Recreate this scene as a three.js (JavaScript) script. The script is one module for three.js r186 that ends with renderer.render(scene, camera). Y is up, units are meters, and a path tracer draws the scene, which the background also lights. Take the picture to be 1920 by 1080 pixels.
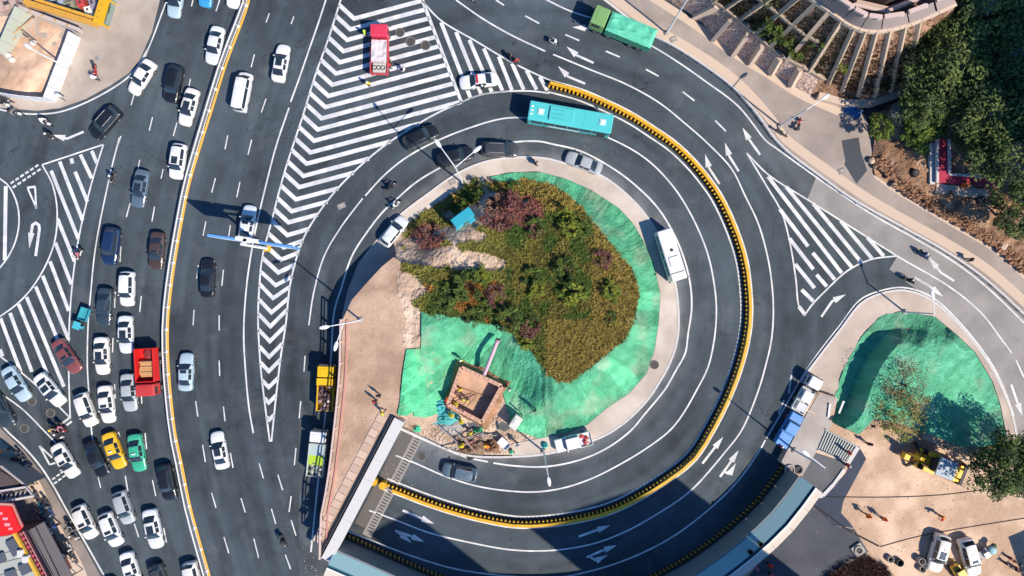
import * as THREE from 'three';
import { Sky } from 'three/addons/objects/Sky.js';
import { RoundedBoxGeometry } from 'three/addons/geometries/RoundedBoxGeometry.js';
import { mergeGeometries, mergeVertices, toCreasedNormals } from 'three/addons/utils/BufferGeometryUtils.js';
import { MarchingCubes } from 'three/addons/objects/MarchingCubes.js';

// ---------- camera, sky, sun, exposure ----------
const HC = 85, S = 14;                       // flying height in metres; photo pixels per metre on the ground
const scene = new THREE.Scene();
const camera = new THREE.PerspectiveCamera(2 * Math.atan(540 / (S * HC)) * 180 / Math.PI, 16 / 9, 0.5, 2000);
camera.up.set(0, 0, -1); camera.position.set(0, HC, 0); camera.lookAt(0, 0, 0);
const renderer = new THREE.WebGLRenderer({ antialias: true });
renderer.setSize(1024, 576); renderer.toneMapping = THREE.LinearToneMapping; renderer.toneMappingExposure = 1.4;
renderer.shadowMap.enabled = true;
const SUN = new THREE.Vector3(0.78 * 0.72, 0.695, 0.62 * 0.72).normalize();
const sky = new Sky(); sky.name = 'sky'; sky.scale.setScalar(1500); sky.userData.kind = 'structure';
Object.assign(sky.material.uniforms.turbidity, { value: 2.5 }); sky.material.uniforms.rayleigh.value = 1.2;
sky.material.uniforms.mieCoefficient.value = 0.004; sky.material.uniforms.sunPosition.value.copy(SUN);
if (sky.material.uniforms.cloudCoverage) sky.material.uniforms.cloudCoverage.value = 0;
scene.add(sky); scene.environmentIntensity = 0.15;
const sun = new THREE.DirectionalLight(0xfff1dc, 4.2);
sun.position.copy(SUN).multiplyScalar(220); sun.castShadow = true; sun.shadow.mapSize.set(4096, 4096);
Object.assign(sun.shadow.camera, { left: -110, right: 110, top: 90, bottom: -90, near: 10, far: 450 });
scene.add(sun, sun.target);

// ---------- helpers ----------
let seed = 7; const R = () => { seed = (seed + 0x6D2B79F5) | 0; let t = Math.imul(seed ^ seed >>> 15, 1 | seed); t = t + Math.imul(t ^ t >>> 7, 61 | t) ^ t; return ((t ^ t >>> 14) >>> 0) / 4294967296; };
const rr = (a, b) => a + (b - a) * R();
const sst = (a, b, x) => { let t = Math.min(1, Math.max(0, (x - a) / (b - a))); return t * t * (3 - 2 * t); };
const lerp = (a, b, t) => a + (b - a) * t;
const P = (px, py, h = 0) => { const k = (HC - h) / HC / S; return new THREE.Vector3((px - 960) * k, h, (py - 540) * k); };
const C = (r, g, b) => new THREE.Color().setRGB(r, g, b);
const used = {};
const numbered = n => { const k = used[n] = (used[n] ?? -1) + 1; return k ? n + '_' + String(k).padStart(3, '0') : n; };
function obj(name, geo, mat, parent, kind) {
  const m = new THREE.Mesh(geo, mat); m.name = parent ? name : numbered(name); m.castShadow = m.receiveShadow = true;
  if (kind) m.userData.kind = kind; (parent || scene).add(m); return m;
}
const struct = (name, geo, mat) => obj(name, geo, mat, null, 'structure');
function tag(o, label, category, group) { o.userData.label = label; o.userData.category = category; if (group) o.userData.group = group; return o; }
function thing(name, label, category, pos, turn = 0, group) {
  const o = new THREE.Group(); o.name = numbered(name); scene.add(o); if (pos) o.position.copy(pos); o.rotation.y = turn; return tag(o, label, category, group);
}
const head = (dx, dy) => Math.atan2(-dy, dx);
// noise
const hsh = (x, y) => { let n = Math.imul(x, 374761393) + Math.imul(y, 668265263) | 0; n = Math.imul(n ^ n >>> 13, 1274126177); return ((n ^ n >>> 16) >>> 0) / 4294967296; };
function vn(x, y, per) {
  let xi = Math.floor(x), yi = Math.floor(y); const fx = x - xi, fy = y - yi, u = fx * fx * (3 - 2 * fx), v = fy * fy * (3 - 2 * fy); let x1 = xi + 1, y1 = yi + 1;
  if (per) { xi = ((xi % per) + per) % per; yi = ((yi % per) + per) % per; x1 = ((x1 % per) + per) % per; y1 = ((y1 % per) + per) % per; }
  const a = hsh(xi, yi), b = hsh(x1, yi), c = hsh(xi, y1), d = hsh(x1, y1); return a + (b - a) * u + (c - a) * v + (a - b - c + d) * u * v;
}
const fbm = (x, y, o = 4, per = 0) => { let s = 0, a = .5, t = 0; for (let i = 0; i < o; i++) { s += a * vn(x, y, per); t += a; x = x * 2 + (per ? 0 : 13.7); y = y * 2 + (per ? 0 : 7.3); if (per) per *= 2; a *= .5; } return s / t; };
const toS = c => Math.round(255 * Math.min(1, Math.max(0, c <= .0031308 ? 12.92 * c : 1.055 * c ** (1 / 2.4) - .055)));
const LUT = new Uint8Array(4096); for (let i = 0; i < 4096; i++) LUT[i] = toS(i / 4095);
const q = c => LUT[Math.min(4095, Math.max(0, c * 4095 | 0))];
function tex(w, h, fn, srgb = true) {
  const d = new Uint8Array(w * h * 4); const o = [0, 0, 0];
  for (let y = 0; y < h; y++) for (let x = 0; x < w; x++) { fn(x / w, y / h, o, x, y); const i = (y * w + x) * 4; for (let k = 0; k < 3; k++) d[i + k] = srgb ? q(o[k]) : Math.max(0, Math.min(255, o[k] * 255 | 0)); d[i + 3] = 255; }
  const t = new THREE.DataTexture(d, w, h); t.wrapS = t.wrapT = THREE.RepeatWrapping; t.magFilter = THREE.LinearFilter; t.minFilter = THREE.LinearMipmapLinearFilter; t.generateMipmaps = true; if (srgb) t.colorSpace = THREE.SRGBColorSpace; t.needsUpdate = true; return t;
}
// mottled tile: base colour, second colour, contrast, metres per tile
function mott(a, b, n1, n2, m, grain = .12) {
  const t = tex(512, 512, (u, v, o) => { const f = fbm(u * n1, v * n1, 5, n1), g = vn(u * 256, v * 256, 256), k = Math.min(1, Math.max(0, (f - .5) * n2 + .5)); for (let i = 0; i < 3; i++) o[i] = lerp(a[i], b[i], k) * (1 - grain + 2 * grain * g); });
  t.repeat.set(1 / m, 1 / m); return t;
}
const bumpT = (n, m, o = 5) => { const t = tex(512, 512, (u, v, c) => { c[0] = c[1] = c[2] = fbm(u * n, v * n, o, n); }, false); t.repeat.set(1 / m, 1 / m); return t; };
const M = (c, rough = .8, extra = {}) => new THREE.MeshStandardMaterial({ color: Array.isArray(c) ? C(...c) : c, roughness: rough, ...extra });
// geometry
const toV = (pts, h = 0) => pts.map(p => P(p[0], p[1], p[2] ?? h));
function curve(pts, h = 0, step = .8) { const v = toV(pts, h); if (v.length == 2) return v; const c = new THREE.CatmullRomCurve3(v, false, 'centripetal'); return c.getSpacedPoints(Math.max(2, Math.ceil(c.getLength() / step))); }
function uvM(g) { const p = g.attributes.position, uv = new Float32Array(p.count * 2); for (let i = 0; i < p.count; i++) { uv[2 * i] = p.getX(i); uv[2 * i + 1] = p.getZ(i); } g.setAttribute('uv', new THREE.BufferAttribute(uv, 2)); return g; }
function ribbonV(v, w, y, w2 = null) {       // flat strip along world points, w to each side
  const pos = [], idx = [];
  for (let i = 0; i < v.length; i++) { const a = v[Math.max(0, i - 1)], b = v[Math.min(v.length - 1, i + 1)]; let dx = b.x - a.x, dz = b.z - a.z; const l = Math.hypot(dx, dz) || 1; dx /= l; dz /= l; const ww = w / 2, w3 = (w2 ?? w) / 2; pos.push(v[i].x - dz * ww, y, v[i].z + dx * ww, v[i].x + dz * w3, y, v[i].z - dx * w3); if (i) { const k = 2 * i; idx.push(k - 2, k - 1, k, k - 1, k + 1, k); idx.splice(-6, 6, k - 2, k, k - 1, k - 1, k, k + 1); } }
  const g = new THREE.BufferGeometry(); g.setAttribute('position', new THREE.Float32BufferAttribute(pos, 3)); g.setIndex(idx); g.computeVertexNormals();
  if (g.attributes.normal.getY(0) < 0) { const ix = g.index.array; for (let i = 0; i < ix.length; i += 3) { const t = ix[i]; ix[i] = ix[i + 1]; ix[i + 1] = t; } g.computeVertexNormals(); }
  return uvM(g);
}
const ribbon = (pts, w, y) => ribbonV(curve(pts), w, y);
function shapeOf(v) { const s = new THREE.Shape(); v.forEach((p, i) => i ? s.lineTo(p.x, -p.z) : s.moveTo(p.x, -p.z)); return s; }
function sheetV(v, y) { const g = new THREE.ShapeGeometry(shapeOf(v)); g.rotateX(-Math.PI / 2); g.translate(0, y, 0); return uvM(g); }
const sheet = (pts, y, h = 0) => sheetV(toV(pts, h), y);
function slabV(v, y0, y1, bevel = 0) { const g = new THREE.ExtrudeGeometry(shapeOf(v), { depth: y1 - y0 - bevel, bevelEnabled: bevel > 0, bevelThickness: bevel, bevelSize: bevel, bevelSegments: 1, bevelOffset: -bevel }); g.rotateX(-Math.PI / 2); g.translate(0, y0, 0); return uvM(g); }
const slab = (pts, y0, y1, h = y1, bevel = 0) => slabV(toV(pts, h), y0, y1, bevel);
const box = (x, y, z, sx, sy, sz, r = 0) => { const g = r ? new RoundedBoxGeometry(sx, sy, sz, 2, r) : new THREE.BoxGeometry(sx, sy, sz); g.translate(x, y, z); return r ? g : g; };
const mg = a => mergeGeometries(a.map(g => { const n = g.index ? g.toNonIndexed() : g; for (const k of Object.keys(n.attributes)) if (!['position', 'normal', 'uv'].includes(k)) n.deleteAttribute(k); return n; }));
function bar(a, b, r0, r1 = r0, n = 8) { const d = b.clone().sub(a), l = d.length(); const g = new THREE.CylinderGeometry(r1, r0, l, n); g.translate(0, l / 2, 0); g.applyQuaternion(new THREE.Quaternion().setFromUnitVectors(new THREE.Vector3(0, 1, 0), d.normalize())); g.translate(a.x, a.y, a.z); return g; }
function beam(a, b, w, t) {                 // rectangular bar, w across, t thick, upright as it can be
  const d = b.clone().sub(a), l = d.length(); d.normalize(); const s = new THREE.Vector3(0, 1, 0).cross(d); if (s.lengthSq() < 1e-6) s.set(0, 0, 1); s.normalize(); const u = d.clone().cross(s);
  const g = new THREE.BoxGeometry(l, t, w); g.applyMatrix4(new THREE.Matrix4().makeBasis(d, u, s.negate())); const c = a.clone().add(b).multiplyScalar(.5); g.translate(c.x, c.y, c.z); return g;
}
const inP = (x, y, p) => { let c = false; for (let i = 0, j = p.length - 1; i < p.length; j = i++) if ((p[i][1] > y) != (p[j][1] > y) && x < (p[j][0] - p[i][0]) * (y - p[i][1]) / (p[j][1] - p[i][1]) + p[i][0]) c = !c; return c; };
const dPl = (x, y, p) => { let m = 1e9; for (let i = 1; i < p.length; i++) { const [ax, ay] = p[i - 1], [bx, by] = p[i], dx = bx - ax, dy = by - ay, t = Math.max(0, Math.min(1, ((x - ax) * dx + (y - ay) * dy) / (dx * dx + dy * dy))); m = Math.min(m, Math.hypot(x - ax - dx * t, y - ay - dy * t)); } return m; };
// height-field patch: cells of `st` pixels whose middle lies in the polygon
function field(poly, hf, st, lift = 0) {
  const xs = poly.map(p => p[0]), ys = poly.map(p => p[1]), x0 = Math.min(...xs), y0 = Math.min(...ys), nx = Math.ceil((Math.max(...xs) - x0) / st), ny = Math.ceil((Math.max(...ys) - y0) / st);
  const id = new Map(), pos = [], idx = []; const vid = (i, j) => { const k = i * 4096 + j; let v = id.get(k); if (v === undefined) { v = id.size; id.set(k, v); const x = x0 + i * st, y = y0 + j * st, p = P(x, y, hf(x, y) + lift); pos.push(p.x, p.y, p.z); } return v; };
  for (let i = 0; i < nx; i++) for (let j = 0; j < ny; j++) if (inP(x0 + (i + .5) * st, y0 + (j + .5) * st, poly)) { const a = vid(i, j), b = vid(i + 1, j), c = vid(i + 1, j + 1), d = vid(i, j + 1); idx.push(a, d, b, b, d, c); }
  const cnt = new Uint8Array(id.size); for (const k of idx) cnt[k]++;      // vertices on the rim move onto the outline
  for (const [k, v] of id) if (cnt[v] < 6) { const x = x0 + Math.floor(k / 4096) * st, y = y0 + (k % 4096) * st; let bd = st * 1.6, bx = x, by = y; for (let i = 0; i < poly.length; i++) { const [ax, ay] = poly[i], [cx, cy] = poly[(i + 1) % poly.length], dx = cx - ax, dy = cy - ay, t = Math.max(0, Math.min(1, ((x - ax) * dx + (y - ay) * dy) / (dx * dx + dy * dy))), d = Math.hypot(x - ax - dx * t, y - ay - dy * t); if (d < bd) { bd = d; bx = ax + dx * t; by = ay + dy * t; } } const p = P(bx, by, hf(bx, by) + lift); pos[3 * v] = p.x; pos[3 * v + 1] = p.y; pos[3 * v + 2] = p.z; }
  const g = new THREE.BufferGeometry(); g.setAttribute('position', new THREE.Float32BufferAttribute(pos, 3)); g.setIndex(idx); g.computeVertexNormals(); return uvM(g);
}

// ---------- shared outlines, in photo pixels ----------
const ISL = [[737, 415], [767, 390], [805, 362], [855, 327], [905, 305], [957, 296], [1022, 297], [1060, 307], [1122, 327], [1160, 352], [1197, 387], [1215, 410], [1238, 448], [1258, 500], [1270, 560], [1271, 627], [1260, 670], [1240, 710], [1205, 760], [1147, 809], [1085, 835], [1022, 851], [960, 856], [900, 856], [870, 852], [830, 839], [790, 820], [752, 803]];
const ISLIN = [[752, 444], [767, 420], [792, 400], [830, 377], [892, 340], [915, 332], [960, 324], [1010, 322], [1060, 335], [1110, 357], [1160, 390], [1185, 417], [1205, 450], [1225, 495], [1238, 550], [1235, 602], [1227, 657], [1212, 700], [1180, 737], [1135, 767], [1100, 797], [1060, 812], [1010, 822], [960, 832]];
const DIV = [[470, -30], [465, 0], [420, 120], [395, 200], [374, 270], [353, 345], [338, 420], [326, 490], [319, 540], [313, 602], [313, 665], [317, 727], [325, 802], [328, 820], [339, 872], [354, 947], [371, 1010], [391, 1080], [400, 1110]];
const BAR = [[1030, 161], [1085, 176], [1135, 197], [1185, 222], [1222, 246], [1260, 272], [1297, 307], [1322, 337], [1345, 370], [1375, 435], [1392, 490], [1399, 540], [1401, 590], [1396, 635], [1382, 690], [1360, 747], [1330, 806], [1297, 857], [1247, 897], [1185, 935], [1135, 957], [1060, 974], [997, 980], [960, 979], [880, 963], [805, 940], [755, 921], [722, 908]];
const K1 = [[1100, -25], [1225, 68], [1262, 86], [1330, 130], [1375, 165], [1420, 215], [1450, 258], [1480, 288], [1530, 325], [1600, 375], [1690, 425], [1770, 470], [1840, 518], [1920, 590], [1980, 650]];
const WALLP = [[644, 1008], [697, 1031], [757, 1058], [828, 1087], [900, 1104], [1000, 1114], [1101, 1112], [1183, 1098], [1224, 1087], [1305, 1041], [1371, 991], [1427, 938], [1474, 876]];   // foot of the outer retaining wall
// ---------- materials ----------
const sandT = mott([.46, .33, .24], [.68, .515, .39], 8, 2.4, 19, .11), bumpA = bumpT(16, 6);
const dirtT = mott([.30, .19, .12], [.58, .40, .27], 10, 2.6, 12, .16), concT = mott([.36, .32, .29], [.50, .455, .42], 6, 1.8, 14, .07), greyT = mott([.25, .235, .23], [.35, .325, .315], 8, 1.6, 18, .08);
const paintT = mott([.58, .585, .59], [.80, .80, .79], 11, 2.2, 9, .1);
const Mt = {
  sand: new THREE.MeshStandardMaterial({ map: sandT, bumpMap: bumpA, bumpScale: .045, roughness: .95 }), dirt: new THREE.MeshStandardMaterial({ map: dirtT, bumpMap: bumpA, bumpScale: .25, roughness: 1 }),
  conc: new THREE.MeshStandardMaterial({ map: concT, roughness: .9 }), grey: new THREE.MeshStandardMaterial({ map: greyT, bumpMap: bumpA, bumpScale: .02, roughness: .95 }),
  paint: new THREE.MeshStandardMaterial({ map: paintT, roughness: .7 }), yel: M([.72, .40, .02], .5), yel2: M([.55, .30, .03], .6), black: M([.02, .02, .022], .7), white: M([.78, .78, .78], .45), steel: M([.5, .52, .55], .4, { metalness: .4 }), dark: M([.05, .05, .055], .7),
  paleconc: M([.62, .60, .59], .8), tan: M([.60, .47, .37], .9), red: M([.55, .03, .03], .5), pink: M([.55, .26, .22], .6), teal: M([.27, .45, .48], .65), tealD: M([.03, .13, .18], .5), tyre: M([.018, .018, .02], .9), rim: M([.45, .46, .48], .35, { metalness: .7 }), glass: new THREE.MeshPhysicalMaterial({ color: C(.024, .036, .052), roughness: .12, clearcoat: .5, clearcoatRoughness: .05 }), lamp: M([.75, .75, .72], .2), tail: M([.45, .02, .02], .3), wood: M([.5, .30, .15], .85), bark: M([.10, .07, .05], .95),
};
// one asphalt texture for the whole junction, with wear that follows the lanes
const angR = []; { for (let i = 0; i < 720; i++) { const a = i / 720 * 2 * Math.PI - Math.PI; let r = 300; for (let s = 120; s < 420; s += 3) { const x = 1000 + Math.cos(a) * s, y = 590 + Math.sin(a) * s; if (!inP(x, y, ISL)) { r = s; break; } } angR.push(r); } }
const divX = y => { for (let i = 1; i < DIV.length; i++) if (y <= DIV[i][1]) { const t = (y - DIV[i - 1][1]) / (DIV[i][1] - DIV[i - 1][1]); return lerp(DIV[i - 1][0], DIV[i][0], t); } return 395; };
const TX0 = -40, TY0 = -22, TXW = 2000, TYW = 1125;
const roadT = tex(2048, 1152, (u, v, o, ix, iy) => {
  const px = TX0 + u * TXW, py = TY0 + v * TYW; let k = 1, br = 0;
  k += (fbm(px * .006, py * .006, 4) - .5) * .8 + (fbm(px * .05, py * .05, 3) - .5) * .4 + (hsh(ix, iy) - .5) * .3;
  if (px < 560) { const d = px - divX(py); k += (vn(d * .09, py * .006) - .5) * .45 + (vn(d * .5, py * .02) - .5) * .12; }
  else { const dx = px - 1000, dy = py - 590, r = Math.hypot(dx, dy), a = Math.atan2(dy, dx); k += (vn(r * .07, a * 4) - .5) * .5 + (vn(r * .4, a * 14) - .5) * .12; const d = r - angR[Math.min(719, (a + Math.PI) / 6.28319 * 720 | 0)]; br += .75 * Math.exp(-Math.max(0, d - 4) / 16) * (.55 + vn(px * .05, py * .05)); const pd = Math.hypot((px - 770) / 70, (py - 850) / 60); br += .55 * Math.max(0, 1 - pd) * (.4 + vn(px * .06, py * .06)); if (px > 1380 && py < 480 && py > 230) br += .35 * sst(60, 0, dPl(px, py, [[1420, 260], [1530, 345], [1620, 430]])); }
  const st = fbm(px * .018 + 40, py * .018, 3); if (st > .6) k -= (st - .6) * .9; const s2 = fbm(px * .03 + 9, py * .03 + 70, 4); if (s2 > .62) br += (s2 - .62) * 1.1;
  if (px > 560 && px < 620 && py > 760) br += .3 * vn(px * .04, py * .02);
  const cr = Math.abs(fbm(px * .012 + 90, py * .012 + 20, 4) - .5); if (cr < .004 && vn(px * .01, py * .01 + 5) > .5) k *= .6; const sp = vn(px * .22 + 300, py * .22); if (sp > .93) br += (sp - .93) * 3.2; const oil = vn(px * .16, py * .05 + 60); if (oil > .9) k *= 1 - (oil - .9) * 3; const sw = vn(px * .004 + 7, py * .004 + 3); if (sw > .62) k *= 1.12;
  br = Math.max(0, br); k = Math.max(.35, k); o[0] = .051 * k + .105 * br; o[1] = .068 * k + .097 * br; o[2] = .083 * k + .088 * br;
});
roadT.wrapS = roadT.wrapT = THREE.MirroredRepeatWrapping;
const fineB = bumpT(64, 3, 3);
const roadM = new THREE.MeshStandardMaterial({ map: roadT, bumpMap: fineB, bumpScale: .008, roughness: .88 });

// ---------- ground and roads ----------
{ const g = new THREE.PlaneGeometry(1400, 1400); g.rotateX(-Math.PI / 2); g.translate(0, -.06, 0); struct('ground', uvM(g), Mt.dirt); }
const road = (() => { const g = new THREE.PlaneGeometry(230, 150); g.rotateX(-Math.PI / 2); const p = g.attributes.position, uv = []; for (let i = 0; i < p.count; i++) uv.push((p.getX(i) * S + 960 - TX0) / TXW, (p.getZ(i) * S + 540 - TY0) / TYW); g.setAttribute('uv', new THREE.Float32BufferAttribute(uv, 2)); return struct('road', g, roadM); })();
// uv of the bump map stays on the same channel, so give it its own scale
fineB.repeat.set(48, 27);
const oldRoad = struct('side_road', sheet([[1530, 333], [1514, 373], [1590, 423], [1682, 481], [1668, 505], [1725, 548], [1752, 567], [1802, 615], [1852, 680], [1877, 727], [1897, 780], [1908, 840], [1990, 840], [1990, 640], [1920, 592], [1840, 520], [1770, 472], [1690, 427], [1600, 377]], .004), Mt.grey);
struct('pavement', slab([...K1, [2000, 560], [1920, 520], [1860, 465], [1800, 430], [1740, 395], [1680, 360], [1636, 327], [1632, 300], [1640, 262], [1620, 215], [1570, 190], [1520, 175], [1480, 158], [1444, 133], [1376, 100], [1310, 46], [1200, -25]], -.04, .13, 0), (() => { const m = Mt.grey.clone(); m.color = C(1.16, 1.05, .97); return m; })());
for (const [pts, w] of [[[[1120, -25], [1240, 62], [1275, 82], [1345, 126], [1395, 168], [1440, 218], [1470, 258], [1510, 290], [1620, 368], [1700, 415], [1780, 460], [1850, 505], [1930, 575]], 1.25], [[[1190, -25], [1300, 46], [1372, 98], [1440, 140], [1500, 178], [1560, 205], [1600, 222]], 1.05], [[[1640, 328], [1685, 360], [1745, 396], [1805, 432], [1865, 468], [1925, 522]], .8]]) { const m = struct('pavement', ribbonV(curve(pts), w, .138), Mt.tan); }
// kerb of the upper road, piece by piece
{ const kerb = struct('kerb', ribbonV(curve(K1), .01, .12), Mt.paleconc); const v = curve(K1, 0, 1.4); for (let i = 1; i < v.length; i++) { const a = v[i - 1].clone().setY(.07), b = v[i].clone().setY(.07); b.lerp(a, .02); obj('kerb_stone', beam(a, b, .3, .18), Mt.paleconc, kerb); } }
// island pavement with kerb
struct('pavement', slab([...ISL.slice(0, 23), ...ISLIN.slice().reverse()], -.04, .14, 0), (() => { const m = Mt.conc.clone(); m.color = C(1.35, 1.28, 1.2); return m; })());
{ const kerb = struct('kerb', ribbonV(curve(ISL), .01, .12), Mt.paleconc); const v = curve(ISL, 0, 1.3); for (let i = 1; i < v.length; i++) { const a = v[i - 1].clone().setY(.085), b = v[i].clone().setY(.085); b.lerp(a, .02); obj('kerb_stone', beam(a, b, .26, .18), Mt.paleconc, kerb); } }
// left-hand lots
struct('pavement', slab([[-60, 198], [25, 204], [70, 208], [112, 203], [160, 186], [207, 160], [240, 138], [262, 112], [285, 60], [306, -25], [-60, -25]], -.04, .13, 0), (() => { const m = Mt.conc.clone(); m.color = C(1.0, .93, .86); return m; })());
struct('pavement', slab([[-60, 775], [0, 800], [15, 815], [45, 843], [73, 878], [98, 916], [123, 960], [157, 1020], [195, 1090], [-60, 1090]], -.04, .13, 0), (() => { const m = Mt.conc.clone(); m.color = C(.62, .58, .56); return m; })());
struct('path', ribbonV(curve([[-10, 835], [30, 870], [62, 910], [85, 960], [110, 1010], [140, 1060], [160, 1110]]), 2.2, .136), Mt.tan);
// mound pavement
const MNDO = [[1500, 716], [1510, 702], [1540, 662], [1577, 615], [1615, 567], [1652, 550], [1690, 544], [1722, 551], [1752, 567], [1802, 615], [1852, 680], [1877, 727], [1897, 780], [1908, 835]];
const MNDI = [[1565, 745], [1575, 712], [1587, 680], [1615, 632], [1652, 592], [1690, 584], [1752, 594], [1790, 625], [1827, 660], [1860, 715], [1875, 760], [1890, 835]];
struct('pavement', slab([...MNDO, ...MNDI.slice().reverse(), [1535, 735]], -.04, .14, 0), (() => { const m = Mt.conc.clone(); m.color = C(1.2, 1.1, 1.03); return m; })());
{ const kerb = struct('kerb', ribbonV(curve(MNDO), .01, .12), Mt.paleconc); const v = curve(MNDO, 0, 1.3); for (let i = 1; i < v.length; i++) { const a = v[i - 1].clone().setY(.085), b = v[i].clone().setY(.085); b.lerp(a, .02); obj('kerb_stone', beam(a, b, .26, .18), Mt.paleconc, kerb); } }

// ---------- painted markings: every stroke a piece of the road ----------
const MY = .013; let markParent = road;
const line = (pts, w = .2, name = 'edge_line') => obj(name, ribbon(pts, w, MY), Mt.paint, markParent);
const dash = (a, b, w = .17) => obj('lane_dash', ribbonV(toV([a, b]), w, MY), Mt.paint, markParent);
line([[470, -30], [467, 0], [424, 120], [399, 200], [377, 270], [355, 345], [340, 420], [328, 490], [321, 540], [315, 602], [315, 665], [319, 727], [327, 802], [330, 820], [341, 872], [356, 947], [373, 1010], [393, 1080]], .3, 'median_line').material = M([.80, .42, .06], .7);
const bOff = d => { const v = curve(BAR, 0, 1.2); return v.map((p, i) => { const a = v[Math.max(0, i - 1)], b = v[Math.min(v.length - 1, i + 1)], l = Math.hypot(b.x - a.x, b.z - a.z); return new THREE.Vector3(p.x - (b.z - a.z) / l * d, 0, p.z + (b.x - a.x) / l * d); }); };
for (const d of [.82, -.72]) obj('edge_line', ribbonV(bOff(d), .2, MY), Mt.paint, road);
line([[555, 700], [562, 560], [608, 470], [650, 400], [685, 367], [717, 332], [755, 300], [807, 270], [880, 240], [955, 221], [1050, 230], [1140, 258], [1210, 297], [1260, 347], [1297, 405], [1325, 470], [1337, 520], [1343, 570], [1342, 612], [1337, 650], [1327, 690], [1307, 730], [1280, 777], [1255, 808], [1210, 842], [1160, 872], [1110, 897], [1060, 914], [1010, 922], [960, 921], [892, 911], [830, 891], [780, 869], [742, 854]].slice(4));
line([[583, 1035], [597, 897], [607, 807], [620, 680], [627, 583], [640, 540], [660, 480], [692, 430], [720, 395], [742, 375], [780, 342], [830, 312], [890, 283], [960, 267], [1010, 265], [1035, 270], [1085, 282], [1135, 307], [1185, 342], [1235, 392], [1272, 457], [1292, 520], [1297, 575], [1290, 627], [1285, 662], [1267, 695], [1247, 730], [1210, 775], [1182, 808], [1135, 842], [1085, 863], [1022, 875], [960, 873], [925, 868]], .22);
line([[915, 866], [870, 856], [830, 840], [767, 812], [748, 803]], .22);
line([[680, 372], [640, 425], [608, 480], [588, 550], [579, 610]], .18);
line([[855, 0], [905, 35], [957, 65], [1022, 96]]); line([[1037, 102], [1110, 132], [1172, 157], [1235, 192], [1285, 232], [1327, 269], [1372, 317], [1397, 367], [1422, 420], [1440, 485], [1448, 540], [1450, 592], [1446, 640], [1437, 680], [1422, 732], [1391, 806], [1360, 847], [1295, 920], [1235, 962], [1172, 997], [1110, 1020], [1035, 1032], [960, 1031], [880, 1017], [805, 999], [742, 975], [692, 957]]);
line([[1435, 825], [1427, 840], [1385, 900], [1335, 950], [1260, 1007], [1185, 1045], [1110, 1070], [1040, 1083], [955, 1080], [855, 1067], [780, 1045], [705, 1017], [650, 995]]);
line([[1437, 822], [1472, 762], [1508, 700], [1538, 657], [1575, 610], [1613, 562], [1652, 545], [1690, 539], [1724, 546], [1756, 563], [1806, 612], [1856, 677], [1881, 725], [1901, 780]], .2);
line([[1010, -8], [1065, 19], [1140, 45], [1220, 85], [1272, 117], [1322, 152], [1385, 200], [1437, 265], [1447, 272], [1490, 303], [1540, 339]]); line([[1540, 339], [1640, 405], [1715, 447], [1790, 492], [1852, 540], [1925, 610]]);
line([[1400, 287], [1440, 327], [1515, 375], [1590, 422], [1682, 480], [1782, 539], [1840, 587], [1877, 635], [1897, 662]]); line([[1400, 287], [1438, 350], [1465, 397], [1480, 450], [1492, 522], [1498, 575], [1508, 592]]);
line([[1508, 592], [1522, 572], [1545, 548], [1590, 507], [1635, 486], [1682, 480]]);
for (const [a, b] of [[[985, 30], [1011, 44]], [[930, 0], [945, 10]], [[1060, 65], [1086, 76]], [[1136, 96], [1162, 107]], [[1211, 130], [1235, 143]], [[1280, 172], [1302, 189]], [[1341, 226], [1361, 246]], [[1485, 697], [1479, 738]], [[1470, 750], [1460, 776]], [[1715, 520], [1745, 538]], [[1905, 675], [1920, 708]]]) dash(a, b, .2);
// main road, left of and right of the median
line([[311, 5], [300, 35], [285, 75], [262, 130]], .17); line([[224, 258], [210, 312], [200, 357], [185, 430], [177, 480], [171, 540], [165, 615], [164, 690], [167, 740], [172, 810], [175, 830]], .18);
line([[611, 0], [596, 46], [580, 92], [560, 150], [545, 191]], .2); line([[542, 202], [519, 270], [500, 342], [480, 427], [471, 475], [462, 540], [457, 622], [460, 690], [467, 765], [475, 812]], .2);
for (const s of ['246,197,252,175', '227,255,221,272', '286,220,280,245', '332,230,325,255', '262,300,259,317', '306,317,302,335', '244,381,237,407', '290,387,285,415', '227,462,225,491', '216,547,215,577', '265,555,262,585', '212,634,211,661', '215,720,216,747', '265,738,266,757', '222,810,225,820', '272,812,275,842', '235,892,240,922', '286,900,292,930', '184,895,189,915', '252,982,260,1007', '307,990,312,1017', '362,0,359,12', '412,0,405,21', '357,148,354,165', '477,102,471,126', '505,25,499,42', '551,31,546,45', '499,185,490,211', '427,254,422,280', '472,262,465,290', '404,334,397,361', '450,341,444,370', '386,415,381,442', '432,422,428,450', '372,497,369,522', '419,506,416,536', '364,581,362,610', '411,591,411,620', '362,664,364,700', '411,676,412,705', '367,752,371,781', '419,762,422,790', '380,834,385,866', '432,849,437,877', '397,924,405,952', '452,934,460,961', '420,1007,429,1037', '476,1010,485,1046', '486,869,494,897', '521,890,530,919', '555,840,552,872', '546,930,542,960', '509,954,517,982', '546,975,555,1004', '535,1040,545,1067', '572,667,570,697', '564,752,561,784']) { const n = s.split(',').map(Number); dash([n[0], n[1]], [n[2], n[3]], .15); }
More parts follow.
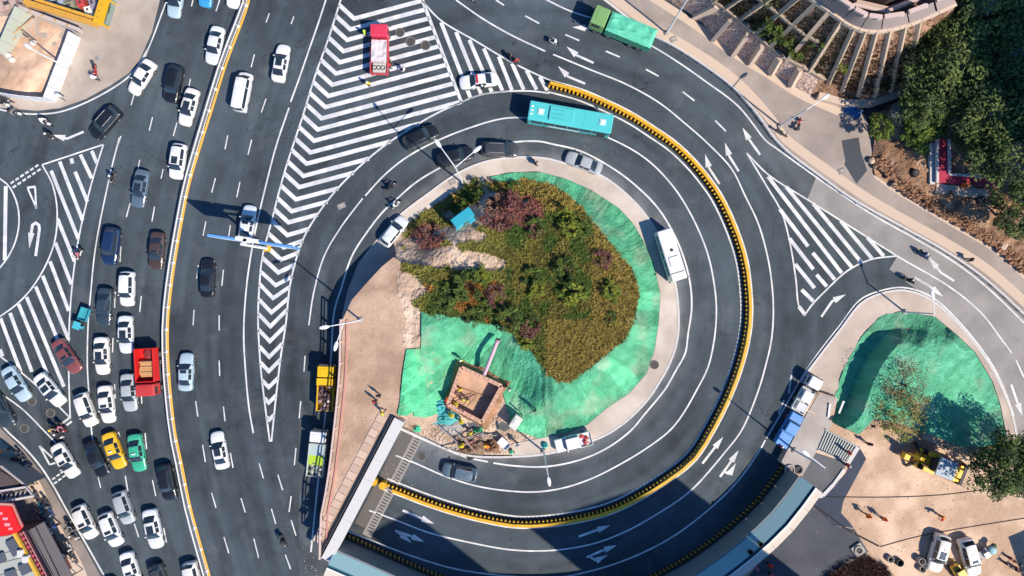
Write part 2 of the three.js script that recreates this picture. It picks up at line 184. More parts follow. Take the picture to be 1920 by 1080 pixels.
// chevron field
const CL = [[640, -4], [615, 75], [590, 145], [567, 220], [550, 271], [530, 335], [510, 412], [492, 482], [486, 542], [484, 602], [489, 690], [496, 752], [506, 828]];
const CR = [[791, -2], [865, 191]], CR2 = [[955, 171], [905, 177], [852, 197], [805, 220], [728, 268], [680, 307], [630, 357], [590, 410], [570, 445], [555, 487], [543, 540], [536, 607], [527, 665], [518, 740], [509, 828]];
line(CL, .22); line(CR, .42); line(CR2, .22);
const CRall = [[791, -40], ...CR, [862, 194], ...CR2.slice(2)];
const hit = (x, y, dx, dy, pl) => { let best = 1e9; for (let i = 1; i < pl.length; i++) { const [ax, ay] = pl[i - 1], [bx, by] = pl[i], ex = bx - ax, ey = by - ay, den = dx * ey - dy * ex; if (Math.abs(den) < 1e-9) continue; const t = ((ax - x) * ey - (ay - y) * ex) / den, u = ((ax - x) * dy - (ay - y) * dx) / den; if (t > 0 && u >= -.001 && u <= 1.001) best = Math.min(best, t); } return best; };
const miter = (pts, w) => { const v = toV(pts); const o = []; for (const sg of [1, -1]) { const side = []; for (let i = 0; i < v.length; i++) { const d0 = i ? v[i].clone().sub(v[i - 1]).normalize() : null, d1 = i < v.length - 1 ? v[i + 1].clone().sub(v[i]).normalize() : null; const d = d0 && d1 ? d0.clone().add(d1).normalize() : (d0 || d1); const k = d0 && d1 ? 1 / Math.max(.3, d.dot(d0)) : 1; side.push(new THREE.Vector3(v[i].x - d.z * sg * w / 2 * k, 0, v[i].z + d.x * sg * w / 2 * k)); } o.push(sg > 0 ? side : side.reverse()); } return [...o[0], ...o[1]]; };
[[679, -25], [672, -5], [669, 15], [664, 35], [657, 55], [651, 75], [644, 96], [637, 117], [630, 138], [623, 159], [616, 180], [610, 201], [603, 222], [596, 243], [589, 264], [582, 286], [575, 307], [569, 330], [561, 351], [555, 374], [547, 396], [541, 417], [539, 441], [532, 464], [527, 487], [522, 511], [517, 535], [512, 559], [509, 586], [507, 612], [506, 640], [505, 669], [504, 696], [504, 726], [504, 755], [505, 787]].forEach(([x, y]) => {
  const sr = y < 430 ? .265 : y < 540 ? lerp(.265, .55, (y - 430) / 110) : Math.min(1, lerp(.55, 1, (y - 540) / 70)), sl = y < 540 ? .92 : 1.05;
  const t1 = hit(x, y, -1, -sl, CL), t2 = hit(x, y, 1, -sr, CRall); if (t1 > 400 || t2 > 400) return;
  const p = [[x - t1, y - sl * t1], [x, y], [x + t2, y - sr * t2]]; if (y < 5) p[2] = [x + Math.min(t2, 110), y - sr * Math.min(t2, 110)];
  obj('hatch_stripe', sheetV(miter(p, y < 520 ? .56 : .5), MY), Mt.paint, road);
});
// triangle with the patrol car
line([[792, 2], [825, 37], [892, 77], [960, 117], [1030, 150], [1060, 161]], .2); line([[865, 191], [905, 177], [955, 171], [1000, 171], [1030, 175]], .2);
const stripes = (list, w) => { for (const s of list) { const n = s.split(',').map(Number); obj('hatch_stripe', ribbonV(toV([[n[0], n[1]], [n[2], n[3]]]), w, MY + .003), Mt.paint, markParent); } };
stripes(['827,42,882,183', '855,60,902,176', '880,75,922,172', '907,91,942,170', '935,106,960,169', '960,119,982,168', '987,132,1006,168', '1012,144,1026,170'], .5);
stripes(['1440,331,1578,512', '1474,350,1597,501', '1525,382,1615,492', '1576,414,1635,485', '1626,445,1657,480', '1462,392,1515,462', '1524,474,1565,524', '1480,447,1525,505', '1531,515,1550,537', '1491,495,1527,540', '1503,543,1525,565', '1498,575,1508,588'], .5);
// left-hand hatched islands
line([[79, 309], [194, 271]], .2); line([[194, 271], [175, 332], [160, 390], [147, 450], [137, 520], [131, 590], [129, 640], [129, 700], [131, 765], [132, 785]], .2); line([[79, 309], [97, 342], [106, 380], [107, 420], [102, 455], [87, 495], [60, 540], [32, 570], [-5, 597]], .2); line([[-5, 664], [42, 700], [95, 747], [130, 782]], .2);
stripes(['172,283,182,306', '151,290,172,334', '134,297,136,307', '141,322,164,378', '112,303,155,413', '96,320,147,448', '108,410,140,490', '104,455,134,533', '94,490,129,583', '80,517,129,637', '67,537,128,685', '50,557,120,725', '35,570,108,748', '19,587,60,697', '1,597,39,697', '0,655,5,668'], .48);
line([[-5, 332], [15, 347], [30, 375], [36, 410], [30, 450], [15, 482], [-5, 508]], .2); stripes(['11,349,9,488'], .5);
for (const o of [-4, 4]) for (let i = 0; i < 6; i++) { const t = i / 6, u = (i + .68) / 6; dash([lerp(22, 77, t) + o * .5, lerp(348, 311, t) + o], [lerp(22, 77, u) + o * .5, lerp(348, 311, u) + o], .28); }
line([[-5, 733], [42, 767], [82, 807], [112, 838]], .17); line([[-5, 787], [15, 810], [45, 838], [75, 873], [100, 911], [125, 956], [160, 1017], [199, 1086]], .22);
line([[-5, 204], [25, 211], [70, 214], [112, 210], [162, 192], [212, 165], [240, 145], [260, 122], [277, 92]], .2);
for (const o of [0, 8]) for (let i = 0; i < 3; i++) dash([98 + i * 8 + o * .4, 899 - i * 6 + o], [104 + i * 8 + o * .4, 895 - i * 6 + o], .22);
for (const o of [0, 7]) dash([118 + o, 793 + o * .6], [131 + o * .5, 783 + o], .3);
// arrows
const arrow = (paths, w = .3, hl = 1.75, hw = .86) => { const gs = []; for (const p of paths) { const v = toV(p), n = v.length, d = v[n - 1].clone().sub(v[n - 2]).normalize(), base = v[n - 1].clone().addScaledVector(d, -hl), s = new THREE.Vector3(-d.z, 0, d.x); const sh = [...v.slice(0, n - 1), base]; if (base.clone().sub(v[n - 2]).dot(d) <= 0) sh.splice(n - 2, 1); if (sh.length > 1) gs.push(sheetV(miter(sh.map(q => [q.x * S + 960, q.z * S + 540]), w), MY)); gs.push(sheetV([v[n - 1], base.clone().addScaledVector(s, hw / 2), base.clone().addScaledVector(s, -hw / 2)], MY + .003)); } return obj('direction_arrow', mg(gs), Mt.paint, markParent); };
arrow([[[1113, 118], [1082, 104], [1062, 87]]]); arrow([[[1097, 157], [1066, 144], [1046, 124]]]); arrow([[[1130, 62], [1104, 53], [1073, 51]]]); arrow([[[1425, 290], [1405, 262], [1392, 239]]]); arrow([[[1385, 321], [1368, 294], [1359, 267]]]); arrow([[[1349, 345], [1330, 316], [1322, 289]]]);
markParent = oldRoad; arrow([[[1789, 527], [1764, 511], [1741, 482]]]); arrow([[[1715, 520], [1742, 536], [1768, 556]]]); arrow([[[1896, 721], [1906, 750], [1917, 780]]]); markParent = road;
arrow([[[1540, 594], [1560, 565], [1586, 552]]]); arrow([[[1317, 869], [1356, 819]]]); arrow([[[1350, 894], [1366, 872], [1385, 844]], [[1358, 884], [1374, 878], [1380, 868]]]); arrow([[[1085, 1006], [1144, 985]]]); arrow([[[1100, 1045], [1125, 1034], [1157, 1022]], [[1106, 1044], [1128, 1046], [1140, 1040]]]); arrow([[[755, 957], [814, 982]]]); arrow([[[741, 995], [765, 1003], [796, 1016]], [[743, 996], [762, 1010], [772, 1018]]]);
arrow([[[157, 247], [126, 260], [98, 253]]], .3); arrow([[[67, 480], [74, 430], [73, 422], [67, 418], [61, 422], [59, 435], [55, 466]]], .38, 2.1);
line([[51, 352], [67, 350], [69, 393], [51, 352]].slice(0, 2), .3); stripes(['52,353,69,391', '66,352,68,391', '74,836,93,871', '93,871,104,868', '75,837,98,858'], .24);
stripes(['25,779,22,792', '22,792,29,796', '22,782,14,786'], .2);
// joint lines and manholes
const man = (px, py, r, h = 0) => { const p = P(px, py, h), t = thing('manhole_cover', `round iron manhole cover ${man.n[man.i++] || ''}`.trim(), 'manhole', p.setY(h + .018)); const g = new THREE.CylinderGeometry(r, r, .03, 28), ring = new THREE.TorusGeometry(r * 1.12, r * .12, 6, 28); ring.rotateX(Math.PI / 2); obj('cover', g, M([.07, .065, .06], .8), t); obj('rim', ring, M([.2, .19, .18], .8), t); };
man.i = 0; man.n = ['nearest the red truck cab in the chevrons', 'in the middle of the row beside the red truck', 'farthest from the red truck in the row of three', 'alone in the ramp lane by the dark sedan', 'on the lane behind the white car by the lower left hatching', 'on the left lane beside the pale blue car', 'on the lower left lane before the scooters', 'on the pavement by the tree pit of the round island'];
for (const a of [[750, 61, .52], [770, 78, .55], [798, 85, .55], [791, 855, .5], [95, 774, .5], [60, 752, .5], [46, 803, .5]]) man(...a); man(1227, 684, .5, .14);
// ---------- median fence of the main road ----------
{
  const t = thing('median_fence', 'long white railing down the middle of the main road beside the yellow line', 'fence', P(320, 540));
  const v = curve(DIV, 0, 3).map(p => p.sub(t.position)), up = new THREE.Vector3(0, 1, 0);
  for (let i = 0; i < v.length; i++) {
    obj('post', mg([bar(v[i].clone(), v[i].clone().setY(1.12), .05, .05, 8), box(v[i].x, .06, v[i].z, .34, .1, .34, .03)]), Mt.white, t);
    if (!i) continue; const a = v[i - 1], b = v[i], gs = [beam(a.clone().setY(1.06), b.clone().setY(1.06), .16, .07), beam(a.clone().setY(.95), b.clone().setY(.95), .06, .05), beam(a.clone().setY(.16), b.clone().setY(.16), .07, .06)];
    for (let k = 1; k < 14; k++) { const p = a.clone().lerp(b, k / 14); gs.push(beam(p.clone().setY(.16), p.clone().setY(.98), .03, .03)); }
    obj('rail_panel', mg(gs), Mt.white, t);
  }
}
// ---------- yellow barrier round the loop ----------
{
  const t = thing('yellow_barrier', 'curved yellow lane barrier with dark teeth between the inner and outer loop lanes', 'barrier', P(1400, 560));
  const off = d => bOff(d).map(p => p.sub(t.position)), c = off(-.16), s = off(.21), b0 = off(.1), gr = off(-.42);
  obj('base', ribbonV(b0, .66, .03), Mt.black, t);
  for (let i = 2; i < c.length; i += 2) obj('rail', beam(c[i - 2].clone().setY(.75), c[i].clone().lerp(c[i - 1], .02).setY(.75), .38, .3), Mt.yel, t);
  for (let i = 2; i < c.length; i += 2) obj('guard_rail', beam(gr[i - 2].clone().setY(.5), gr[i].clone().setY(.5), .1, .12), Mt.yel2, t);
  const cv = new THREE.CatmullRomCurve3(s); const n = Math.round(cv.getLength() / .56); const g = new THREE.BoxGeometry(.22, .5, .3);
  for (let i = 0; i < n; i++) { const p = cv.getPointAt(i / n), d = cv.getTangentAt(i / n); const m = obj('slat', g, Mt.yel, t); m.position.set(p.x, .38, p.z); m.rotation.y = -Math.atan2(d.z, d.x); }
  for (const [px, py] of [[703, 900], [720, 907]]) { const p = P(px, py).sub(t.position); const g2 = new THREE.CylinderGeometry(.5, .55, 1.0, 20); g2.translate(p.x, .5, p.z); obj('crash_drum', g2, Mt.yel, t); }
}
// ---------- yellow-black fence and outer retaining wall ----------
const shiftL = (v, d) => v.map((p, i) => { const a = v[Math.max(0, i - 1)], b = v[Math.min(v.length - 1, i + 1)], l = Math.hypot(b.x - a.x, b.z - a.z); return new THREE.Vector3(p.x - (b.z - a.z) / l * d, 0, p.z + (b.x - a.x) / l * d); });
{
  const w = thing('retaining_wall', 'long curved retaining wall with sloping teal panels and a cream coping at the foot of the picture', 'wall', P(960, 1150));
  const v = curve(WALLP, 0, 3).map(p => p.sub(w.position));
  const mid = P(960, 600).sub(w.position); const d1 = shiftL(v, 1)[4].distanceTo(mid) > v[4].distanceTo(mid) ? 1 : -1;
  const o0 = shiftL(v, 0), o1 = shiftL(v, d1 * .3), o2 = shiftL(v, d1 * .55), o3 = shiftL(v, d1 * 1.0), o4 = shiftL(v, d1 * 1.25);
  const quad = (a, b, ya, yb, i) => { const g = new THREE.BufferGeometry(); const p = [a[i], a[i + 1], b[i], b[i + 1]]; g.setAttribute('position', new THREE.Float32BufferAttribute([p[0].x, ya, p[0].z, p[1].x, ya, p[1].z, p[2].x, yb, p[2].z, p[3].x, yb, p[3].z], 3)); g.setIndex([0, 1, 2, 1, 3, 2]); const n = g.toNonIndexed(); n.computeVertexNormals(); if (n.attributes.normal.getY(0) < -.01) { g.setIndex([0, 2, 1, 1, 2, 3]); const k = g.toNonIndexed(); k.computeVertexNormals(); return uvM(k); } return uvM(n); };
  for (let i = 0; i < v.length - 1; i++) {
    obj('wall_panel', beam(o0[i].clone().setY(2.05), o0[i + 1].clone().lerp(o0[i], .01).setY(2.05), .24, 4.1), M([.2, .22, .23], .85), w);
    obj('panel', quad(shiftL(v, d1 * .1), shiftL(v, d1 * 1.6), 4.12, 4.9, i), Mt.teal, w);
    obj('panel_edge', beam(shiftL(v, d1 * 1.85)[i].clone().setY(4.2), shiftL(v, d1 * 1.85)[i + 1].clone().setY(4.2), .4, .9), Mt.tealD, w);
    obj('coping', beam(shiftL(v, d1 * 2.65)[i].clone().setY(4.5), shiftL(v, d1 * 2.65)[i + 1].clone().lerp(shiftL(v, d1 * 2.65)[i], .01).setY(4.5), 1.0, .6), M([.66, .58, .50], .85), w);
    obj('lip', beam(shiftL(v, d1 * 2.1)[i].clone().setY(4.86), shiftL(v, d1 * 2.1)[i + 1].clone().setY(4.86), .16, .12), Mt.white, w);
  }
  const f = thing('striped_fence', 'low black and yellow striped guard fence inside the outer retaining wall', 'fence', P(960, 1140));
  const fv = curve([[650, 1001], [700, 1023], [760, 1050], [830, 1079], [900, 1096], [1000, 1106], [1100, 1104], [1180, 1090], [1220, 1079], [1300, 1034], [1365, 985], [1420, 932], [1468, 868], [1490, 832], [1510, 797]], 0, .6).map(p => p.sub(f.position));
  for (let i = 1; i < fv.length; i += 4) { const a = fv[i - 1], b = fv[Math.min(fv.length - 1, i + 3)]; obj('rail', mg([beam(a.clone().setY(.35), b.clone().setY(.35), .26, .55), beam(a.clone().setY(.95), b.clone().setY(.95), .08, .07)]), Mt.black, f); }
  const sgm = new THREE.BoxGeometry(.2, .34, .5);
  for (let i = 1; i < fv.length - 1; i++) { const d = fv[i + 1].clone().sub(fv[i]); const m = obj('slat', sgm, Mt.yel2, f); m.position.set(fv[i].x, .5, fv[i].z); m.rotation.y = -Math.atan2(d.z, d.x) + .5; }
  const gs = curve([[668, 1010], [705, 1026], [770, 1055], [850, 1088]], 0, 1), gs2 = curve([[1240, 1080], [1310, 1042], [1372, 996], [1432, 938], [1478, 878]], 0, 1);
  struct('kerb', mg([ribbonV(gs, .3, .12), ribbonV(gs2, .3, .12)]), Mt.paleconc);
}
// ---------- raised plaza, portal beam, railing ----------
const PLZ = [[642, 600], [641, 640], [640, 690], [634, 760], [624, 850], [616, 910], [606, 960], [603, 1042], [612, 1046], [748, 785], [762, 700], [762, 640], [754, 560], [750, 490], [738, 482], [716, 500], [688, 530], [660, 562]];
struct('pavement', slab([[737, 416], [704, 452], [672, 494], [652, 545], [640, 602], [662, 600], [672, 560], [700, 528], [728, 500], [756, 480], [754, 444]], -.04, .14, 0), (() => { const m = Mt.conc.clone(); m.color = C(1.2, 1.1, 1.02); return m; })());
{
  const pz = struct('plaza', slab(PLZ, 0, 3.7), (() => { const m = Mt.sand.clone(); m.color = C(.82, .75, .71); return m; })());
  const A = P(748, 785, 3.7), B = P(612, 1046, 3.7), d = B.clone().sub(A), L = d.length(); d.normalize(); const s = new THREE.Vector3(-d.z, 0, d.x); if (s.x > 0) s.negate();
  const at = (u, k, y) => A.clone().addScaledVector(d, u).addScaledVector(s, k).setY(y);
  const tm = [M([.56, .42, .33], .85), M([.50, .37, .29], .85), M([.60, .46, .36], .85)];
  for (let u = .6, i = 0; u < L - 1.5; u += 1.02, i++) { const g = new THREE.BoxGeometry(.9, .1, 1.05); const m = obj('paving_tile', g, tm[i * 7 % 3], pz); m.position.copy(at(u + .5, 2.1, 3.73)); m.rotation.y = -Math.atan2(d.z, d.x); }
  const pb = thing('portal_beam', 'straight pale concrete parapet beam over the tunnel mouth beside the brown plaza', 'beam', A.clone().setY(0));
  const rel = v => v.sub(pb.position);
  for (let i = 0; i < 7; i++) obj('beam_segment', beam(rel(at(L * i / 7, -.15, 3.6)), rel(at(L * (i + 1) / 7 - .02, -.15, 3.6)), 1.35, 1.4), Mt.paleconc, pb);
  obj('rail', mg([beam(rel(at(0, .78, 3.82)), rel(at(L, .78, 3.82)), .34, .3), bar(rel(at(0, .8, 4.15)), rel(at(L, .8, 4.15)), .06)]), Mt.dark, pb);
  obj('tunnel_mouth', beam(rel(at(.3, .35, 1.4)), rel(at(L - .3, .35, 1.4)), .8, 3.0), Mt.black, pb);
  // drains before the tunnel mouth
  const dr = struct('drain', ribbonV([at(.2, -1.75, 0), at(L - 4, -1.75, 0)], 1.5, .009), M([.13, .12, .11], .9)); obj('channel', ribbonV([at(.6, -3.2, 0), at(L - 3.2, -3.2, 0)], 1.3, .011), M([.30, .275, .26], .9), dr);
  const dg = new THREE.BoxGeometry(.16, .02, .75); for (let u = 1; u < L - 3.6; u += .42) { const m = obj('grate_slot', dg, Mt.dark, dr); m.position.copy(at(u, -3.25, .02)); m.rotation.y = -Math.atan2(d.z, d.x) + rr(-.1, .1); }
  // plaza edge railing
  const rl = thing('plaza_railing', 'pink and white edge railing of the brown plaza above the parked trucks', 'railing', P(615, 800, 3.7));
  const v = curve(PLZ.slice(0, 8), 3.7, 2.9).map(p => p.sub(rl.position).setY(0)), PK = M([.62, .47, .43], .7);
  for (let i = 0; i < v.length; i++) { obj('post', box(v[i].x, .45, v[i].z, .26, .95, .26, .03), PK, rl); if (i) { const a = v[i - 1], b = v[i]; obj('rail_panel', mg([beam(a.clone().setY(.95), b.clone().setY(.95), .16, .1), beam(a.clone().setY(.5), b.clone().setY(.5), .1, .1)]), PK, rl); obj('kerb_board', beam(a.clone().setY(.08).add(new THREE.Vector3(.62, 0, 0)), b.clone().setY(.08).add(new THREE.Vector3(.62, 0, 0)), .2, .16), Mt.pink, rl); } }
}
// ---------- round island: earth, nets, scrub ----------
const pitD = (x, y) => Math.hypot((x - 893) / 1.0, (y - 742) / 1.05);
function islH(x, y) {
  const d = dPl(x, y, ISL); let m = .05 + 3.3 * sst(40, 112, d) * sst(70, 150, pitD(x, y)); if (y > 700 && x < 985) m = Math.min(m, .1 + 3 * sst(985 - 130, 985, x) * sst(830, 700, y));
  const pl = 3.68 * (1 - sst(756, 838, x)) * sst(430, 520, y) * (1 - sst(778, 800, y)); return Math.max(m, pl) + .02;
}
const islN = (x, y) => islH(x, y) + (fbm(x * .05, y * .05, 4) - .5) * .5 * sst(30, 60, dPl(x, y, ISL));
const ISLT = [...ISL.slice(0, -1).map(([x, y]) => [x + (1000 - x) * .012, y + (590 - y) * .012]), [752, 798], [744, 782], [756, 720], [756, 640], [746, 560], [742, 470], [730, 425]];
const islandGround = struct('island_ground', field(ISLT, islN, 5), (() => { const m = Mt.sand.clone(); m.bumpMap = bumpA; m.bumpScale = .35; return m; })());
const BUSH = [[892, 341], [945, 343], [985, 338], [1030, 345], [1060, 365], [1090, 390], [1110, 415], [1130, 440], [1150, 465], [1172, 492], [1186, 505], [1196, 545], [1190, 592], [1172, 635], [1135, 665], [1110, 687], [1072, 712], [1047, 715], [1027, 702], [1010, 675], [990, 652], [960, 627], [945, 611], [880, 598], [835, 590], [790, 585], [770, 560], [752, 520], [757, 470], [755, 443], [767, 421], [792, 401], [830, 379]];
const netA = [[915, 332], ...ISLIN.slice(6, 23), [965, 806], [956, 785], [946, 748], [938, 715], [912, 690], [872, 680], [850, 700], [838, 742], [832, 772], [800, 783], [775, 781], [790, 640], [790, 585], [835, 590], [880, 598], [945, 611], [960, 627], [990, 652], [1010, 675], [1027, 702], [1047, 715], [1072, 712], [1110, 687], [1135, 665], [1172, 635], [1190, 592], [1196, 545], [1186, 505], [1172, 492], [1150, 465], [1130, 440], [1110, 415], [1090, 390], [1060, 365], [1030, 345], [985, 338], [945, 343]];
const wrk = (x, y) => { const a = Math.atan2(y - 560, x - 1000); const f = vn(a * 26 + fbm(x * .02, y * .02, 2) * 2.5, Math.hypot(x - 1000, y - 560) * .012); return .13 * (1 - Math.abs(f * 2 - 1)) + (fbm(x * .08, y * .08, 3) - .5) * .16; };
const netT = mott([.065, .36, .185], [.115, .49, .27], 10, 2.4, 9, .12), netB = bumpT(24, 5, 5);
const netStrips = (g, m) => {   // strips of net of different age, side by side
  const p = g.attributes.position, c = []; for (let i = 0; i < p.count; i++) { const px = p.getX(i) * S + 960, py = p.getZ(i) * S + 540, a = (Math.atan2(py - 560, px - 990) + 4) * 7.5 + fbm(px * .02, py * .02, 2) * .5, s = Math.floor(a), f = a - s, t = .72 + .5 * hsh(s, m), e = f < .05 ? 1.25 : 1, du = sst(.52, .75, fbm(px * .025, py * .025 + 30, 4)) * .9; c.push(t * e * lerp(1, 2.2, du), t * e * lerp(1, .92, du), t * e * lerp(1, 1.05, du)); } g.setAttribute('color', new THREE.Float32BufferAttribute(c, 3)); return g; };
const netM = new THREE.MeshStandardMaterial({ map: netT, bumpMap: netB, bumpScale: .12, roughness: .8, vertexColors: true });
{ const o = obj('debris_net', netStrips(field(netA, (x, y) => islH(x, y) + .13 + wrk(x, y), 2.5), 1), netM); tag(o, 'green dust net draped round the scrub on the round island', 'net'); }
{ const pl = [[762, 655], [788, 655], [798, 700], [799, 745], [784, 768], [762, 780], [745, 778], [750, 752], [755, 700]]; const o = obj('debris_net', netStrips(field(pl, (x, y) => islH(x, y) + .24 + (fbm(x * .06, y * .06, 3) - .5) * .2, 2.5), 4), (() => { const m = netM.clone(); m.color = C(1.1, 1.4, 1.25); return m; })()); tag(o, 'bright fresh green net strip on the bank beside the brown plaza', 'net'); }
{ const pl = [[770, 655], [800, 650], [850, 660], [842, 690], [834, 735], [828, 770], [790, 778], [800, 730], [796, 690]]; const o = obj('debris_net', netStrips(field(pl, (x, y) => islH(x, y) + .16 + (fbm(x * .09, y * .05, 3) - .5) * .3, 2.5), 9), (() => { const m = netM.clone(); m.color = C(1.7, .95, .95); return m; })()); tag(o, 'dusty pale green net left of the clay tank pit', 'net'); }
// scrub on the island
const bladeG = (n, l, w, sp) => { const pos = []; for (let i = 0; i < n; i++) { const a = i / n * 6.283 + R(), t = rr(.25, 1) * sp, hx = Math.cos(a) * t, hz = Math.sin(a) * t, hy = l * rr(.5, 1), sx = -Math.sin(a) * w, sz = Math.cos(a) * w, bx = hx * .25, bz = hz * .25, by = hy * .35; pos.push(bx - sx, by, bz - sz, bx + sx, by, bz + sz, hx + sx * .6, hy, hz + sz * .6, bx - sx, by, bz - sz, hx + sx * .6, hy, hz + sz * .6, hx - sx * .6, hy, hz - sz * .6); } const g = new THREE.BufferGeometry(); g.setAttribute('position', new THREE.Float32BufferAttribute(pos, 3)); g.computeVertexNormals(); return g; };
const leafM = new THREE.MeshStandardMaterial({ color: C(1, 1, 1), roughness: .9, side: THREE.DoubleSide });
const bare = (x, y) => { let b = -1; for (const [cx, cy, a, c] of [[840, 402, 16, 9], [925, 365, 14, 8], [985, 380, 10, 8], [760, 432, 10, 8], [892, 408, 42, 26], [860, 440, 66, 17], [805, 480, 66, 26], [905, 362, 13, 28], [895, 492, 62, 22], [765, 540, 40, 34], [780, 455, 30, 14]]) b = Math.max(b, 1 - Math.hypot((x - cx) / a, (y - cy) / c)); return b + (fbm(x * .04, y * .04, 3) - .5) * .7; };
function scrubCol(x, y) {
  const n = fbm(x * .035 + 3, y * .035, 3); let c = x > 1000 || y < 395 ? [.165, .125, .03] : [.12, .115, .025];
  if (y > 575 && x < 1025) c = [.075, .085, .016]; if (x > 950 && x < 1110 && y > 400 && y < 600) c = n > .5 ? [.045, .075, .012] : [.10, .09, .02];
  if (n < .4 && x < 1000) c = [.11, .10, .02]; const m = Math.min(Math.hypot((x - 935) / 42, (y - 396) / 36), Math.hypot((x - 806) / 34, (y - 443) / 22), Math.hypot((x - 990) / 30, (y - 400) / 30)); if (m < 1) c = [.15, .06, .045];
  if (y > 525 && x < 930 && x > 800) c = n > .55 ? [.18, .085, .02] : [.06, .08, .015]; const k = rr(1.2, 2.9); return C(c[0] * k, c[1] * k, c[2] * k);
}
function scatter(name, poly, n, hf, colf, skip, g, sc, label, cat, lim) {
  const xs = poly.map(p => p[0]), ys = poly.map(p => p[1]), pts = []; for (let i = 0; i < n * 6 && pts.length < n; i++) { const x = rr(Math.min(...xs), Math.max(...xs)), y = rr(Math.min(...ys), Math.max(...ys)); if (inP(x, y, poly) && !(skip && skip(x, y))) pts.push([x, y]); }
  const im = new THREE.InstancedMesh(g, leafM, pts.length), o = new THREE.Object3D(); pts.forEach(([x, y], i) => { o.position.copy(P(x, y, hf(x, y))); o.rotation.set(rr(-.25, .25), rr(0, 6.28), rr(-.25, .25)); o.scale.setScalar(rr(sc * .6, sc * 1.3)); o.updateMatrix(); im.setMatrixAt(i, o.matrix); im.setColorAt(i, colf(x, y)); });
  im.name = numbered(name); im.castShadow = im.receiveShadow = true; im.userData.kind = 'stuff'; im.userData.label = label; im.userData.category = cat; scene.add(im); return im;
}
scatter('scrub_vegetation', BUSH, 15000, (x, y) => islN(x, y), scrubCol, (x, y) => bare(x, y) > .12, bladeG(14, .5, .05, .5), .8, 'ochre and olive scrub covering the middle of the round island', 'scrub');
// leafy crowns
function crown(rad, ry, nCl, nLeaf, leaf, cols, seedv) {
  const sv = seed; seed = seedv; const pos = [], col = []; const cl = []; for (let i = 0; i < nCl; i++) { const a = rr(0, 6.283), u = rr(-.35, 1), r = Math.sqrt(Math.max(0, 1 - u * u)) * rr(.55, 1.05); cl.push([Math.cos(a) * r * rad, u * ry * rr(.6, 1), Math.sin(a) * r * rad, rr(.16, .34) * rad, R()]); }
  for (let i = 0; i < nLeaf; i++) { const c = cl[i % nCl], a = rr(0, 6.283), u = rr(-1, 1), q = Math.sqrt(1 - u * u), k = Math.cbrt(R()) * c[3], x = c[0] + Math.cos(a) * q * k, y = c[1] + u * k * .8, z = c[2] + Math.sin(a) * q * k; const e = new THREE.Euler(rr(-.9, .9), rr(0, 6.28), rr(-.9, .9)), l = leaf * rr(.6, 1.4), w = l * .42; const pt = [[-l, 0, 0], [0, .12 * l, w], [0, .12 * l, -w], [l, -.1 * l, 0]].map(p => new THREE.Vector3(...p).applyEuler(e)); const f = (p) => pos.push(p.x + x, p.y + y, p.z + z); f(pt[0]); f(pt[1]); f(pt[2]); f(pt[1]); f(pt[3]); f(pt[2]); const cc = cols[c[4] * cols.length | 0], m = rr(.6, 1.4); for (let j = 0; j < 6; j++) col.push(cc[0] * m, cc[1] * m, cc[2] * m); }
  const g = new THREE.BufferGeometry(); g.setAttribute('position', new THREE.Float32BufferAttribute(pos, 3)); g.setAttribute('color', new THREE.Float32BufferAttribute(col, 3)); g.computeVertexNormals(); seed = sv; return g;
}
const vcM = new THREE.MeshStandardMaterial({ vertexColors: true, roughness: .85, side: THREE.DoubleSide });
function tree(name, label, cat, px, py, base, hc, rad, g, group) {   // crown centre seen at (px, py), hc above the base
  const p = P(px, py, base + hc), t = thing(name, label, cat, p.clone().setY(base), 0, group); obj('crown', g.g, vcM, t).position.y = hc; const k = t.children[0]; k.scale.setScalar(rad / g.r);
  const gs = [bar(new THREE.Vector3(0, -.3, 0), new THREE.Vector3(.1 * rad, hc * .8, 0), .045 * rad + .06, .03 * rad)]; for (let i = 0; i < 6; i++) { const a = i * 1.05 + .3; gs.push(bar(new THREE.Vector3(.06 * rad, hc * .5, 0), new THREE.Vector3(Math.cos(a) * rad * .6, hc * .95 + rad * .15, Math.sin(a) * rad * .6), .025 * rad, .008 * rad, 6)); } obj('trunk', mg(gs), Mt.bark, t); k.rotation.y = px * .37 + py; return t;
}
const shrG = { r: 1.6, g: crown(1.6, 1.1, 22, 900, .15, [[.06, .11, .015], [.10, .15, .02], [.04, .07, .012]], 11) }, marG = { r: 1.6, g: crown(1.6, 1, 22, 900, .13, [[.17, .06, .055], [.12, .04, .045], [.2, .1, .07]], 12) }, limG = { r: 1.6, g: crown(1.6, 1.1, 20, 800, .15, [[.20, .22, .02], [.14, .19, .02]], 13) };
const shSeen = {}; for (let i = 0, k = 0; k < 22 && i < 600; i++) { const x = rr(770, 1180), y = rr(350, 700); if (!inP(x, y, BUSH) || bare(x, y) > -.1) continue; const g = [shrG, limG, shrG, marG, shrG][(k + 1) % 5], where = (y < 460 ? 'upper' : y < 580 ? 'middle' : 'lower') + ' ' + (x < 860 ? 'left' : x < 960 ? 'inner left' : x < 1050 ? 'inner right' : 'right'), sl = `small ${g == marG ? 'maroon' : g == limG ? 'yellow-green' : 'green'} shrub in the ${where} part of the island scrub`; if (shSeen[sl]) { if (i > 300) k++; continue; } shSeen[sl] = 1; k++; const r = rr(.8, 1.5), p = P(x, y, islH(x, y) + r * .4), t = thing('island_shrub', sl, 'shrub', p); const m = obj('crown', g.g, vcM, t); m.scale.setScalar(r / 1.6); m.rotation.y = k * 2.1; obj('stem', bar(new THREE.Vector3(0, -r * .6, 0), new THREE.Vector3(0, r * .4, 0), .06, .03), Mt.bark, t); }
const ih = (x, y) => islH(x, y) - .1;
